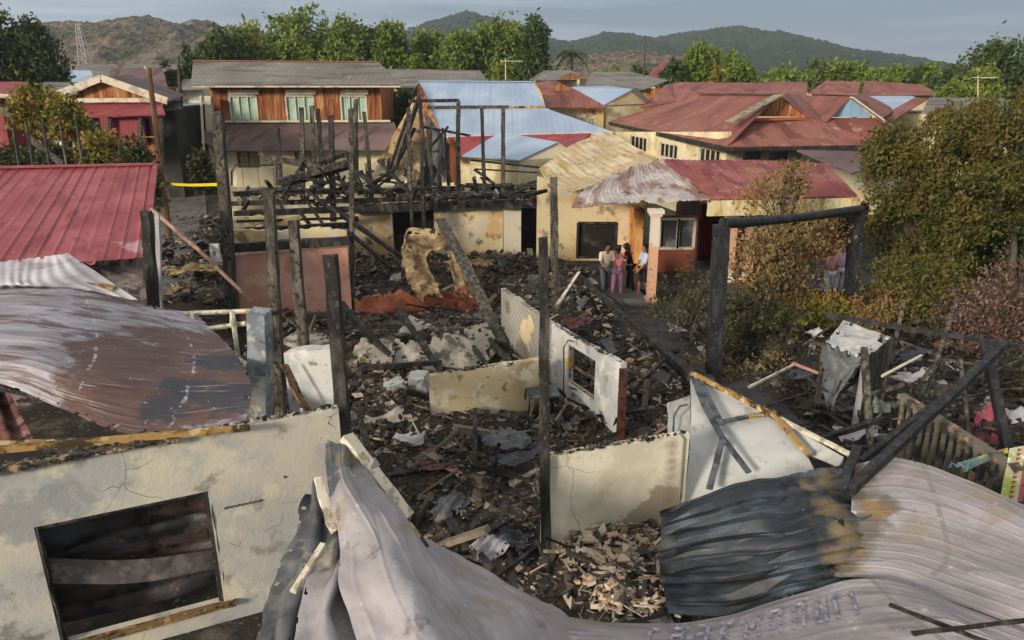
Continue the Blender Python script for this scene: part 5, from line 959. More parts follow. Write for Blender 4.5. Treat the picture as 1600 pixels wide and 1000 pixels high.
a, b_, hs_ = fwall(h, mat('shaded_red_wall', S('5a2a26'), [dict(c=S('33201d'), s=1, lo=.45, hi=.6), dict(c=S('7a3f38'), s=2, lo=.6, hi=.68, seed=2)]), 1090, 318, 1345, 412, 28.3, [(1100, 345, 1130, 405), (1195, 345, 1240, 385)], ground=True, Yb=33, name='inner_wall'); windows(h, a, b_, hs_, CHARG, DARK, 1)  # verandah shade is put into the dark red wall colour
COLM = mat('peeling_column', S('c9bfae'), [dict(c=S('c49a7e'), k='blob', pts=[(py(1019, 420, 22.7), .85), (py(1019, 455, 22.7), .6), (py(1142, 380, 25), 1.0), (py(1172, 380, 25), 1.0)], w=.8, s=2, soft=.8), dict(c=S('9a7c5c'), s=5, lo=.6, hi=.68, seed=2)], rough=.85)
for (u0, v0, u1, v1, Y, w_) in ((1025, 328, 1014, 470, 22.7, .26), (1146, 340, 1138, 425, 25, .28), (1176, 340, 1168, 425, 25, .28)):
    a = py(u0, v0, Y); b_ = Vector((a.x, Y, .03)); g = MB().beam(b_, a, w_, seg=4, jit=.02); g.box(a + Vector((0, 0, -.04)), (w_ + .2, w_ + .16, .12)); g.box(a + Vector((0, 0, -.14)), (w_ + .1, w_ + .08, .08)); g.box(b_ + Vector((0, 0, .1)), (w_ + .1, w_ + .1, .2)); obj('column', g, COLM, h)
g = MB().bx(py(930, 470, 22.6).x, py(1010, 470, 22.6).x, 22.3, 24, .01, .14); obj('step', g, CONC, h)
g = MB().bx(py(870, 420, 27).x, py(1340, 420, 27).x, 24.0, 28, .01, .12); obj('verandah_floor', g, PAVE, h)
# red curtain and clutter on the verandah
g = MB().patch([[py(1094, 342, 27.9), py(1112, 342, 27.9)], [py(1094, 400, 27.9), py(1112, 400, 27.9)]], 20, 6, corr=('u', 4, .03), thick=.01); tag(obj('door_curtain', g, mat('red_cloth', S('7a1d22'))), 'dark red curtain hanging in the verandah doorway beside the bay window', 'curtain')

# ------------------------------------------------------------------ burnt shophouse: pink room at the left, cream rooms behind
PINK = mat('pink_plaster', S('bd8a74'), [dict(c=S('c9998a'), s=.9, lo=.42, hi=.58), dict(c=S('b57e62'), s=1.6, lo=.52, hi=.66, seed=2), dict(c=S('c4a68a'), s=.8, lo=.55, hi=.68, seed=6), dict(c=S('6a5d54'), k='blob', pts=[(py(470, 505, 20), .6), (py(540, 480, 20), .5), (py(400, 505, 20), .6), (py(372, 400, 20), .3)], w=1.6, s=1.6, soft=.2, amt=.75), dict(c=S('7b5548'), s=5, lo=.64, hi=.71, seed=4)], rough=.9, bump=(9, .35, .02))
pk = thing('ruined_room', 'pink-plastered ground-floor room with a charred ring beam on top', 'ruin', (py(460, 505, 20).x, 20, 0))
A_, B_ = pz(366, 512, 0), pz(551, 505, 0); g = MB().wall(A_, B_, 0, 2.12, .15, rag=.04, seed=2, z1b=2.3); obj('wall', g, PINK, pk)
g = MB(); g.wall(Vector((A_.x, A_.y + .15, 0)), Vector((A_.x - .5, A_.y + 5, 0)), 0, 2.1, .15, rag=.08); obj('side_wall', g, BURNTC, pk)
rg = random.Random(31); g = MB().beam(A_ + Vector((-.2, -.05, 2.35)), B_ + Vector((.1, -.05, 2.5)), .22, .24, seg=10, jit=.08, rng=rg); obj('ring_beam', g, CHAR, pk)
g = MB(); g.wall(A_ + Vector((.1, .5, 0)), B_ + Vector((-.1, .5, 0)), 2.2, 2.72, .2, rag=.1, seed=5, step=.1); obj('upper_band', g, BURNTC, pk)
sh = thing('ruined_house', 'burnt-out shophouse ruin with cream walls and charred floor beams in the centre', 'ruin', (py(700, 400, 29).x, 29, 0))
fwall(sh, BURNTC, 553, 330, 616, 405, 28.6, ground=True, rag=.08, seed=1, name='front_wall'); fwall(sh, BURNTC, 680, 322, 786, 404, 28.6, ground=True, rag=.06, seed=4, name='front_wall')
fwall(sh, WHITET, 787, 320, 814, 408, 28.4, ground=True, rag=.1, seed=8, name='pillar')
fwall(sh, YELLOWED, 360, 292, 830, 316, 33, name='rear_wall', rag=.1, seed=9, ground=True)
fwall(sh, BURNTC, 362, 340, 470, 380, 25.5, name='inner_wall', rag=.15, seed=11, ground=True); fwall(sh, DARK, 814, 322, 838, 405, 29.2, name='doorway', ground=True)  # doorway is a dark panel, the opening's shade put in as colour
fwall(sh, BURNTC, 500, 372, 552, 400, 25.0, name='inner_wall', rag=.15, seed=13, ground=True)
for (u0, v0, Y0, u1, v1, Y1, w_, hh) in ((365, 303, 27, 560, 296, 30, .16, .16), (560, 300, 29.5, 838, 292, 29.5, .2, .2), (362, 318, 28, 838, 306, 28.8, .18, .16), (365, 334, 26, 560, 326, 27.5, .2, .2), (553, 326, 28.4, 838, 318, 28.2, .24, .3),
    (362, 362, 24, 552, 352, 25.5, .2, .22), (370, 346, 25, 560, 340, 26.5, .1, .08), (640, 312, 28, 838, 300, 30.5, .12, .1), (728, 288, 30, 830, 292, 30, .12, .1)):
    g = MB().beam(py(u0, v0, Y0), py(u1, v1, Y1), w_, hh, seg=14, jit=.2, rng=rg); obj('floor_beam', g, CHAR, sh)
for k in range(14):
    u = 380 + k * 33; g = MB().beam(py(u, 316 - k * .7, 28.2), py(u + 8, 292 - k * .3, 33), .10, .12, seg=4, jit=.12, rng=rg); obj('joist', g, CHAR, sh)
g = MB(); g.beam(py(638, 158, 28.6), py(717, 157, 29), .12, .12, seg=5, jit=.08, rng=rg); obj('top_rail', g, CHAR, sh)
g = MB(); g.beam(py(668, 168, 29), py(795, 167, 29), .09, .12, seg=5, jit=.08, rng=rg); obj('top_rail', g, CHARG, sh)
g = MB(); g.wall(py(615, 400, 29.5), py(682, 400, 29.5), 0, 1.9, .1, rag=.2); obj('dark_gap_panel', g, DARK, sh)  # dark panel set in the open gap, its shade carried by colour
scat = (('heap of charred rafters sprawled over the left end of the ruin', [(432, 285, 27, 540, 255, 28, .22), (440, 292, 27, 545, 262, 28.5, .14), (430, 248, 28, 500, 262, 28, .2), (470, 290, 27, 520, 330, 27, .1), (500, 262, 28, 560, 300, 28, .1), (520, 255, 28, 545, 310, 28, .1), (395, 300, 27, 470, 290, 27, .12), (480, 300, 27, 530, 275, 28, .1), (405, 238, 28, 438, 262, 28, .16), (455, 275, 27, 590, 300, 28, .1), (500, 300, 27, 470, 240, 28.5, .1), (536, 250, 28, 600, 305, 28, .12), (480, 262, 28, 560, 235, 29, .14), (525, 308, 27.5, 500, 225, 29, .1), (560, 300, 28, 620, 262, 29, .1), (575, 310, 28, 540, 240, 28.5, .1), (600, 300, 28.5, 560, 268, 28.5, .14), (440, 310, 26.5, 475, 250, 28, .08), (590, 250, 29, 640, 300, 28.5, .1), (420, 300, 27, 520, 300, 28, .16), (505, 320, 27, 560, 345, 26.5, .1), (468, 330, 26.5, 500, 372, 25.5, .1), (520, 372, 25, 480, 315, 26.5, .08)]),)
for lb, L_ in scat:
    t = thing('rafter_heap', lb, 'timber heap', (py(480, 300, 27).x, 27, py(480, 300, 27).z))
    for (a0_, b0_, Y0, a1_, b1_, Y1, w_) in L_: obj('rafter', MB().beam(py(a0_, b0_, Y0), py(a1_, b1_, Y1), w_, seg=7, jit=.15, rng=rg), CHAR if w_ < .15 else CHARG, t)
t = thing('rafter_heap', 'tangle of thin charred sticks and slats strewn along the top of the floor beams', 'timber heap', (py(620, 300, 29).x, 29, py(620, 300, 29).z))
for k in range(46):
    u = rg.uniform(385, 830); Y = rg.uniform(26.5, 31); v = 318 - (Y - 26.5) * 5 - (rg.random() ** 2) * 18; du = rg.uniform(-60, 60); dv = rg.uniform(-26, 14) * (1 if rg.random() < .7 else 1.6)
    obj('rafter', MB().beam(py(u, v, Y), py(u + du, v + dv, Y + rg.uniform(-1, 1)), rg.uniform(.05, .13), seg=5, jit=.2, rng=rg), CHAR if rg.random() < .7 else CHARG, t)
g = MB()
for k in range(240):
    p = py(rg.uniform(370, 835), rg.uniform(296, 318), rg.uniform(27, 31)); chunk(g, rg, p, rg.uniform(.08, .4), rg.choice(('plate', 'stick', 'curl', 'lump')))
o = obj('deck_litter', g, RUB_M); o['kind'] = 'stuff'
# scorched gable of hanging sheets
gb = thing('collapsed_gable', 'leaning scorched gable of brown and yellowed sheets in front of the blue roof', 'ruin', (py(650, 290, 30).x, 30, 2.4))
TAN = mat('scorched_tan_sheet', S('a58a62'), [dict(c=S('b9a78a'), s=1, lo=.45, hi=.6), dict(c=S('6f5233'), k='uv', s=1.3, st=(3, .6, 1), lo=.5, hi=.62, seed=2), dict(c=S('3b3028'), s=2, lo=.58, hi=.66, seed=3), dict(c=S('c5a05a'), s=3, lo=.62, hi=.7, seed=5)], rough=.85, wave=4, bump=(8, .5, .03))
for (pts, sd_) in ((((650, 150, 31), (612, 215, 30.5), (600, 262, 30), (640, 240, 30), (658, 200, 30.5)), 1), (((655, 165, 30.8), (632, 225, 30), (652, 280, 29.6), (668, 250, 30)), 2), (((662, 170, 30.6), (672, 250, 30), (700, 285, 29.8), (694, 215, 30.3)), 3), (((600, 240, 30.6), (575, 262, 30.4), (578, 282, 30), (640, 278, 30), (640, 250, 30.3)), 4), (((640, 205, 30.2), (610, 250, 29.6), (622, 290, 29.4), (648, 270, 29.8)), 5), (((672, 205, 31), (700, 222, 30.8), (712, 285, 30.2), (676, 285, 30.3)), 6)):
    g = MB().slab([py(*p) for p in pts], .03); obj('sheet', g, TAN if sd_ not in (3, 6) else GREYS, gb)
for (a0_, b0_, a1_, b1_, w_) in ((655, 152, 618, 262, .14), (655, 152, 668, 280, .12), (640, 172, 608, 268, .10), (660, 198, 735, 212, .08), (668, 235, 700, 198, .07), (648, 200, 605, 285, .12), (695, 205, 700, 290, .08)): obj('rafter', MB().beam(py(a0_, b0_, 29.9), py(a1_, b1_, 29.2), w_, seg=6, jit=.15, rng=rg), CHAR, gb)
g = MB().slab([py(702, 216, 30.2), py(718, 216, 30.2), py(718, 285, 30), (py(702, 285, 30))], .05); obj('door_leaf', g, mat('orange_door', S('9c5a30'), [dict(c=S('b9a27a'), s=.7, lo=.5, hi=.55)]), gb)
# curled sheets and the brick-red wall in the centre
BRICKR = mat('brick_red_plaster', S('713f30'), [dict(c=S('92583f'), s=1.4, lo=.46, hi=.6), dict(c=S('4c2a20'), s=2.2, lo=.54, hi=.64, seed=2), dict(c=S('2a2220'), s=4, lo=.6, hi=.68, seed=3)], rough=.9, bump=(10, .6, .03))
rwall('ruined_wall', 'long low brick-red wall remnant crossing the middle of the ruins', pz(556, 505, 0), pz(752, 492, 0), 0, .7, .85, .25, BRICKR, rag=.2, seed=12)
CURL = mat('curled_brown_sheet', S('7a6548'), [dict(c=S('a8946c'), s=2, lo=.46, hi=.6), dict(c=S('57452e'), s=3, lo=.52, hi=.62, seed=2), dict(c=S('2a231b'), s=4, lo=.6, hi=.66, seed=3), dict(c=S('8f5a2c'), s=2, lo=.62, hi=.7, seed=5)], rough=.8, bump=(9, .7, .03))
g = MB().patch(pyg([[(634, 372, 22.5), (640, 358, 23), (700, 362, 23), (712, 374, 22.6)], [(628, 410, 22), (636, 395, 22.2), (660, 400, 22.5), (668, 404, 22.3)], [(640, 445, 21.2), (648, 432, 21.4), (672, 440, 21.4), (686, 448, 21.2)], [(662, 474, 20.6), (664, 462, 20.8), (682, 462, 20.8), (694, 466, 20.6)]]), 40, 50, corr=('v', 8, .02), nz=(.10, 1.6), fold=(.06, 2, 3), seed=4, tear=.9, thick=.02)
tag(obj('curled_sheet', g, CURL, smooth=40), 'brown-yellow sheet curling like a wave above the brick-red wall remnant', 'metal sheet')
g = MB().patch(pyg([[(686, 340, 24), (700, 352, 24), (712, 375, 23.6)], [(700, 400, 22.6), (722, 405, 22.6), (738, 420, 22.4)], [(712, 455, 21.4), (735, 462, 21.3), (752, 470, 21.2)]]), 26, 40, corr=('u', 3, .03), nz=(.08, 1.4), seed=9, tear=.5, thick=.02)
tag(obj('curled_sheet', g, CURL, smooth=40), 'tall narrow brown sheet standing right of the wave-like curled one', 'metal sheet')
# collapsed slab pieces
SLABM = mat('ashen_concrete', S('908a80'), [dict(c=S('b0a898'), s=1.3, lo=.46, hi=.6), dict(c=S('5d574e'), s=2, lo=.5, hi=.62, seed=2), dict(c=S('35302b'), s=3, lo=.57, hi=.65, seed=3), dict(c=S('8c7a58'), s=3, lo=.63, hi=.7, seed=5)], rough=.95, bump=(12, .7, .03))
for (lb, pts) in (('wide ash-grey concrete slab tilted below the brick-red wall remnant', ((548, 560, .35), (560, 528, .7), (665, 532, .75), (690, 580, .35))), ('cracked grey-yellow slab tilted against the foot of the blockwork wall', ((660, 570, .4), (672, 528, .85), (760, 503, .9), (782, 545, .4), (740, 575, .3))),
    ('pale plaster slab lying flat at the left, beside the stout post', ((560, 560, .6), (585, 532, .8), (618, 536, .75), (612, 568, .5))), ('cream triangular slab lying under the charred plank', ((622, 520, .9), (640, 492, 1.0), (680, 510, .85), (640, 522, .8))),
    ('thin pale slab in the debris below the pink wall', ((438, 530, .8), (480, 512, .8), (520, 530, .7), (500, 548, .6)))):
    P_ = [pz(*p) for p in pts]; c_ = sum(P_, Vector()) / len(P_)
    if len(P_) == 4: g = MB().patch([[P_[1], P_[2]], [P_[0], P_[3]]], 24, 16, nz=(.05, 2), thick=.1, tear=.9, seed=int(c_.x * 10) % 17)
    else: g = MB().patch([[P_[1], (P_[1] + P_[2]) / 2, P_[2]], [P_[0], P_[4], P_[3]]], 30, 16, nz=(.05, 2), thick=.1, tear=.9, seed=5)
    tag(obj('concrete_slab', g, SLABM), lb, 'slab')
for i, (lb, u, v, z, sx, sy, sz, an) in enumerate((('white block with a broken top, left of two beside the wall stub', 620, 622, .3, .42, .35, .5, .3), ('white upright block touching the left end of the wall stub', 655, 615, .3, .38, .3, .6, -.1), ('small white square block on top of the white heap', 650, 597, .75, .3, .25, .15, .2))):
    g = MB(); p = pz(u, v, z); g.box(p + Vector((0, 0, sz * .3)), (sx, sy, sz), Matrix.Rotation(an, 3, 'Z') @ Matrix.Rotation(.2 * (i - 1), 3, 'Y'))
    bm = bmesh.new(); me = bpy.data.meshes.new('t'); me.from_pydata(g.v, [], g.f); bm.from_mesh(me); bmesh.ops.subdivide_edges(bm, edges=bm.edges, cuts=5, use_grid_fill=True)
    for vv_ in bm.verts: vv_.co += Vector((mnoise.noise(vv_.co * 6), mnoise.noise(vv_.co * 6 + Vector((3, 0, 0))), mnoise.noise(vv_.co * 6 + Vector((0, 3, 0))))) * .06
    g2 = MB(); g2.add([tuple(q.co) for q in bm.verts], [tuple(q.index for q in f.verts) for f in bm.faces]); bm.free(); tag(obj('masonry_block', g2, WPN), lb, 'block')
# crumpled scraps in the burnt room
def crumple(u, v, z, w_, d_, an, m, lb, sd_, name='crumpled_sheet', amp=.12, cat='metal sheet'):
    p = pz(u, v, z); ax = Vector((math.cos(an), math.sin(an), 0)); ay = Vector((-math.sin(an), math.cos(an), 0))
    C = [[p + ax * (i - 1) * w_ / 2 + ay * (1 - j) * d_ / 2 + Vector((0, 0, .18 * mnoise.noise(Vector((i * 1.7, j * 1.3, sd_))) + .1)) for i in range(3)] for j in range(3)]
    tag(obj(name, MB().patch(C, 30, 24, nz=(amp, 2.2), fold=(amp * .8, 2, 3), seed=sd_, tear=.9, thick=.006), m, smooth=35), lb, cat)
crumple(815, 718, .45, 1.1, .5, .5, BLUE, 'blue-grey crumpled sheet in the rubble just left of the tallest post', 3)
crumple(790, 690, .5, .9, .5, .3, GREYS, 'brown-grey crumpled sheet lying above the blue-grey one in the burnt room', 5)
crumple(800, 848, .3, .5, .4, -.4, BLUE, 'dark shiny cushion-like scrap lying in the lower part of the burnt room', 8)
crumple(765, 862, .28, .5, .35, .6, METAL_PALE, 'pale flat scrap lying beside the dark shiny scrap in the lower burnt room', 9)
crumple(685, 735, .4, .7, .4, .2, REDW, 'reddish torn sheet in the middle of the burnt room rubble', 12)
crumple(600, 660, .5, .8, .45, .1, SLABM, 'grey-brown lump of plaster sheet beside the stout post', 13)
crumple(700, 800, .3, .7, .35, .9, GREYS, 'dark bent strip near the edge of the narrow folded sheet', 15)
crumple(640, 690, .4, .6, .3, -.1, METAL_PALE, 'thin pale tray-like sheet below the white blocks', 17)
crumple(1065, 518, .2, .8, .35, 0, METAL_PALE, 'pale basin-like scrap lying on the dark yard path', 19)
crumple(900, 505, .6, .9, .5, .4, REDW, 'rusty scrap lying behind the bluish white wall end', 22)
crumple(730, 415, .9, 1.6, .8, .4, CURL, 'yellowish board lying at the foot of the cream rear wall', 23)
crumple(1095, 600, .25, .7, .4, .2, GREYS, 'dark scrap lying on the lower end of the yard path', 25)
crumple(300, 425, .7, 1.6, .9, .3, CURL, 'brown scorched board lying in the alley beside the slanting pinkish pole', 71)
crumple(280, 455, .6, 1.2, .6, .9, CURL, 'dark yellow board lying at the near end of the alley', 72)
crumple(305, 385, .6, 1.3, .7, 1.2, GREYS, 'dark warped sheet lying midway along the alley', 73)
# metal stool frame
st = thing('metal_stool', 'burnt square metal stool standing at the wall stub behind the tallest post', 'stool', pz(845, 655, .1))
P_ = [pz(822, 606, .75), pz(868, 600, .75), pz(876, 618, .7), pz(828, 622, .7)]; obj('seat', MB().slab(P_, .03), GREYS, st)
for p, q in zip(P_, ((818, 640), (872, 636), (882, 668), (824, 672))): obj('leg', MB().tube([p, pz(*q, .1)], .018, 5), CHAR, st)
# ------------------------------------------------------------------ trees and shrubs
def leafmat(name, c1, c2, c3=None, s=.6, dark=None):
    ly = [dict(c=c3 or c2, s=s, lo=.5, hi=.62, d=3, amt=.8)]
    if dark: ly.append(dict(c=dark, s=s * 1.3, lo=.54, hi=.64, d=3, seed=4, amt=.8))
    return mat(name, c1, ly, isl=[(c1, 1), (c2, 1)], rough=.6, spec=.25, trans=.3)
L_GREEN = leafmat('leaf_green', (.115, .165, .03, 1), (.20, .26, .045, 1), (.24, .28, .05, 1), .25, (.03, .055, .012, 1))
L_BRIGHT = leafmat('leaf_bright', (.10, .15, .02, 1), (.17, .22, .03, 1), (.20, .22, .03, 1), .3, (.06, .10, .015, 1))
L_DARK = leafmat('leaf_dark', (.045, .07, .022, 1), (.08, .115, .032, 1), (.10, .135, .036, 1), .3)
L_OLIVE = leafmat('leaf_olive', (.06, .065, .014, 1), (.16, .14, .03, 1), (.17, .115, .028, 1), .9, (.035, .05, .012, 1))
L_SCORCH = leafmat('leaf_scorched', (.17, .125, .05, 1), (.34, .24, .10, 1), (.27, .16, .06, 1), 1.0, (.055, .055, .022, 1))
L_BUSH = leafmat('leaf_yellow', (.13, .13, .018, 1), (.30, .24, .04, 1), (.34, .19, .05, 1), 1.0, (.05, .07, .012, 1))
L_PINK = leafmat('leaf_pinkbrown', (.075, .045, .032, 1), (.30, .19, .15, 1), (.17, .085, .055, 1), 1.2, (.03, .035, .018, 1))
L_UNDER = leafmat('leaf_under', (.035, .045, .015, 1), (.10, .10, .04, 1), (.13, .10, .05, 1), 1.4, (.02, .024, .01, 1))
BARK = mat('bark', (.10, .085, .065, 1), [dict(c=(.05, .042, .032, 1), s=3, st=(1, 1, .3), lo=.45, hi=.6), dict(c=(.19, .17, .13, 1), s=5, lo=.6, hi=.7, seed=2)], rough=.95, bump=(8, .8, .03))
def crown_mb(ells, n, leaf, seed, clump=None, per=28, droop=.2, narrow=.5):
    R = np.random.RandomState(seed); vols = np.array([e[3] * e[4] * e[5] for e in ells]) ** .8; vols = vols / vols.sum(); nc = max(8, n // per)
    which = R.choice(len(ells), nc, p=vols); E = np.array(ells)[which]
    d = R.normal(size=(nc, 3)); d /= np.linalg.norm(d, axis=1)[:, None]; r_ = R.uniform(.35, 1.0, nc) ** .45 * R.uniform(.86, 1.08, nc)
    cc = E[:, :3] + d * E[:, 3:6] * r_[:, None]; cr_ = (clump or float(np.mean(E[:, 3:6])) * .2) * R.uniform(.6, 1.4, nc)
    k = R.randint(0, nc, n); off = R.normal(size=(n, 3)) * .55; P = cc[k] + off * cr_[k][:, None]; P[:, 2] -= droop * np.abs(off[:, 0]) * cr_[k]
    a = R.normal(size=(n, 3)); a[:, 2] -= droop * 2; a /= np.linalg.norm(a, axis=1)[:, None]; b_ = np.cross(a, R.normal(size=(n, 3)) + np.array([0, 0, .8])); b_ /= np.maximum(np.linalg.norm(b_, axis=1), 1e-6)[:, None]
    s = leaf * R.uniform(.6, 1.4, n)[:, None]; wd = s * narrow
    V = np.stack([P - a * s, P - b_ * wd, P + a * s, P + b_ * wd], 1).reshape(-1, 3)
    V[:, 2] = np.maximum(V[:, 2], .02)
    g = MB(); g.v = [tuple(x) for x in V.tolist()]; g.f = [(4 * i, 4 * i + 1, 4 * i + 2, 4 * i + 3) for i in range(n)]; g.uv = [[(0, 0)] * 4] * n; g.mi = [0] * n
    return g, cc
def tree(name, label, base, ells, n, leaf, m, seed, trunk_r=.15, group=None, clump=None, limbs=9, cat='tree', droop=.2, narrow=.5, nolimb=False, per=28):
    base = Vector(base); t = thing(name, label, cat, base, group)
    W = [(base.x + e[0], base.y + e[1], base.z + e[2], e[3], e[4], e[5]) for e in ells]
    g, cc = crown_mb(W, n, leaf, seed, clump, droop=droop, narrow=narrow, per=per); obj('crown', g, m, t)
    rg_ = random.Random(seed); g = MB(); zc = min(e[2] for e in W); cx = sum(e[0] for e in W) / len(W); cy = sum(e[1] for e in W) / len(W)
    top = Vector((base.x * .5 + cx * .5, base.y * .5 + cy * .5, base.z + (zc - base.z) * .75))
    mid = (base + top) / 2 + Vector((rg_.uniform(-.2, .2), rg_.uniform(-.2, .2), 0)); g.tube([base - Vector((0, 0, .1)), mid, top], [trunk_r, trunk_r * .8, trunk_r * .6], 8)
    if not nolimb:
        for i in range(limbs):
            c_ = cc[rg_.randrange(len(cc))]; c_ = Vector(c_); q = top.lerp(c_, .5) + Vector((rg_.uniform(-.3, .3), rg_.uniform(-.3, .3), rg_.uniform(0, .4))) * (c_ - top).length * .3
            g.tube([top - (top - mid) * rg_.uniform(0, .5), q, c_], [trunk_r * .42, trunk_r * .25, trunk_r * .08], 6)
    obj('trunk', g, BARK, t, smooth=60); return t
def far_tree(u, vt, w_, Y, m, label, seed, name='tree', leaf=None, vb=None, n=5200, group=None, tall=1.0):
    p = py(u, 112, Y); zt = py(u, vt, Y).z; W_ = w_ * Y / FPX / 2 * 1.02; R = random.Random(seed); z0_ = 1.5; H = zt - z0_
    ells = []
    for k in range(6):
        a = R.uniform(0, 6.28); rr = W_ * R.uniform(.2, .6); zz = z0_ + H * R.uniform(.3, .72); ells.append((math.cos(a) * rr, math.sin(a) * rr * .8, zz, W_ * R.uniform(.4, .6), W_ * R.uniform(.4, .6), H * R.uniform(.18, .27)))
    ells.append((R.uniform(-.15, .15) * W_, 0, zt - H * .2, W_ * .5, W_ * .5, H * .2)); ells.append((0, 0, z0_ + H * .4, W_ * .75, W_ * .7, H * .38))
    return tree(name, label, (p.x, Y, 0), ells, n, leaf or max(.16, Y * .0031), m, seed, trunk_r=.22, group=group, clump=W_ * .2, limbs=6)
G1 = 'trees in the belt behind the houses'
for i, (u, vt, w_, Y, m, lb) in enumerate((
    (345, 44, 70, 88, L_DARK, 'dark bushy tree at the left end of the green belt, above the timber house'), (392, 36, 80, 92, L_GREEN, 'rounded green tree, second from the left in the belt above the timber house'),
    (438, 26, 80, 96, L_GREEN, 'broad green tree in the belt above the middle of the timber house roof'), (492, 8, 95, 94, L_GREEN, 'tallest dome-shaped green tree above the timber house'),
    (540, 24, 80, 92, L_GREEN, 'green tree on the right shoulder of the tallest dome-shaped one'), (580, 38, 70, 96, L_DARK, 'darker tree above the right end of the timber house roof'),
    (620, 33, 75, 90, L_BRIGHT, 'bright yellow-green tree just right of the timber house roof'), (668, 42, 75, 96, L_GREEN, 'green tree above the long grey roof'),
    (712, 48, 70, 92, L_GREEN, 'lower green tree left of the big dark-green pair'), (755, 30, 80, 94, L_GREEN, 'full green tree, left one of the pair ending the belt'),
    (795, 20, 70, 96, L_GREEN, 'tall green tree between the pair ending the belt'), (830, 22, 62, 90, L_DARK, 'tall dark green tree closing the right end of the belt'))):
    far_tree(u, vt, w_ * 1.15, Y, m, lb, 100 + i, group=G1, n=11000)
for i, (u, vt, w_, Y, m, lb) in enumerate(((655, 84, 42, 74, L_BRIGHT, 'low feathery bright shrub behind the long grey roof, left one'), (700, 86, 42, 76, L_BRIGHT, 'low feathery bright shrub behind the long grey roof, right one'),
    (785, 96, 50, 72, L_BRIGHT, 'bright round shrub by the roof antenna above the blue roof'), (850, 108, 60, 100, L_GREEN, 'low shrub under the coconut palm'),
    (1090, 70, 85, 84, L_BRIGHT, 'largest bright green tree behind the great rust roof'), (1142, 84, 56, 80, L_GREEN, 'green tree touching the right side of the largest bright one'), (1160, 95, 60, 74, L_BRIGHT, 'yellow-green shrubby tree above the ridge of the great rust roof'),
    (1050, 92, 40, 82, L_DARK, 'dark tree left of the largest bright green tree'), (1120, 106, 44, 70, L_BUSH, 'orange-tinged shrub in front of the bright green trees'),
    (1225, 104, 75, 100, L_GREEN, 'green tree in the right-hand row, nearest the rust roofs'), (1280, 95, 80, 102, L_GREEN, 'second green tree of the right-hand row'), (1330, 94, 75, 100, L_BRIGHT, 'lighter tree of the right-hand row'),
    (1375, 106, 60, 96, L_GREEN, 'small tree near the right foot of the far hill'), (1410, 102, 60, 92, L_BRIGHT, 'bright tree just past the end of the far hill'), (1450, 97, 50, 90, L_GREEN, 'pointed green tree right of the far hill'), (1490, 106, 60, 84, L_DARK, 'dark low tree before the big grey-green tree'),
    (1550, 60, 90, 72, L_DARK, 'big grey-green airy tree at the upper right'), (1600, 48, 90, 70, L_DARK, 'big grey-green tree cut off by the right edge'), (1535, 104, 75, 64, L_GREEN, 'green tree standing under the big grey-green airy tree'), (1500, 128, 60, 60, L_BRIGHT, 'bright low tree over the grey roof at the far right'),
    (955, 108, 60, 110, L_GREEN, 'low green clump before the low dry hill'), (1000, 104, 44, 108, L_DARK, 'low dark clump at the foot of the low dry hill'))):
    far_tree(u, vt, w_ * 1.1, Y, m, lb, 200 + i, n=7500)
for i, (u, vt, w_, Y, m, lb, n) in enumerate(((10, 14, 100, 62, L_DARK, 'tall dark tree at the upper left edge', 4500), (58, 26, 75, 64, L_DARK, 'second dark tree, slightly lower, right of the one at the left edge', 3500), (-30, 40, 70, 60, L_DARK, 'dark tree cut off by the left edge', 1500), (295, 68, 34, 76, L_DARK, 'small round dark tree above the end of the alley', 1500), (262, 95, 44, 72, L_UNDER, 'dull shrubby tree left of the end of the alley', 1500), (620, 136, 45, 54, L_DARK, 'dark bush squeezed between the timber house and the blue roof',  1500))):
    far_tree(u, vt, w_ * 1.15, Y, m, lb, 300 + i, n=n * 4)
for (u, v, Y, w_, hh, m, lb, sd_) in ((58, 160, 32, 74, .6, L_BUSH, 'yellow-green bush with orange tips in front of the far-left houses', 1), (100, 176, 31, 30, .35, L_BUSH, 'smaller yellow-green bush just left of the red house', 2), (160, 240, 30, 66, .55, L_BUSH, 'leafy yellow-green bush below the red screen wall of the red house', 3), (90, 252, 30, 50, .5, L_UNDER, 'dark undergrowth behind the ridge of the red shed roof', 4),
                               (25, 252, 31, 70, .5, L_UNDER, 'dim undergrowth behind the left end of the red shed roof', 8), (215, 262, 29, 40, 1.0, L_UNDER, 'dim shrub by the leaning utility pole', 5), (315, 262, 42, 22, .9, L_UNDER, 'green shrub on the right side of the alley', 6), (262, 225, 50, 20, 1.2, L_UNDER, 'dark shrub on the left side of the alley', 7)):
    p = py(u, v, Y); W_ = w_ * Y / FPX / 2
    tree('bush', lb, (p.x, Y, 0), [(0, 0, p.z, W_, W_ * .7, hh), (-W_ * .4, 0, p.z - .5, W_ * .6, W_ * .6, hh * .8), (W_ * .4, .2, p.z - .6, W_ * .55, W_ * .6, hh * .8)], 2600, .11, m, 400 + sd_, trunk_r=.08, cat='bush', clump=.4)
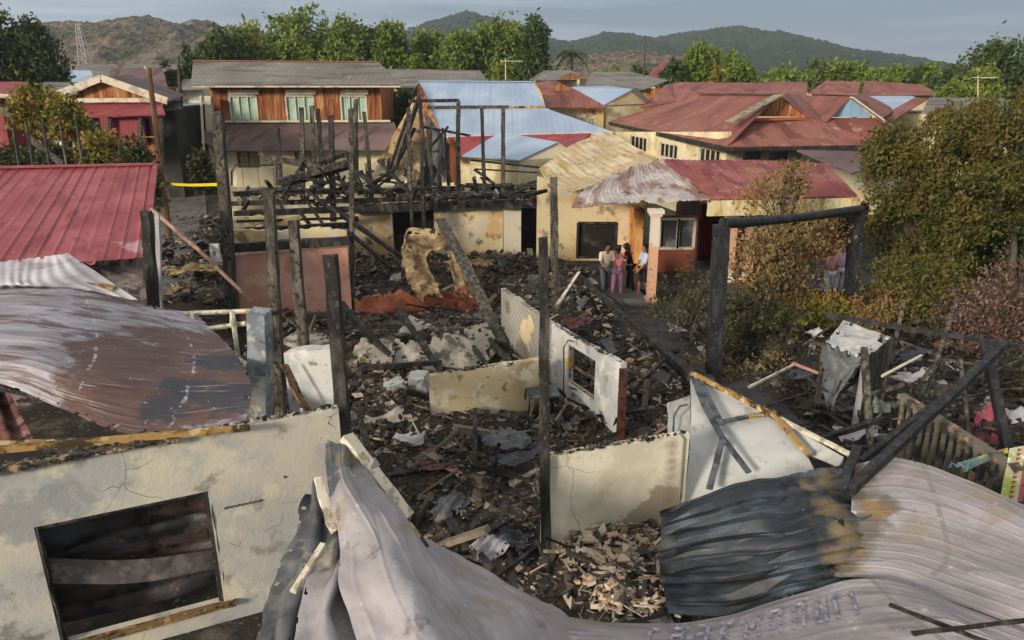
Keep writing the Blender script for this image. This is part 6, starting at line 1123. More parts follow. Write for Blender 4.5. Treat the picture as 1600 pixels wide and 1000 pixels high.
# palm
p = py(892, 112, 92); pt = thing('coconut_palm', 'lone coconut palm before the hills, above the small rust-red roof', 'palm', (p.x, 92, 0)); zt = py(892, 82, 92).z
obj('trunk', MB().tube([(p.x, 92, 0), (p.x + .3, 92, zt * .5), (p.x, 92, zt)], [.2, .16, .12], 7), BARK, pt); g = MB(); R = random.Random(5)
for k in range(16):
    a = k * 6.283 / 16 + R.uniform(-.2, .2); e = R.uniform(-.2, .9); L_ = R.uniform(1.7, 2.3)
    for j in range(9):
        t = j / 8; q = Vector((p.x + math.cos(a) * L_ * t, 92 + math.sin(a) * L_ * t, zt + e * L_ * t - 1.1 * L_ * t * t * .8)); sd_ = Vector((-math.sin(a), math.cos(a), 0)); w_ = .5 * math.sin(math.pi * min(1, t * .9 + .1)) + .05
        g.add([q, q + sd_ * w_ + Vector((0, 0, -.3)), q + sd_ * w_ * .8 + Vector((math.cos(a) * .25, math.sin(a) * .25, -.35))], [(0, 1, 2)]); g.add([q, q - sd_ * w_ + Vector((0, 0, -.3)), q - sd_ * w_ * .8 + Vector((math.cos(a) * .25, math.sin(a) * .25, -.35))], [(0, 1, 2)])
obj('crown', g, L_DARK, pt)
# the scorched trees and shrubs of the right-hand yard
def near_tree(name, lb, u, v, Y, parts, n, leaf, m, sd_, tr=.16, cat='tree', clump=.45, limbs=14, group=None, z=None, narrow=.45, per=28):
    b_ = py(u, v, Y); ells = []
    for (uu, vv, dY, rx, rz) in parts:
        q = py(uu, vv, Y + dY); ells.append((q.x - b_.x, dY, q.z, rx, rx * .85, rz))
    return tree(name, lb, (b_.x, Y, 0), ells, n, leaf, m, sd_, trunk_r=tr, cat=cat, clump=clump, limbs=limbs, group=group, droop=.35, narrow=narrow, per=per)
near_tree('scorched_tree', 'big olive-brown scorched tree at the right, nearest the red verandah roof', 1440, 480, 24, [(1460, 240, 0, 1.5, 1.2), (1405, 280, 0, 1.3, 1.1), (1500, 215, .5, 1.3, .9), (1420, 345, -.5, 1.4, 1.2), (1490, 310, -.8, 1.5, 1.3), (1385, 235, .5, .9, .7), (1450, 400, 0, 1.2, 1.0), (1510, 190, 1, .9, .6), (1475, 360, -1, 1.1, 1.0)], 27000, .078, L_OLIVE, 501, tr=.14, per=190, clump=.36, limbs=44)
near_tree('scorched_tree', 'big olive-brown scorched tree cut off by the right edge', 1570, 480, 25, [(1570, 220, 0, 1.5, 1.2), (1620, 260, 0, 1.6, 1.5), (1550, 300, -.5, 1.3, 1.2), (1590, 185, .5, 1.1, .8), (1640, 180, 1, 1.2, 1.2), (1545, 180, 1, .9, .6)], 19000, .08, L_OLIVE, 502, tr=.14, per=190, clump=.38, limbs=36)
near_tree('dark_tree', 'dark green tree mass behind the pinkish shrub at the right edge', 1580, 440, 27, [(1560, 350, 0, 1.8, 1.6), (1620, 380, 0, 1.8, 1.8), (1520, 380, 0, 1.3, 1.4), (1590, 300, 0, 1.6, 1.2), (1480, 410, 1, 1.2, 1.2)], 9000, .15, L_DARK, 503, tr=.2, clump=.6)
near_tree('scorched_shrub', 'dry brown-leaved shrub in front of the verandah fascia', 1220, 500, 20.5, [(1230, 385, 0, 1.2, .8), (1180, 420, 0, .9, .7), (1268, 385, 0, .7, .5), (1220, 440, -.4, 1.1, .6), (1250, 350, .3, .8, .5), (1300, 360, .4, .6, .5), (1190, 375, .2, .6, .5)], 6500, .06, L_SCORCH, 504, tr=.06, cat='shrub', clump=.3, limbs=30)
near_tree('scorched_shrub', 'thin dry treetop of brown leaves against the red verandah roof', 1225, 420, 22, [(1225, 290, 0, .75, .5), (1190, 310, 0, .5, .4), (1250, 270, 0, .45, .35)], 1100, .07, L_SCORCH, 505, tr=.05, cat='shrub', clump=.25, limbs=40)
near_tree('scorched_shrub', 'grey-green wilted shrub between the column and the thick charred gate post', 1080, 520, 18.8, [(1075, 460, 0, .8, .7), (1050, 490, -.3, .6, .5), (1095, 500, 0, .5, .6), (1060, 440, .3, .6, .4)], 1000, .06, L_UNDER, 506, tr=.05, cat='shrub', clump=.25, limbs=40)
near_tree('scorched_shrub', 'wilted green shrub just right of the thick charred gate post', 1175, 560, 17.8, [(1160, 490, 0, .7, .7), (1190, 520, -.2, .7, .6), (1150, 540, 0, .5, .5), (1220, 500, .2, .6, .5)], 1800, .07, L_UNDER, 507, tr=.05, cat='shrub', clump=.25, limbs=40)
near_tree('scorched_shrub', 'low clipped shrub of yellow-brown leaves left of the second gate post', 1270, 510, 19.5, [(1260, 485, 0, .7, .35), (1295, 480, .2, .6, .35)], 3500, .055, L_BUSH, 508, tr=.04, cat='shrub', clump=.22, limbs=12)
near_tree('scorched_shrub', 'rusty-yellow shrub at the right foot of the second gate post', 1380, 520, 19.5, [(1370, 480, 0, .7, .4), (1400, 470, .2, .8, .5), (1350, 500, 0, .5, .3)], 4500, .06, L_SCORCH, 509, tr=.04, cat='shrub', clump=.22, limbs=12)
near_tree('flowering_shrub', 'large shrub of pinkish brown withered leaves at the right edge', 1555, 580, 18, [(1550, 480, 0, 1.1, .8), (1600, 450, 0, 1.1, .9), (1520, 520, -.3, .8, .6), (1590, 520, -.4, .9, .7), (1630, 500, 0, 1, 1), (1500, 480, .3, .6, .5)], 8000, .055, L_PINK, 510, tr=.06, cat='shrub', clump=.3, limbs=40)
near_tree('dark_shrub', 'dark green shrub below the big scorched tree at the right', 1430, 540, 19.6, [(1430, 470, 0, 1.0, .7), (1465, 500, 0, .8, .7), (1410, 430, .5, .9, .7), (1480, 440, .5, .8, .8)], 6000, .065, L_OLIVE, 511, tr=.06, cat='shrub', clump=.3)
near_tree('dark_shrub', 'bush of dull leaves at the far end of the fence, lower right', 1590, 640, 15.5, [(1600, 590, 0, .7, .5), (1640, 620, 0, .8, .6), (1560, 600, .5, .5, .4)], 4000, .06, L_UNDER, 512, tr=.04, cat='shrub', clump=.25)
near_tree('scorched_shrub', 'brownish weeds around the foot of the thick charred gate post', 1100, 590, 16.4, [(1090, 560, 0, .4, .3), (1150, 590, .2, .6, .3), (1200, 570, .5, .6, .3)], 900, .05, L_SCORCH, 513, tr=.03, cat='shrub', clump=.2, limbs=16)
# ------------------------------------------------------------------ gate posts, cabinet, fence and clutter of the yard
rg = random.Random(77)
gt = thing('charred_gate', 'thick charred gateway of two posts and a long curved lintel beam before the shrubs', 'gateway', (pz(1112, 600, 0).x, pz(1112, 600, 0).y, 0))
BK = mat('black_char', (.010, .010, .011, 1), [dict(c=(.035, .036, .04, 1), s=3, st=(2, 2, .5), lo=.45, hi=.66), dict(c=(.10, .10, .10, 1), s=13, st=(1, 1, .4), lo=.62, hi=.7, seed=2)], rough=.7, bump=(9, .9, .03), spec=.4)
b1 = pz(1113, 606, 0); t1 = py(1127, 352, b1.y); b2 = pz(1326, 498, 0); t2 = py(1340, 330, b2.y)
obj('post', MB().beam(b1, Vector((t1.x, b1.y, t1.z)), .34, .3, seg=16, jit=.07, rng=rg), BK, gt); obj('post', MB().beam(b2, Vector((t2.x, b2.y, t2.z)), .36, .32, seg=12, jit=.07, rng=rg), BK, gt)
g = MB(); pts = [t1 + Vector((-.12, 0, -.35)), t1 + Vector((.05, 0, .05)), py(1160, 348, b1.y + .8), py(1250, 340, (b1.y + b2.y) / 2), t2 + Vector((.1, 0, .06))]; g.tube(pts, [.1, .13, .12, .11, .13], 8)
obj('lintel', g, BK, gt, smooth=60)
timber(1325, 768, 1.75, 1572, 536, 2.7, .12, 'thickest charred beam slanting up from the lavender roof to the right edge', BK)
timber(1345, 720, 1.6, 1530, 575, 2.2, .08, 'black beam lying just above the thickest slanting one', BK)
timber(1322, 745, 1.85, 1340, 700, 1.95, .12, 'stubby charred block standing on the top edge of the lavender roof', BK)
timber(1288, 492, 2.0, 1600, 542, 2.3, .09, 'long thin black beam crossing the yard behind the burnt cabinet', BK)
timber(1538, 540, 2.2, 1574, 700, .9, .15, 'charred leg propping the upper end of the thickest slanting beam', BK)
timber(1495, 470, 2.3, 1435, 650, 1.0, .09, 'grey-black pole slanting left through the yard frames', CHARG)
timber(1412, 470, 2.2, 1392, 570, 1.2, .08, 'thin dark stick rising behind the burnt cabinet', CHARG)
timber(1350, 545, 2.0, 1360, 705, .7, .13, 'square charred leg right of the burnt cabinet', CHARG)
timber(1262, 692, .9, 1380, 655, 1.1, .10, 'black beam lying below the burnt cabinet', BK)
timber(1290, 700, .9, 1390, 700, 1.0, .08, 'short black beam beside the top corner of the lavender roof', BK)
timber(1400, 530, 1.6, 1505, 570, 1.4, .04, 'pale thin rail slanting behind the grey-black pole', CHARG)
timber(1378, 588, 1.5, 1440, 555, 1.7, .04, 'short pale stick right of the burnt cabinet', PW)
timber(1255, 540, 1.5, 1305, 505, 1.8, .04, 'thin pale rod meeting the top of the burnt cabinet', CHARG)
timber(1540, 626, 1.0, 1640, 622, 1.0, .04, 'upper grey rail at the right edge above the pink cloths', CHARG)
timber(1540, 610, 1.1, 1640, 604, 1.1, .03, 'second grey rail at the right edge, slightly higher', CHARG)
timber(1170, 605, .5, 1240, 570, .7, .05, 'white crooked stick on the yard litter', PW)
timber(1240, 568, .7, 1285, 585, .6, .06, 'pinkish splintered stick left of the burnt cabinet', mat('pink_wood', S('b98478')), None)
timber(1490, 690, .8, 1600, 700, .8, .05, 'thin dark rail behind the pink cloths', CHARG)
for (a_, lb_) in (((1395, 700, 1.0, 1470, 560, 1.6, .05), 'thin black stick crossing the middle of the thickest slanting beam'), ((1440, 600, 1.2, 1560, 640, .9, .05), 'thin black rail leaning above the baluster fence'), ((1300, 620, .8, 1420, 540, 1.5, .05), 'thin grey lath propped against the burnt cabinet front'), ((1450, 640, 1.0, 1560, 545, 2.0, .06), 'black lath just below the thickest slanting beam'),
    ((1500, 560, 1.9, 1515, 690, .8, .06), 'upright thin black stake among the pink cloths'), ((1420, 505, 1.6, 1500, 490, 1.7, .04), 'thin stick lying behind the grey-black pole'), ((1210, 560, .3, 1290, 640, .3, .06), 'charred lath lying left of the burnt cabinet'), ((1180, 640, .3, 1275, 610, .3, .05), 'charred lath lying on the litter above the narrow white panel'),
    ((1460, 620, 1.1, 1600, 560, 1.5, .05), 'long thin dark lath reaching the right edge'), ((1385, 600, 1.2, 1470, 640, .8, .05), 'dark lath sloping down to the loose pickets')):
    timber(*a_, lb_, CHAR if a_[0] % 20 else CHARG)
R_ = random.Random(9); fh = thing('timber_tangle', 'tangle of thin blackened laths heaped between the burnt cabinet and baluster fence', 'timber heap', pz(1450, 640, .1))
for k in range(44):
    u, v = R_.uniform(1290, 1580), R_.uniform(540, 690); z_ = R_.uniform(.25, 1.3); a = pz(u, v, z_); d = Vector((R_.uniform(-1, 1), R_.uniform(-.7, .7), R_.uniform(-.35, .35))) * R_.uniform(.3, 1.1)
    obj('lath', MB().beam(a - d, a + d, R_.uniform(.02, .07), seg=5, jit=.25, rng=R_), BK if R_.random() < .65 else CHARG, fh)
# burnt cabinet
kb = thing('burnt_cabinet', 'burnt metal cabinet with a whitish top and torn grey side sheet, standing in the yard', 'cabinet', pz(1340, 680, .1))
P_ = [pz(1290, 535, 1.75), pz(1318, 500, 1.85), pz(1392, 528, 1.8), pz(1352, 562, 1.7)]
obj('top_panel', MB().patch([[P_[1], P_[2]], [P_[0], P_[3]]], 26, 18, nz=(.03, 3), fold=(.02, 1, 2), thick=.04, tear=.7, seed=3), WH, kb)
def drop(p, z): return Vector((p.x, p.y, z))
for a, b_, nm, m_, z in ((P_[3], P_[2], 'front_panel', CHARG, .3), (P_[2], P_[1], 'rear_panel', GREYS, .3)): obj(nm, MB().slab([a, b_, drop(b_, z), drop(a, z)], .03), m_, kb)
obj('side_sheet', MB().patch([[P_[0], P_[0].lerp(P_[3], .5), P_[3]], [pz(1285, 580, 1.3), pz(1310, 590, 1.2), pz(1340, 575, 1.5)], [pz(1290, 630, .9), pz(1300, 640, .8), pz(1318, 600, 1.2)]], 26, 30, nz=(.07, 2.5), fold=(.06, 2, 2), thick=.008, tear=.8, seed=5), GREYS, kb, smooth=40)
for q in (P_[3], P_[2], P_[0]): obj('corner_post', MB().beam(drop(q, .1), q, .09, .09, seg=5, jit=.1, rng=rg), METAL_PALE if q is P_[3] else CHARG, kb)
crumple(1310, 640, .5, .8, .6, .3, GREYS, 'dark crumpled sheet at the foot of the burnt cabinet', 41); crumple(1340, 685, .5, .8, .5, 0, METAL_PALE, 'pale bent sheet below the burnt cabinet', 42); crumple(1380, 640, .8, .6, .4, 1, mat('greenish_scrap', S('6c7c70'), [dict(c=S('8c6a62'), s=4)]), 'greenish striped scrap right of the burnt cabinet', 43)
crumple(1425, 560, 1.1, 1.0, .6, .2, BLUE, 'blue-grey sheet lying behind the slanting poles in the yard', 44); crumple(1420, 590, .9, .9, .3, .1, METAL_PALE, 'light grey scrap under the blue-grey sheet in the yard', 45)
crumple(1575, 655, .9, .8, .5, .3, METAL_PALE, 'whitish rounded scrap at the right edge above the banner strip', 46); crumple(1240, 590, .4, .9, .4, .4, GREYS, 'grey scrap on the litter between path and cabinet', 47)
crumple(1270, 527, .5, .35, .3, 0, WH, 'white lump near the yellow bag in the yard', 48, name='litter_bag', cat='bag')
crumple(1250, 508, .6, .35, .3, .4, mat('yellow_plastic', S('b0a81e')), 'yellow plastic bag lying in the yard', 49, name='litter_bag', cat='bag'); crumple(1264, 448, .9, .7, .5, 0, mat('blue_cloth', S('1d3f86')), 'blue cloth bundle beside the two people at the gate post', 50, name='cloth_bundle', cat='cloth')
crumple(1247, 462, .6, .5, .4, 1, mat('navy_cloth', S('1b2c55')), 'small navy cloth below the blue bundle', 51, name='cloth_bundle', cat='cloth')
PK = mat('pink_cloth', S('94485a'), [dict(c=S('7a2c40'), s=6, lo=.55, hi=.65)], rough=.8)
for i, (u, v, z, w_, lb) in enumerate(((1548, 645, 1.2, .5, 'largest pink cloth hanging on the rails at the right'), (1530, 655, 1.0, .3, 'pink cloth just left of the largest one'), (1515, 672, .9, .25, 'small pink cloth lower left of the others'), (1532, 692, .7, .4, 'pink cloth above the banner strip, left of the bottom pair'), (1552, 690, .7, .3, 'pink cloth above the banner strip, right of the bottom pair'))):
    p = pz(u, v, z); w_ *= .55; g = MB().patch([[p + Vector((-w_ / 2, .05 * k, .13)) for k in (0, 1)][:1] + [p + Vector((0, .05, .14)), p + Vector((w_ / 2, 0, .10))], [p + Vector((-w_ / 2, 0, -.1)), p + Vector((0, -.04, -.15)), p + Vector((w_ / 2, .03, -.08))]], 12, 10, nz=(.03, 7), thick=.01, tear=.5, seed=i); tag(obj('hanging_cloth', g, PK, smooth=50), lb, 'cloth')
# baluster fence with a tattered banner strip
FM = mat('weathered_baluster', S('6a665a'), [dict(c=S('3b3832'), s=4, lo=.45, hi=.6), dict(c=S('a57a5a'), s=3, lo=.6, hi=.68, seed=2)], rough=.9, bump=(10, .4, .02))
fn = thing('baluster_fence', 'weathered concrete baluster fence behind the wide lavender roof', 'fence', pz(1480, 720, .3))
f0, f1 = pz(1408, 618, 1.5), pz(1592, 735, 1.45); f0b, f1b = f0 - Vector((0, 0, 1.15)), f1 - Vector((0, 0, 1.15))
obj('top_rail', MB().beam(f0, f1, .16, .09, seg=10, jit=.06, rng=rg), FM, fn); obj('bottom_rail', MB().beam(f0b, f1b, .16, .1), FM, fn)
n = 15
for k in range(n):
    a = f0b.lerp(f1b, (k + .5) / n); b_ = f0.lerp(f1, (k + .5) / n); L_ = b_.z - a.z
    g = MB(); g.tube([a + Vector((0, 0, L_ * t)) for t in (0, .08, .12, .3, .45, .6, .85, .9, 1)], [.07, .07, .045, .07, .05, .04, .045, .07, .07], 8); obj('baluster', g, FM, fn, smooth=60)
for k in range(7):
    a = pz(1405 + k * 14, 690 + k * 5, .15); g = MB(); g.beam(a, a + Vector((rg.uniform(-.1, .1), rg.uniform(-.1, .1), rg.uniform(.7, 1.0))), .07, .07, seg=3, jit=.2, rng=rg); tag(obj('fence_picket', g, FM), ['first', 'second', 'third', 'fourth', 'fifth', 'sixth', 'last'][k] + ' loose picket from the left standing in front of the baluster fence', 'picket', 'loose pickets by the baluster fence')
bn = thing('banner_strip', 'tattered yellow-green banner strip with red marks at the right edge', 'banner', pz(1570, 770, .6))
BY = mat('banner_yellow', S('aaa880'), [dict(c=S('98a04c'), s=3, lo=.5, hi=.6), dict(c=S('cfd3c4'), s=4, lo=.55, hi=.6, seed=2)], rough=.7)
A_, B_, C_, D_ = pz(1578, 700, 1.6), pz(1604, 696, 1.6), pz(1590, 785, 1.25), pz(1562, 782, 1.25)
obj('cloth', MB().patch([[A_, B_], [D_, C_]], 8, 24, nz=(.015, 4), thick=.01), BY, bn)
g = MB()
for k in range(11):
    t = .06 + k * .085; p = A_.lerp(D_, t).lerp(B_.lerp(C_, t), .55) + Vector((0, -.02, .02)); d = (B_ - A_).normalized(); e = (D_ - A_).normalized()
    g.beam(p - d * .035, p + d * .035 + e * .02, .018, .01); g.beam(p + e * .02 - d * .03, p + e * .05, .018, .01)
obj('lettering', g, mat('red_ink', S('8a2424')), bn); obj('edge_ribbon', MB().patch([[B_ + Vector((.0, 0, .01)), B_ + Vector((.07, 0, .02))], [C_ + Vector((0, 0, .01)), C_ + Vector((.07, 0, .02))]], 2, 10, thick=.01), PK, bn)
g = MB().patch([[pz(1500, 722, 1.42), pz(1540, 710, 1.45), pz(1575, 700, 1.5)], [pz(1502, 740, 1.3), pz(1540, 722, 1.35), pz(1575, 708, 1.42)]], 20, 4, nz=(.02, 3), thick=.02); tag(obj('banner_ribbon', g, mat('multicolour_cloth', S('6d8585'), [dict(c=S('a9b43c'), s=2.2, lo=.52, hi=.56), dict(c=S('94705f'), s=2.6, lo=.54, hi=.58, seed=3)]), smooth=50), 'faded teal and yellow cloth band draped along the fence top toward the banner strip', 'cloth band')
crumple(1497, 742, 1.3, .3, .25, .8, mat('pale_teal', S('8fb0b0')), 'pale teal scrap where the lavender roof meets the fence', 52)

# ------------------------------------------------------------------ poles, wires, tape, tower, antennas
up_ = thing('utility_pole', 'leaning brown utility pole beside the red house', 'pole', (py(250, 268, 33).x, 33, 0)); obj('shaft', MB().tube([pz(256, 290, 0) * 0 + Vector((py(252, 285, 33).x, 33, 0)), py(232, 106, 33)], [.15, .11], 8), mat('pole_wood', S('7c5e44'), [dict(c=S('5a4433'), s=2, st=(1, 1, .3))]), up_)
obj('lamp_bracket', MB().tube([py(232, 112, 33), py(226, 104, 33)], .05, 5), WHITET, up_)
tag(obj('white_pole', MB().tube([Vector((py(318, 285, 43).x, 43, 0)), py(314, 150, 43)], [.09, .07], 7), WHITET), 'slim white pole standing in front of the left corner of the timber house', 'pole')
tag(obj('utility_pole', MB().tube([Vector((py(284, 230, 52).x, 52, 0)), py(278, 88, 52)], [.14, .10], 7), CHARG), 'thin grey utility pole at the left side of the alley end', 'pole')
tag(obj('utility_pole', MB().tube([Vector((py(1008, 130, 70).x, 70, 0)), py(1008, 55, 70)], [.1, .06], 6), CHARG), 'lone thin mast rising in front of the far hill', 'pole')
TAPE = mat('yellow_tape', S('d2bd20'), rough=.5); g = MB(); a, b_ = py(246, 286, 31), py(352, 288, 24); 
g.patch([[a + Vector((0, 0, .05)), a.lerp(b_, .5) + Vector((0, 0, -.0)), b_ + Vector((0, 0, .05))], [a + Vector((0, .02, -.05)), a.lerp(b_, .5) + Vector((0, .03, -.1)), b_ + Vector((0, 0, -.05))]], 20, 2, nz=(.02, 1.5), thick=.003); tag(obj('barrier_tape', g, TAPE), 'yellow barrier tape stretched across the alley', 'tape')
bp = thing('bamboo_pole', 'long pinkish pole lying slantwise from a burnt post to the pink wall', 'pole', py(392, 470, 17.4)); obj('shaft', MB().tube([py(236, 326, 17.5), py(310, 390, 17.2), py(392, 470, 17.4)], [.045, .05, .04], 7), mat('pink_bamboo', S('a98a78'), [dict(c=S('7a6152'), s=4)]), bp)
cm = thing('cement_block', 'pale square block with a hole hanging halfway along the slanting pinkish pole', 'block', py(338, 400, 17.6)); g = MB(); A_ = py(330, 410, 17.6); B_ = py(344, 410, 17.6); g.wall(A_, B_, A_.z, py(330, 382, 17.6).z, .1, [(.06, .14, A_.z + .15, A_.z + .28)]); obj('block', g, WH, cm)
post(228, 330, 240, 475, 15.2, .2, 'blackened post standing at the corner of the red roof shed', CHAR, z=0)
post(246, 335, 250, 478, 15.6, .1, 'pale narrow upright right behind the blackened post of the shed', METAL_PALE, z=0)
for i, (u0, v0, u1, v1, lb) in enumerate(((40, 190, 46, 262, 'leftmost thin grey picket above the red shed ridge'), (66, 186, 70, 262, 'second thin grey picket above the red shed ridge'), (92, 186, 102, 262, 'third thin grey picket above the red shed ridge'), (117, 176, 124, 262, 'fourth thin grey picket, below the yellow-green bush'), (20, 200, 24, 262, 'short dark picket at the far left above the red shed ridge'))):
    a, b_ = py(u0, v0, 28), py(u1, v1, 28); tag(obj('garden_stake', MB().tube([Vector((b_.x, 28, 0)), a], .05, 5), CHARG), lb, 'stake', 'stakes behind the red shed')
tag(obj('handrail', MB().beam(py(45, 215, 30), py(100, 258, 29), .1, .25), CHARG), 'sloping grey handrail board of a stair behind the red shed', 'handrail')
tw = thing('lattice_tower', 'white lattice tower standing before the dry hill at the left', 'tower', (py(133, 100, 280).x, 280, 0)); TWM = mat('tower_white', S('98948e')); zt = py(130, 36, 280).z; x0 = py(133, 100, 280).x
for (sx, sy) in ((-1, -1), (1, -1), (1, 1), (-1, 1)): obj('leg', MB().beam((x0 + sx * 2.2, 280 + sy * 2.2, 0), (x0 + sx * .6, 280 + sy * .6, zt), .28), TWM, tw)
g = MB()
for k in range(9):
    t0, t1_ = k / 9, (k + 1) / 9; r0, r1 = 2.2 - 1.6 * t0, 2.2 - 1.6 * t1_
    for (sx, sy, tx, ty) in ((-1, -1, 1, -1), (1, -1, -1, -1), (-1, 1, 1, 1)): g.beam((x0 + sx * r0, 280 + sy * r0, zt * t0), (x0 + tx * r1, 280 + ty * r1, zt * t1_), .16)
obj('bracing', g, TWM, tw)
for (u, v0, v1, Y, lb) in ((790, 92, 124, 52, 'roof antenna on the ridge of the big blue roof'), (1528, 118, 152, 52, 'thin white roof antenna at the far right')):
    an = thing('roof_antenna', lb, 'antenna', py(u, v1, Y)); obj('mast', MB().tube([py(u, v1, Y), py(u, v0, Y)], .035, 5), WHITET, an); g = MB()
    g.beam(py(u - 8, v0 + 3, Y), py(u + 26, v0 + 4, Y), .05, .05)
    for k in range(7): q = py(u - 4 + k * 5, v0 + 3, Y); g.beam(q - Vector((0, .4, 0)), q + Vector((0, .4, 0)), .03, .03)
    obj('elements', g, WHITET, an)

# ------------------------------------------------------------------ people
SKIN = mat('skin', S('8a5e44'), rough=.6); HAIR = mat('black_hair', (.012, .01, .009, 1), rough=.5)
def skinned(name, nodes, edges, m, parent, root=0, sub=2):
    me = bpy.data.meshes.new('tmp'); me.from_pydata([n_[0] for n_ in nodes], edges, []); ob = bpy.data.objects.new('tmp', me); COL.objects.link(ob)
    sk = ob.modifiers.new('s', 'SKIN'); sk.use_smooth_shade = True
    for i, n_ in enumerate(nodes): r_ = n_[1]; me.skin_vertices[0].data[i].radius = r_ if isinstance(r_, tuple) else (r_, r_); me.skin_vertices[0].data[i].use_root = (i == root)
    sb = ob.modifiers.new('b', 'SUBSURF'); sb.levels = sub; sb.render_levels = sub
    dg = bpy.context.evaluated_depsgraph_get(); m2 = bpy.data.meshes.new_from_object(ob.evaluated_get(dg)); bpy.data.objects.remove(ob)
    m2.materials.clear(); m2.materials.append(m); m2.polygons.foreach_set('use_smooth', [True] * len(m2.polygons)); o = bpy.data.objects.new(name, m2); COL.objects.link(o); o.parent = parent; return o
def person(label, u, v, face, H=1.6, shirt=SKIN, legs=SKIN, hair='short', lean=0., arms=(.2, .9), long_=False, stride=.12, Y=None, z=0, female=False, shorts=False):
    b_ = pz(u, v, z) if Y is None else py(u, v, Y); b_.z = z; t = thing('person', label, 'person', b_); t.rotation_euler = (0, 0, face); s = H / 1.7
    def P(x, y, zz): return (x * s, (y + lean * max(0, zz - .95)) * s, zz * s)   # +y is forward
    hip, sh = (.095, .16) if female else (.09, .19)
    J = {'pel': P(0, 0, .95), 'bel': P(0, .01, 1.1), 'che': P(0, .0, 1.32), 'nek': P(0, .0, 1.47), 'hd0': P(0, .02, 1.54), 'hd1': P(0, .03, 1.62), 'hd2': P(0, .02, 1.69), 'nose': P(0, .125, 1.595)}
    A = {}
    for sd_, q in ((-1, 'l'), (1, 'r')):
        st_ = stride * sd_; A['hip' + q] = P(hip * sd_, 0, .9); A['kn' + q] = P(hip * sd_ * 1.05, st_ * .6 + .03, .5); A['an' + q] = P(hip * sd_ * 1.05, st_ - .02, .09); A['to' + q] = P(hip * sd_ * 1.25, st_ + .15, .035)
        sw = arms[0] if sd_ < 0 else arms[1]
        A['sh' + q] = P(sh * sd_, 0, 1.40); A['el' + q] = P((sh + .05) * sd_, .26 * math.sin(sw * .7), 1.40 - .27 * math.cos(sw * .7)); e_ = A['el' + q]; w_ = (sh + .03) * sd_ * s * (1 - .3 * min(1, sw)), e_[1] + .24 * s * math.sin(sw * 1.4), e_[2] - .24 * s * math.cos(sw * 1.4); A['wr' + q] = w_
        A['pa' + q] = (w_[0], w_[1] + .07 * s * math.sin(sw * 1.4), w_[2] - .07 * s * math.cos(sw * 1.4))
        for k in range(5):
            L_ = (.05, .075, .08, .072, .055)[k] * s; sp = (k - 2) * .016 * s; pa = A['pa' + q]
            A['f%d' % k + q] = (pa[0] + (sp if k else -sd_ * .05 * s), pa[1] + L_ * math.sin(sw * 1.4 + .4) * (.5 if k == 0 else 1), pa[2] - L_ * math.cos(sw * 1.4 + .4) * (.4 if k == 0 else 1))
    names = list(J) + list(A); pos = {**J, **A}
    rad = dict(pel=(.13, .10), bel=(.115, .09), che=(.14, .10), nek=.05, hd0=(.07, .08), hd1=(.078, .095), hd2=(.055, .07), nose=.014)
    def R_(n_):
        if n_ in rad: r_ = rad[n_]
        else: r_ = dict(hip=.085, kn=.055, an=.038, to=.03, sh=.058, el=.038, wr=.026, pa=(.034, .018)).get(n_[:-1], .0085)
        return tuple(x * s for x in r_) if isinstance(r_, tuple) else r_ * s
    ed = [('pel', 'bel'), ('bel', 'che'), ('che', 'nek'), ('nek', 'hd0'), ('hd0', 'hd1'), ('hd1', 'hd2'), ('hd1', 'nose')]
    for q in 'lr': ed += [('pel', 'hip' + q), ('hip' + q, 'kn' + q), ('kn' + q, 'an' + q), ('an' + q, 'to' + q), ('che', 'sh' + q), ('sh' + q, 'el' + q), ('el' + q, 'wr' + q), ('wr' + q, 'pa' + q)] + [('pa' + q, 'f%d' % k + q) for k in range(5)]
    ix = {n_: i for i, n_ in enumerate(names)}; skinned('body', [(pos[n_], R_(n_)) for n_ in names], [(ix[a], ix[c_]) for a, c_ in ed], SKIN, t)
    def cl(nm, ns, es, m, grow=.02, over={}):
        i2 = {n_: i for i, n_ in enumerate(ns)}; nd = []
        for n_ in ns:
            r_ = over.get(n_, R_(n_)); r_ = r_ if isinstance(r_, tuple) else (r_, r_); nd.append((pos[n_], tuple(x + grow * s for x in r_)))
        skinned(nm, nd, [(i2[a], i2[c_]) for a, c_ in es], m, t)
    es = [('pel', 'bel'), ('bel', 'che'), ('che', 'shl'), ('che', 'shr'), ('shl', 'ell'), ('shr', 'elr')]
    if long_: es += [('ell', 'wrl'), ('elr', 'wrr')]
    cl('shirt', ['pel', 'bel', 'che', 'shl', 'shr', 'ell', 'elr'] + (['wrl', 'wrr'] if long_ else []), es, shirt, .022)
    if shorts: cl('shorts', ['pel', 'hipl', 'hipr', 'knl', 'knr'], [('pel', 'hipl'), ('pel', 'hipr'), ('hipl', 'knl'), ('hipr', 'knr')], legs, .03)
    else: cl('trousers', ['pel', 'hipl', 'hipr', 'knl', 'knr', 'anl', 'anr'], [('pel', 'hipl'), ('pel', 'hipr'), ('hipl', 'knl'), ('hipr', 'knr'), ('knl', 'anl'), ('knr', 'anr')], legs, .022)
    hp = {'h0': P(0, -.025, 1.62), 'h1': P(0, -.01, 1.70), 'h2': P(0, -.05, 1.56), 'h3': P(0, -.075, 1.42 if hair == 'long' else 1.53)}
    skinned('hair', [(hp['h0'], (.085 * s, .09 * s)), (hp['h1'], (.06 * s, .075 * s)), (hp['h2'], .06 * s), (hp['h3'], (.05 if hair == 'long' else .04) * s)], [(0, 1), (0, 2), (2, 3)], HAIR, t)
    return t
def cloth(n_, c_): return mat(n_, S(c_), rough=.9, bump=(30, .3, .01))
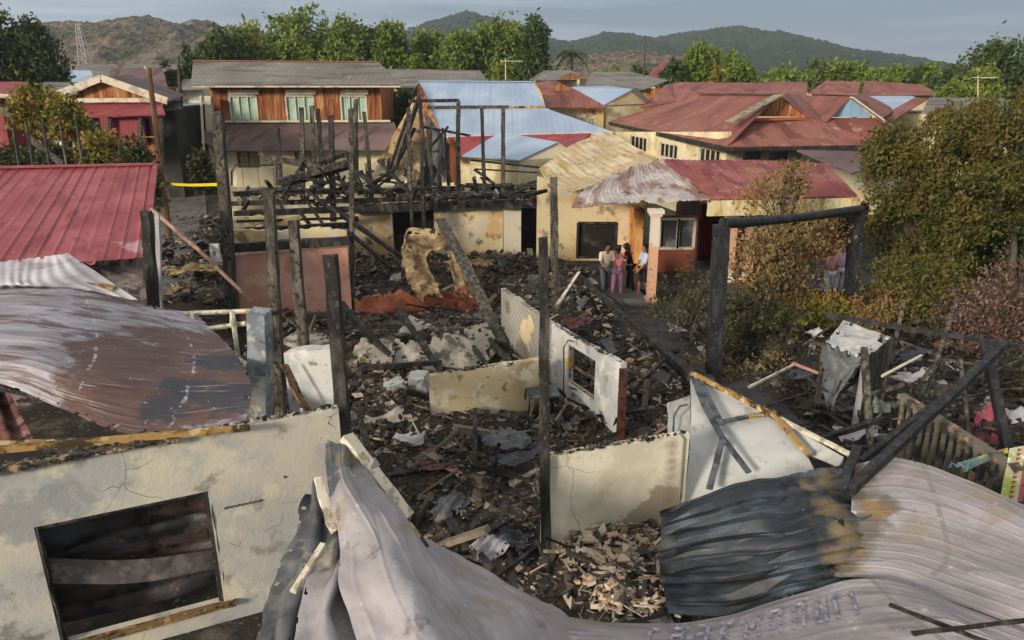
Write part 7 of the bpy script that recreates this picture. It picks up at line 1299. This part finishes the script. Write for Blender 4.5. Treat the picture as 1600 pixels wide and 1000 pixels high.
person('person in a beige shirt and dark trousers bending beside the burnt window', 944, 464, math.radians(200), 1.82, cloth('beige_cloth', 'c9b7a2'), cloth('dark_trouser', '4a4d55'), lean=.12, arms=(.5, .7))
person('person with long black hair in pink top and mauve trousers, seen from behind', 963, 464, math.radians(-30), 1.75, cloth('rose_cloth', 'cf7d88'), cloth('mauve_cloth', 'a07a98'), hair='long', female=True, arms=(1.0, 1.2), lean=.05, long_=False)
person('person in black holding a red bundle, facing the one in the pink top', 984, 458, math.radians(70), 1.7, cloth('black_cloth', '15151a'), cloth('black_trouser', '121216'), hair='long', female=True, arms=(1.4, 1.4), lean=.3)
person('person in a pale blue shirt and dark shorts standing behind the verandah column', 1004, 466, math.radians(100), 1.8, cloth('sky_cloth', 'aab6ca'), cloth('black_short', '1c1c22'), shorts=True, arms=(.5, .4))
person('person in a pink top and white trousers at the charred gate post, left of two', 1291, 468, math.radians(185), 1.7, cloth('pale_pink_cloth', 'b98a86'), cloth('white_trouser', 'b9bac0'), hair='long', female=True)
person('person in a light lilac top and white trousers, touching the charred gate post', 1307, 462, math.radians(170), 1.72, cloth('lilac_cloth', 'b9a7b4'), cloth('white_trouser_b', 'bdbdc6'), female=True, arms=(.3, .5))
person('person in dark clothes walking far down the alley', 292, 242, math.radians(10), 1.6, cloth('black_cloth_b', '1a1a20'), cloth('black_trouser_b', '17171c'), Y=62)
crumple(978, 402, 1.15, .4, .3, .4, cloth('red_cloth_b', 'a01c2c'), 'red bundle held between the two women by the verandah', 61, name='cloth_bundle', cat='cloth', amp=.08)
# haze
HZ = bpy.data.materials.new('haze'); HZ.use_nodes = True; nt = HZ.node_tree; nt.nodes.remove(nt.nodes['Principled BSDF']); pv = nt.nodes.new('ShaderNodeVolumePrincipled')
pv.inputs['Color'].default_value = (.70, .80, .92, 1); pv.inputs['Density'].default_value = .00034; pv.inputs['Anisotropy'].default_value = .2; nt.links.new(pv.outputs[0], nt.nodes['Material Output'].inputs['Volume'])
g = MB().bx(-2600, 2600, -80, 3600, -6, 160); hz = obj('haze', g, HZ); hz['kind'] = 'stuff'
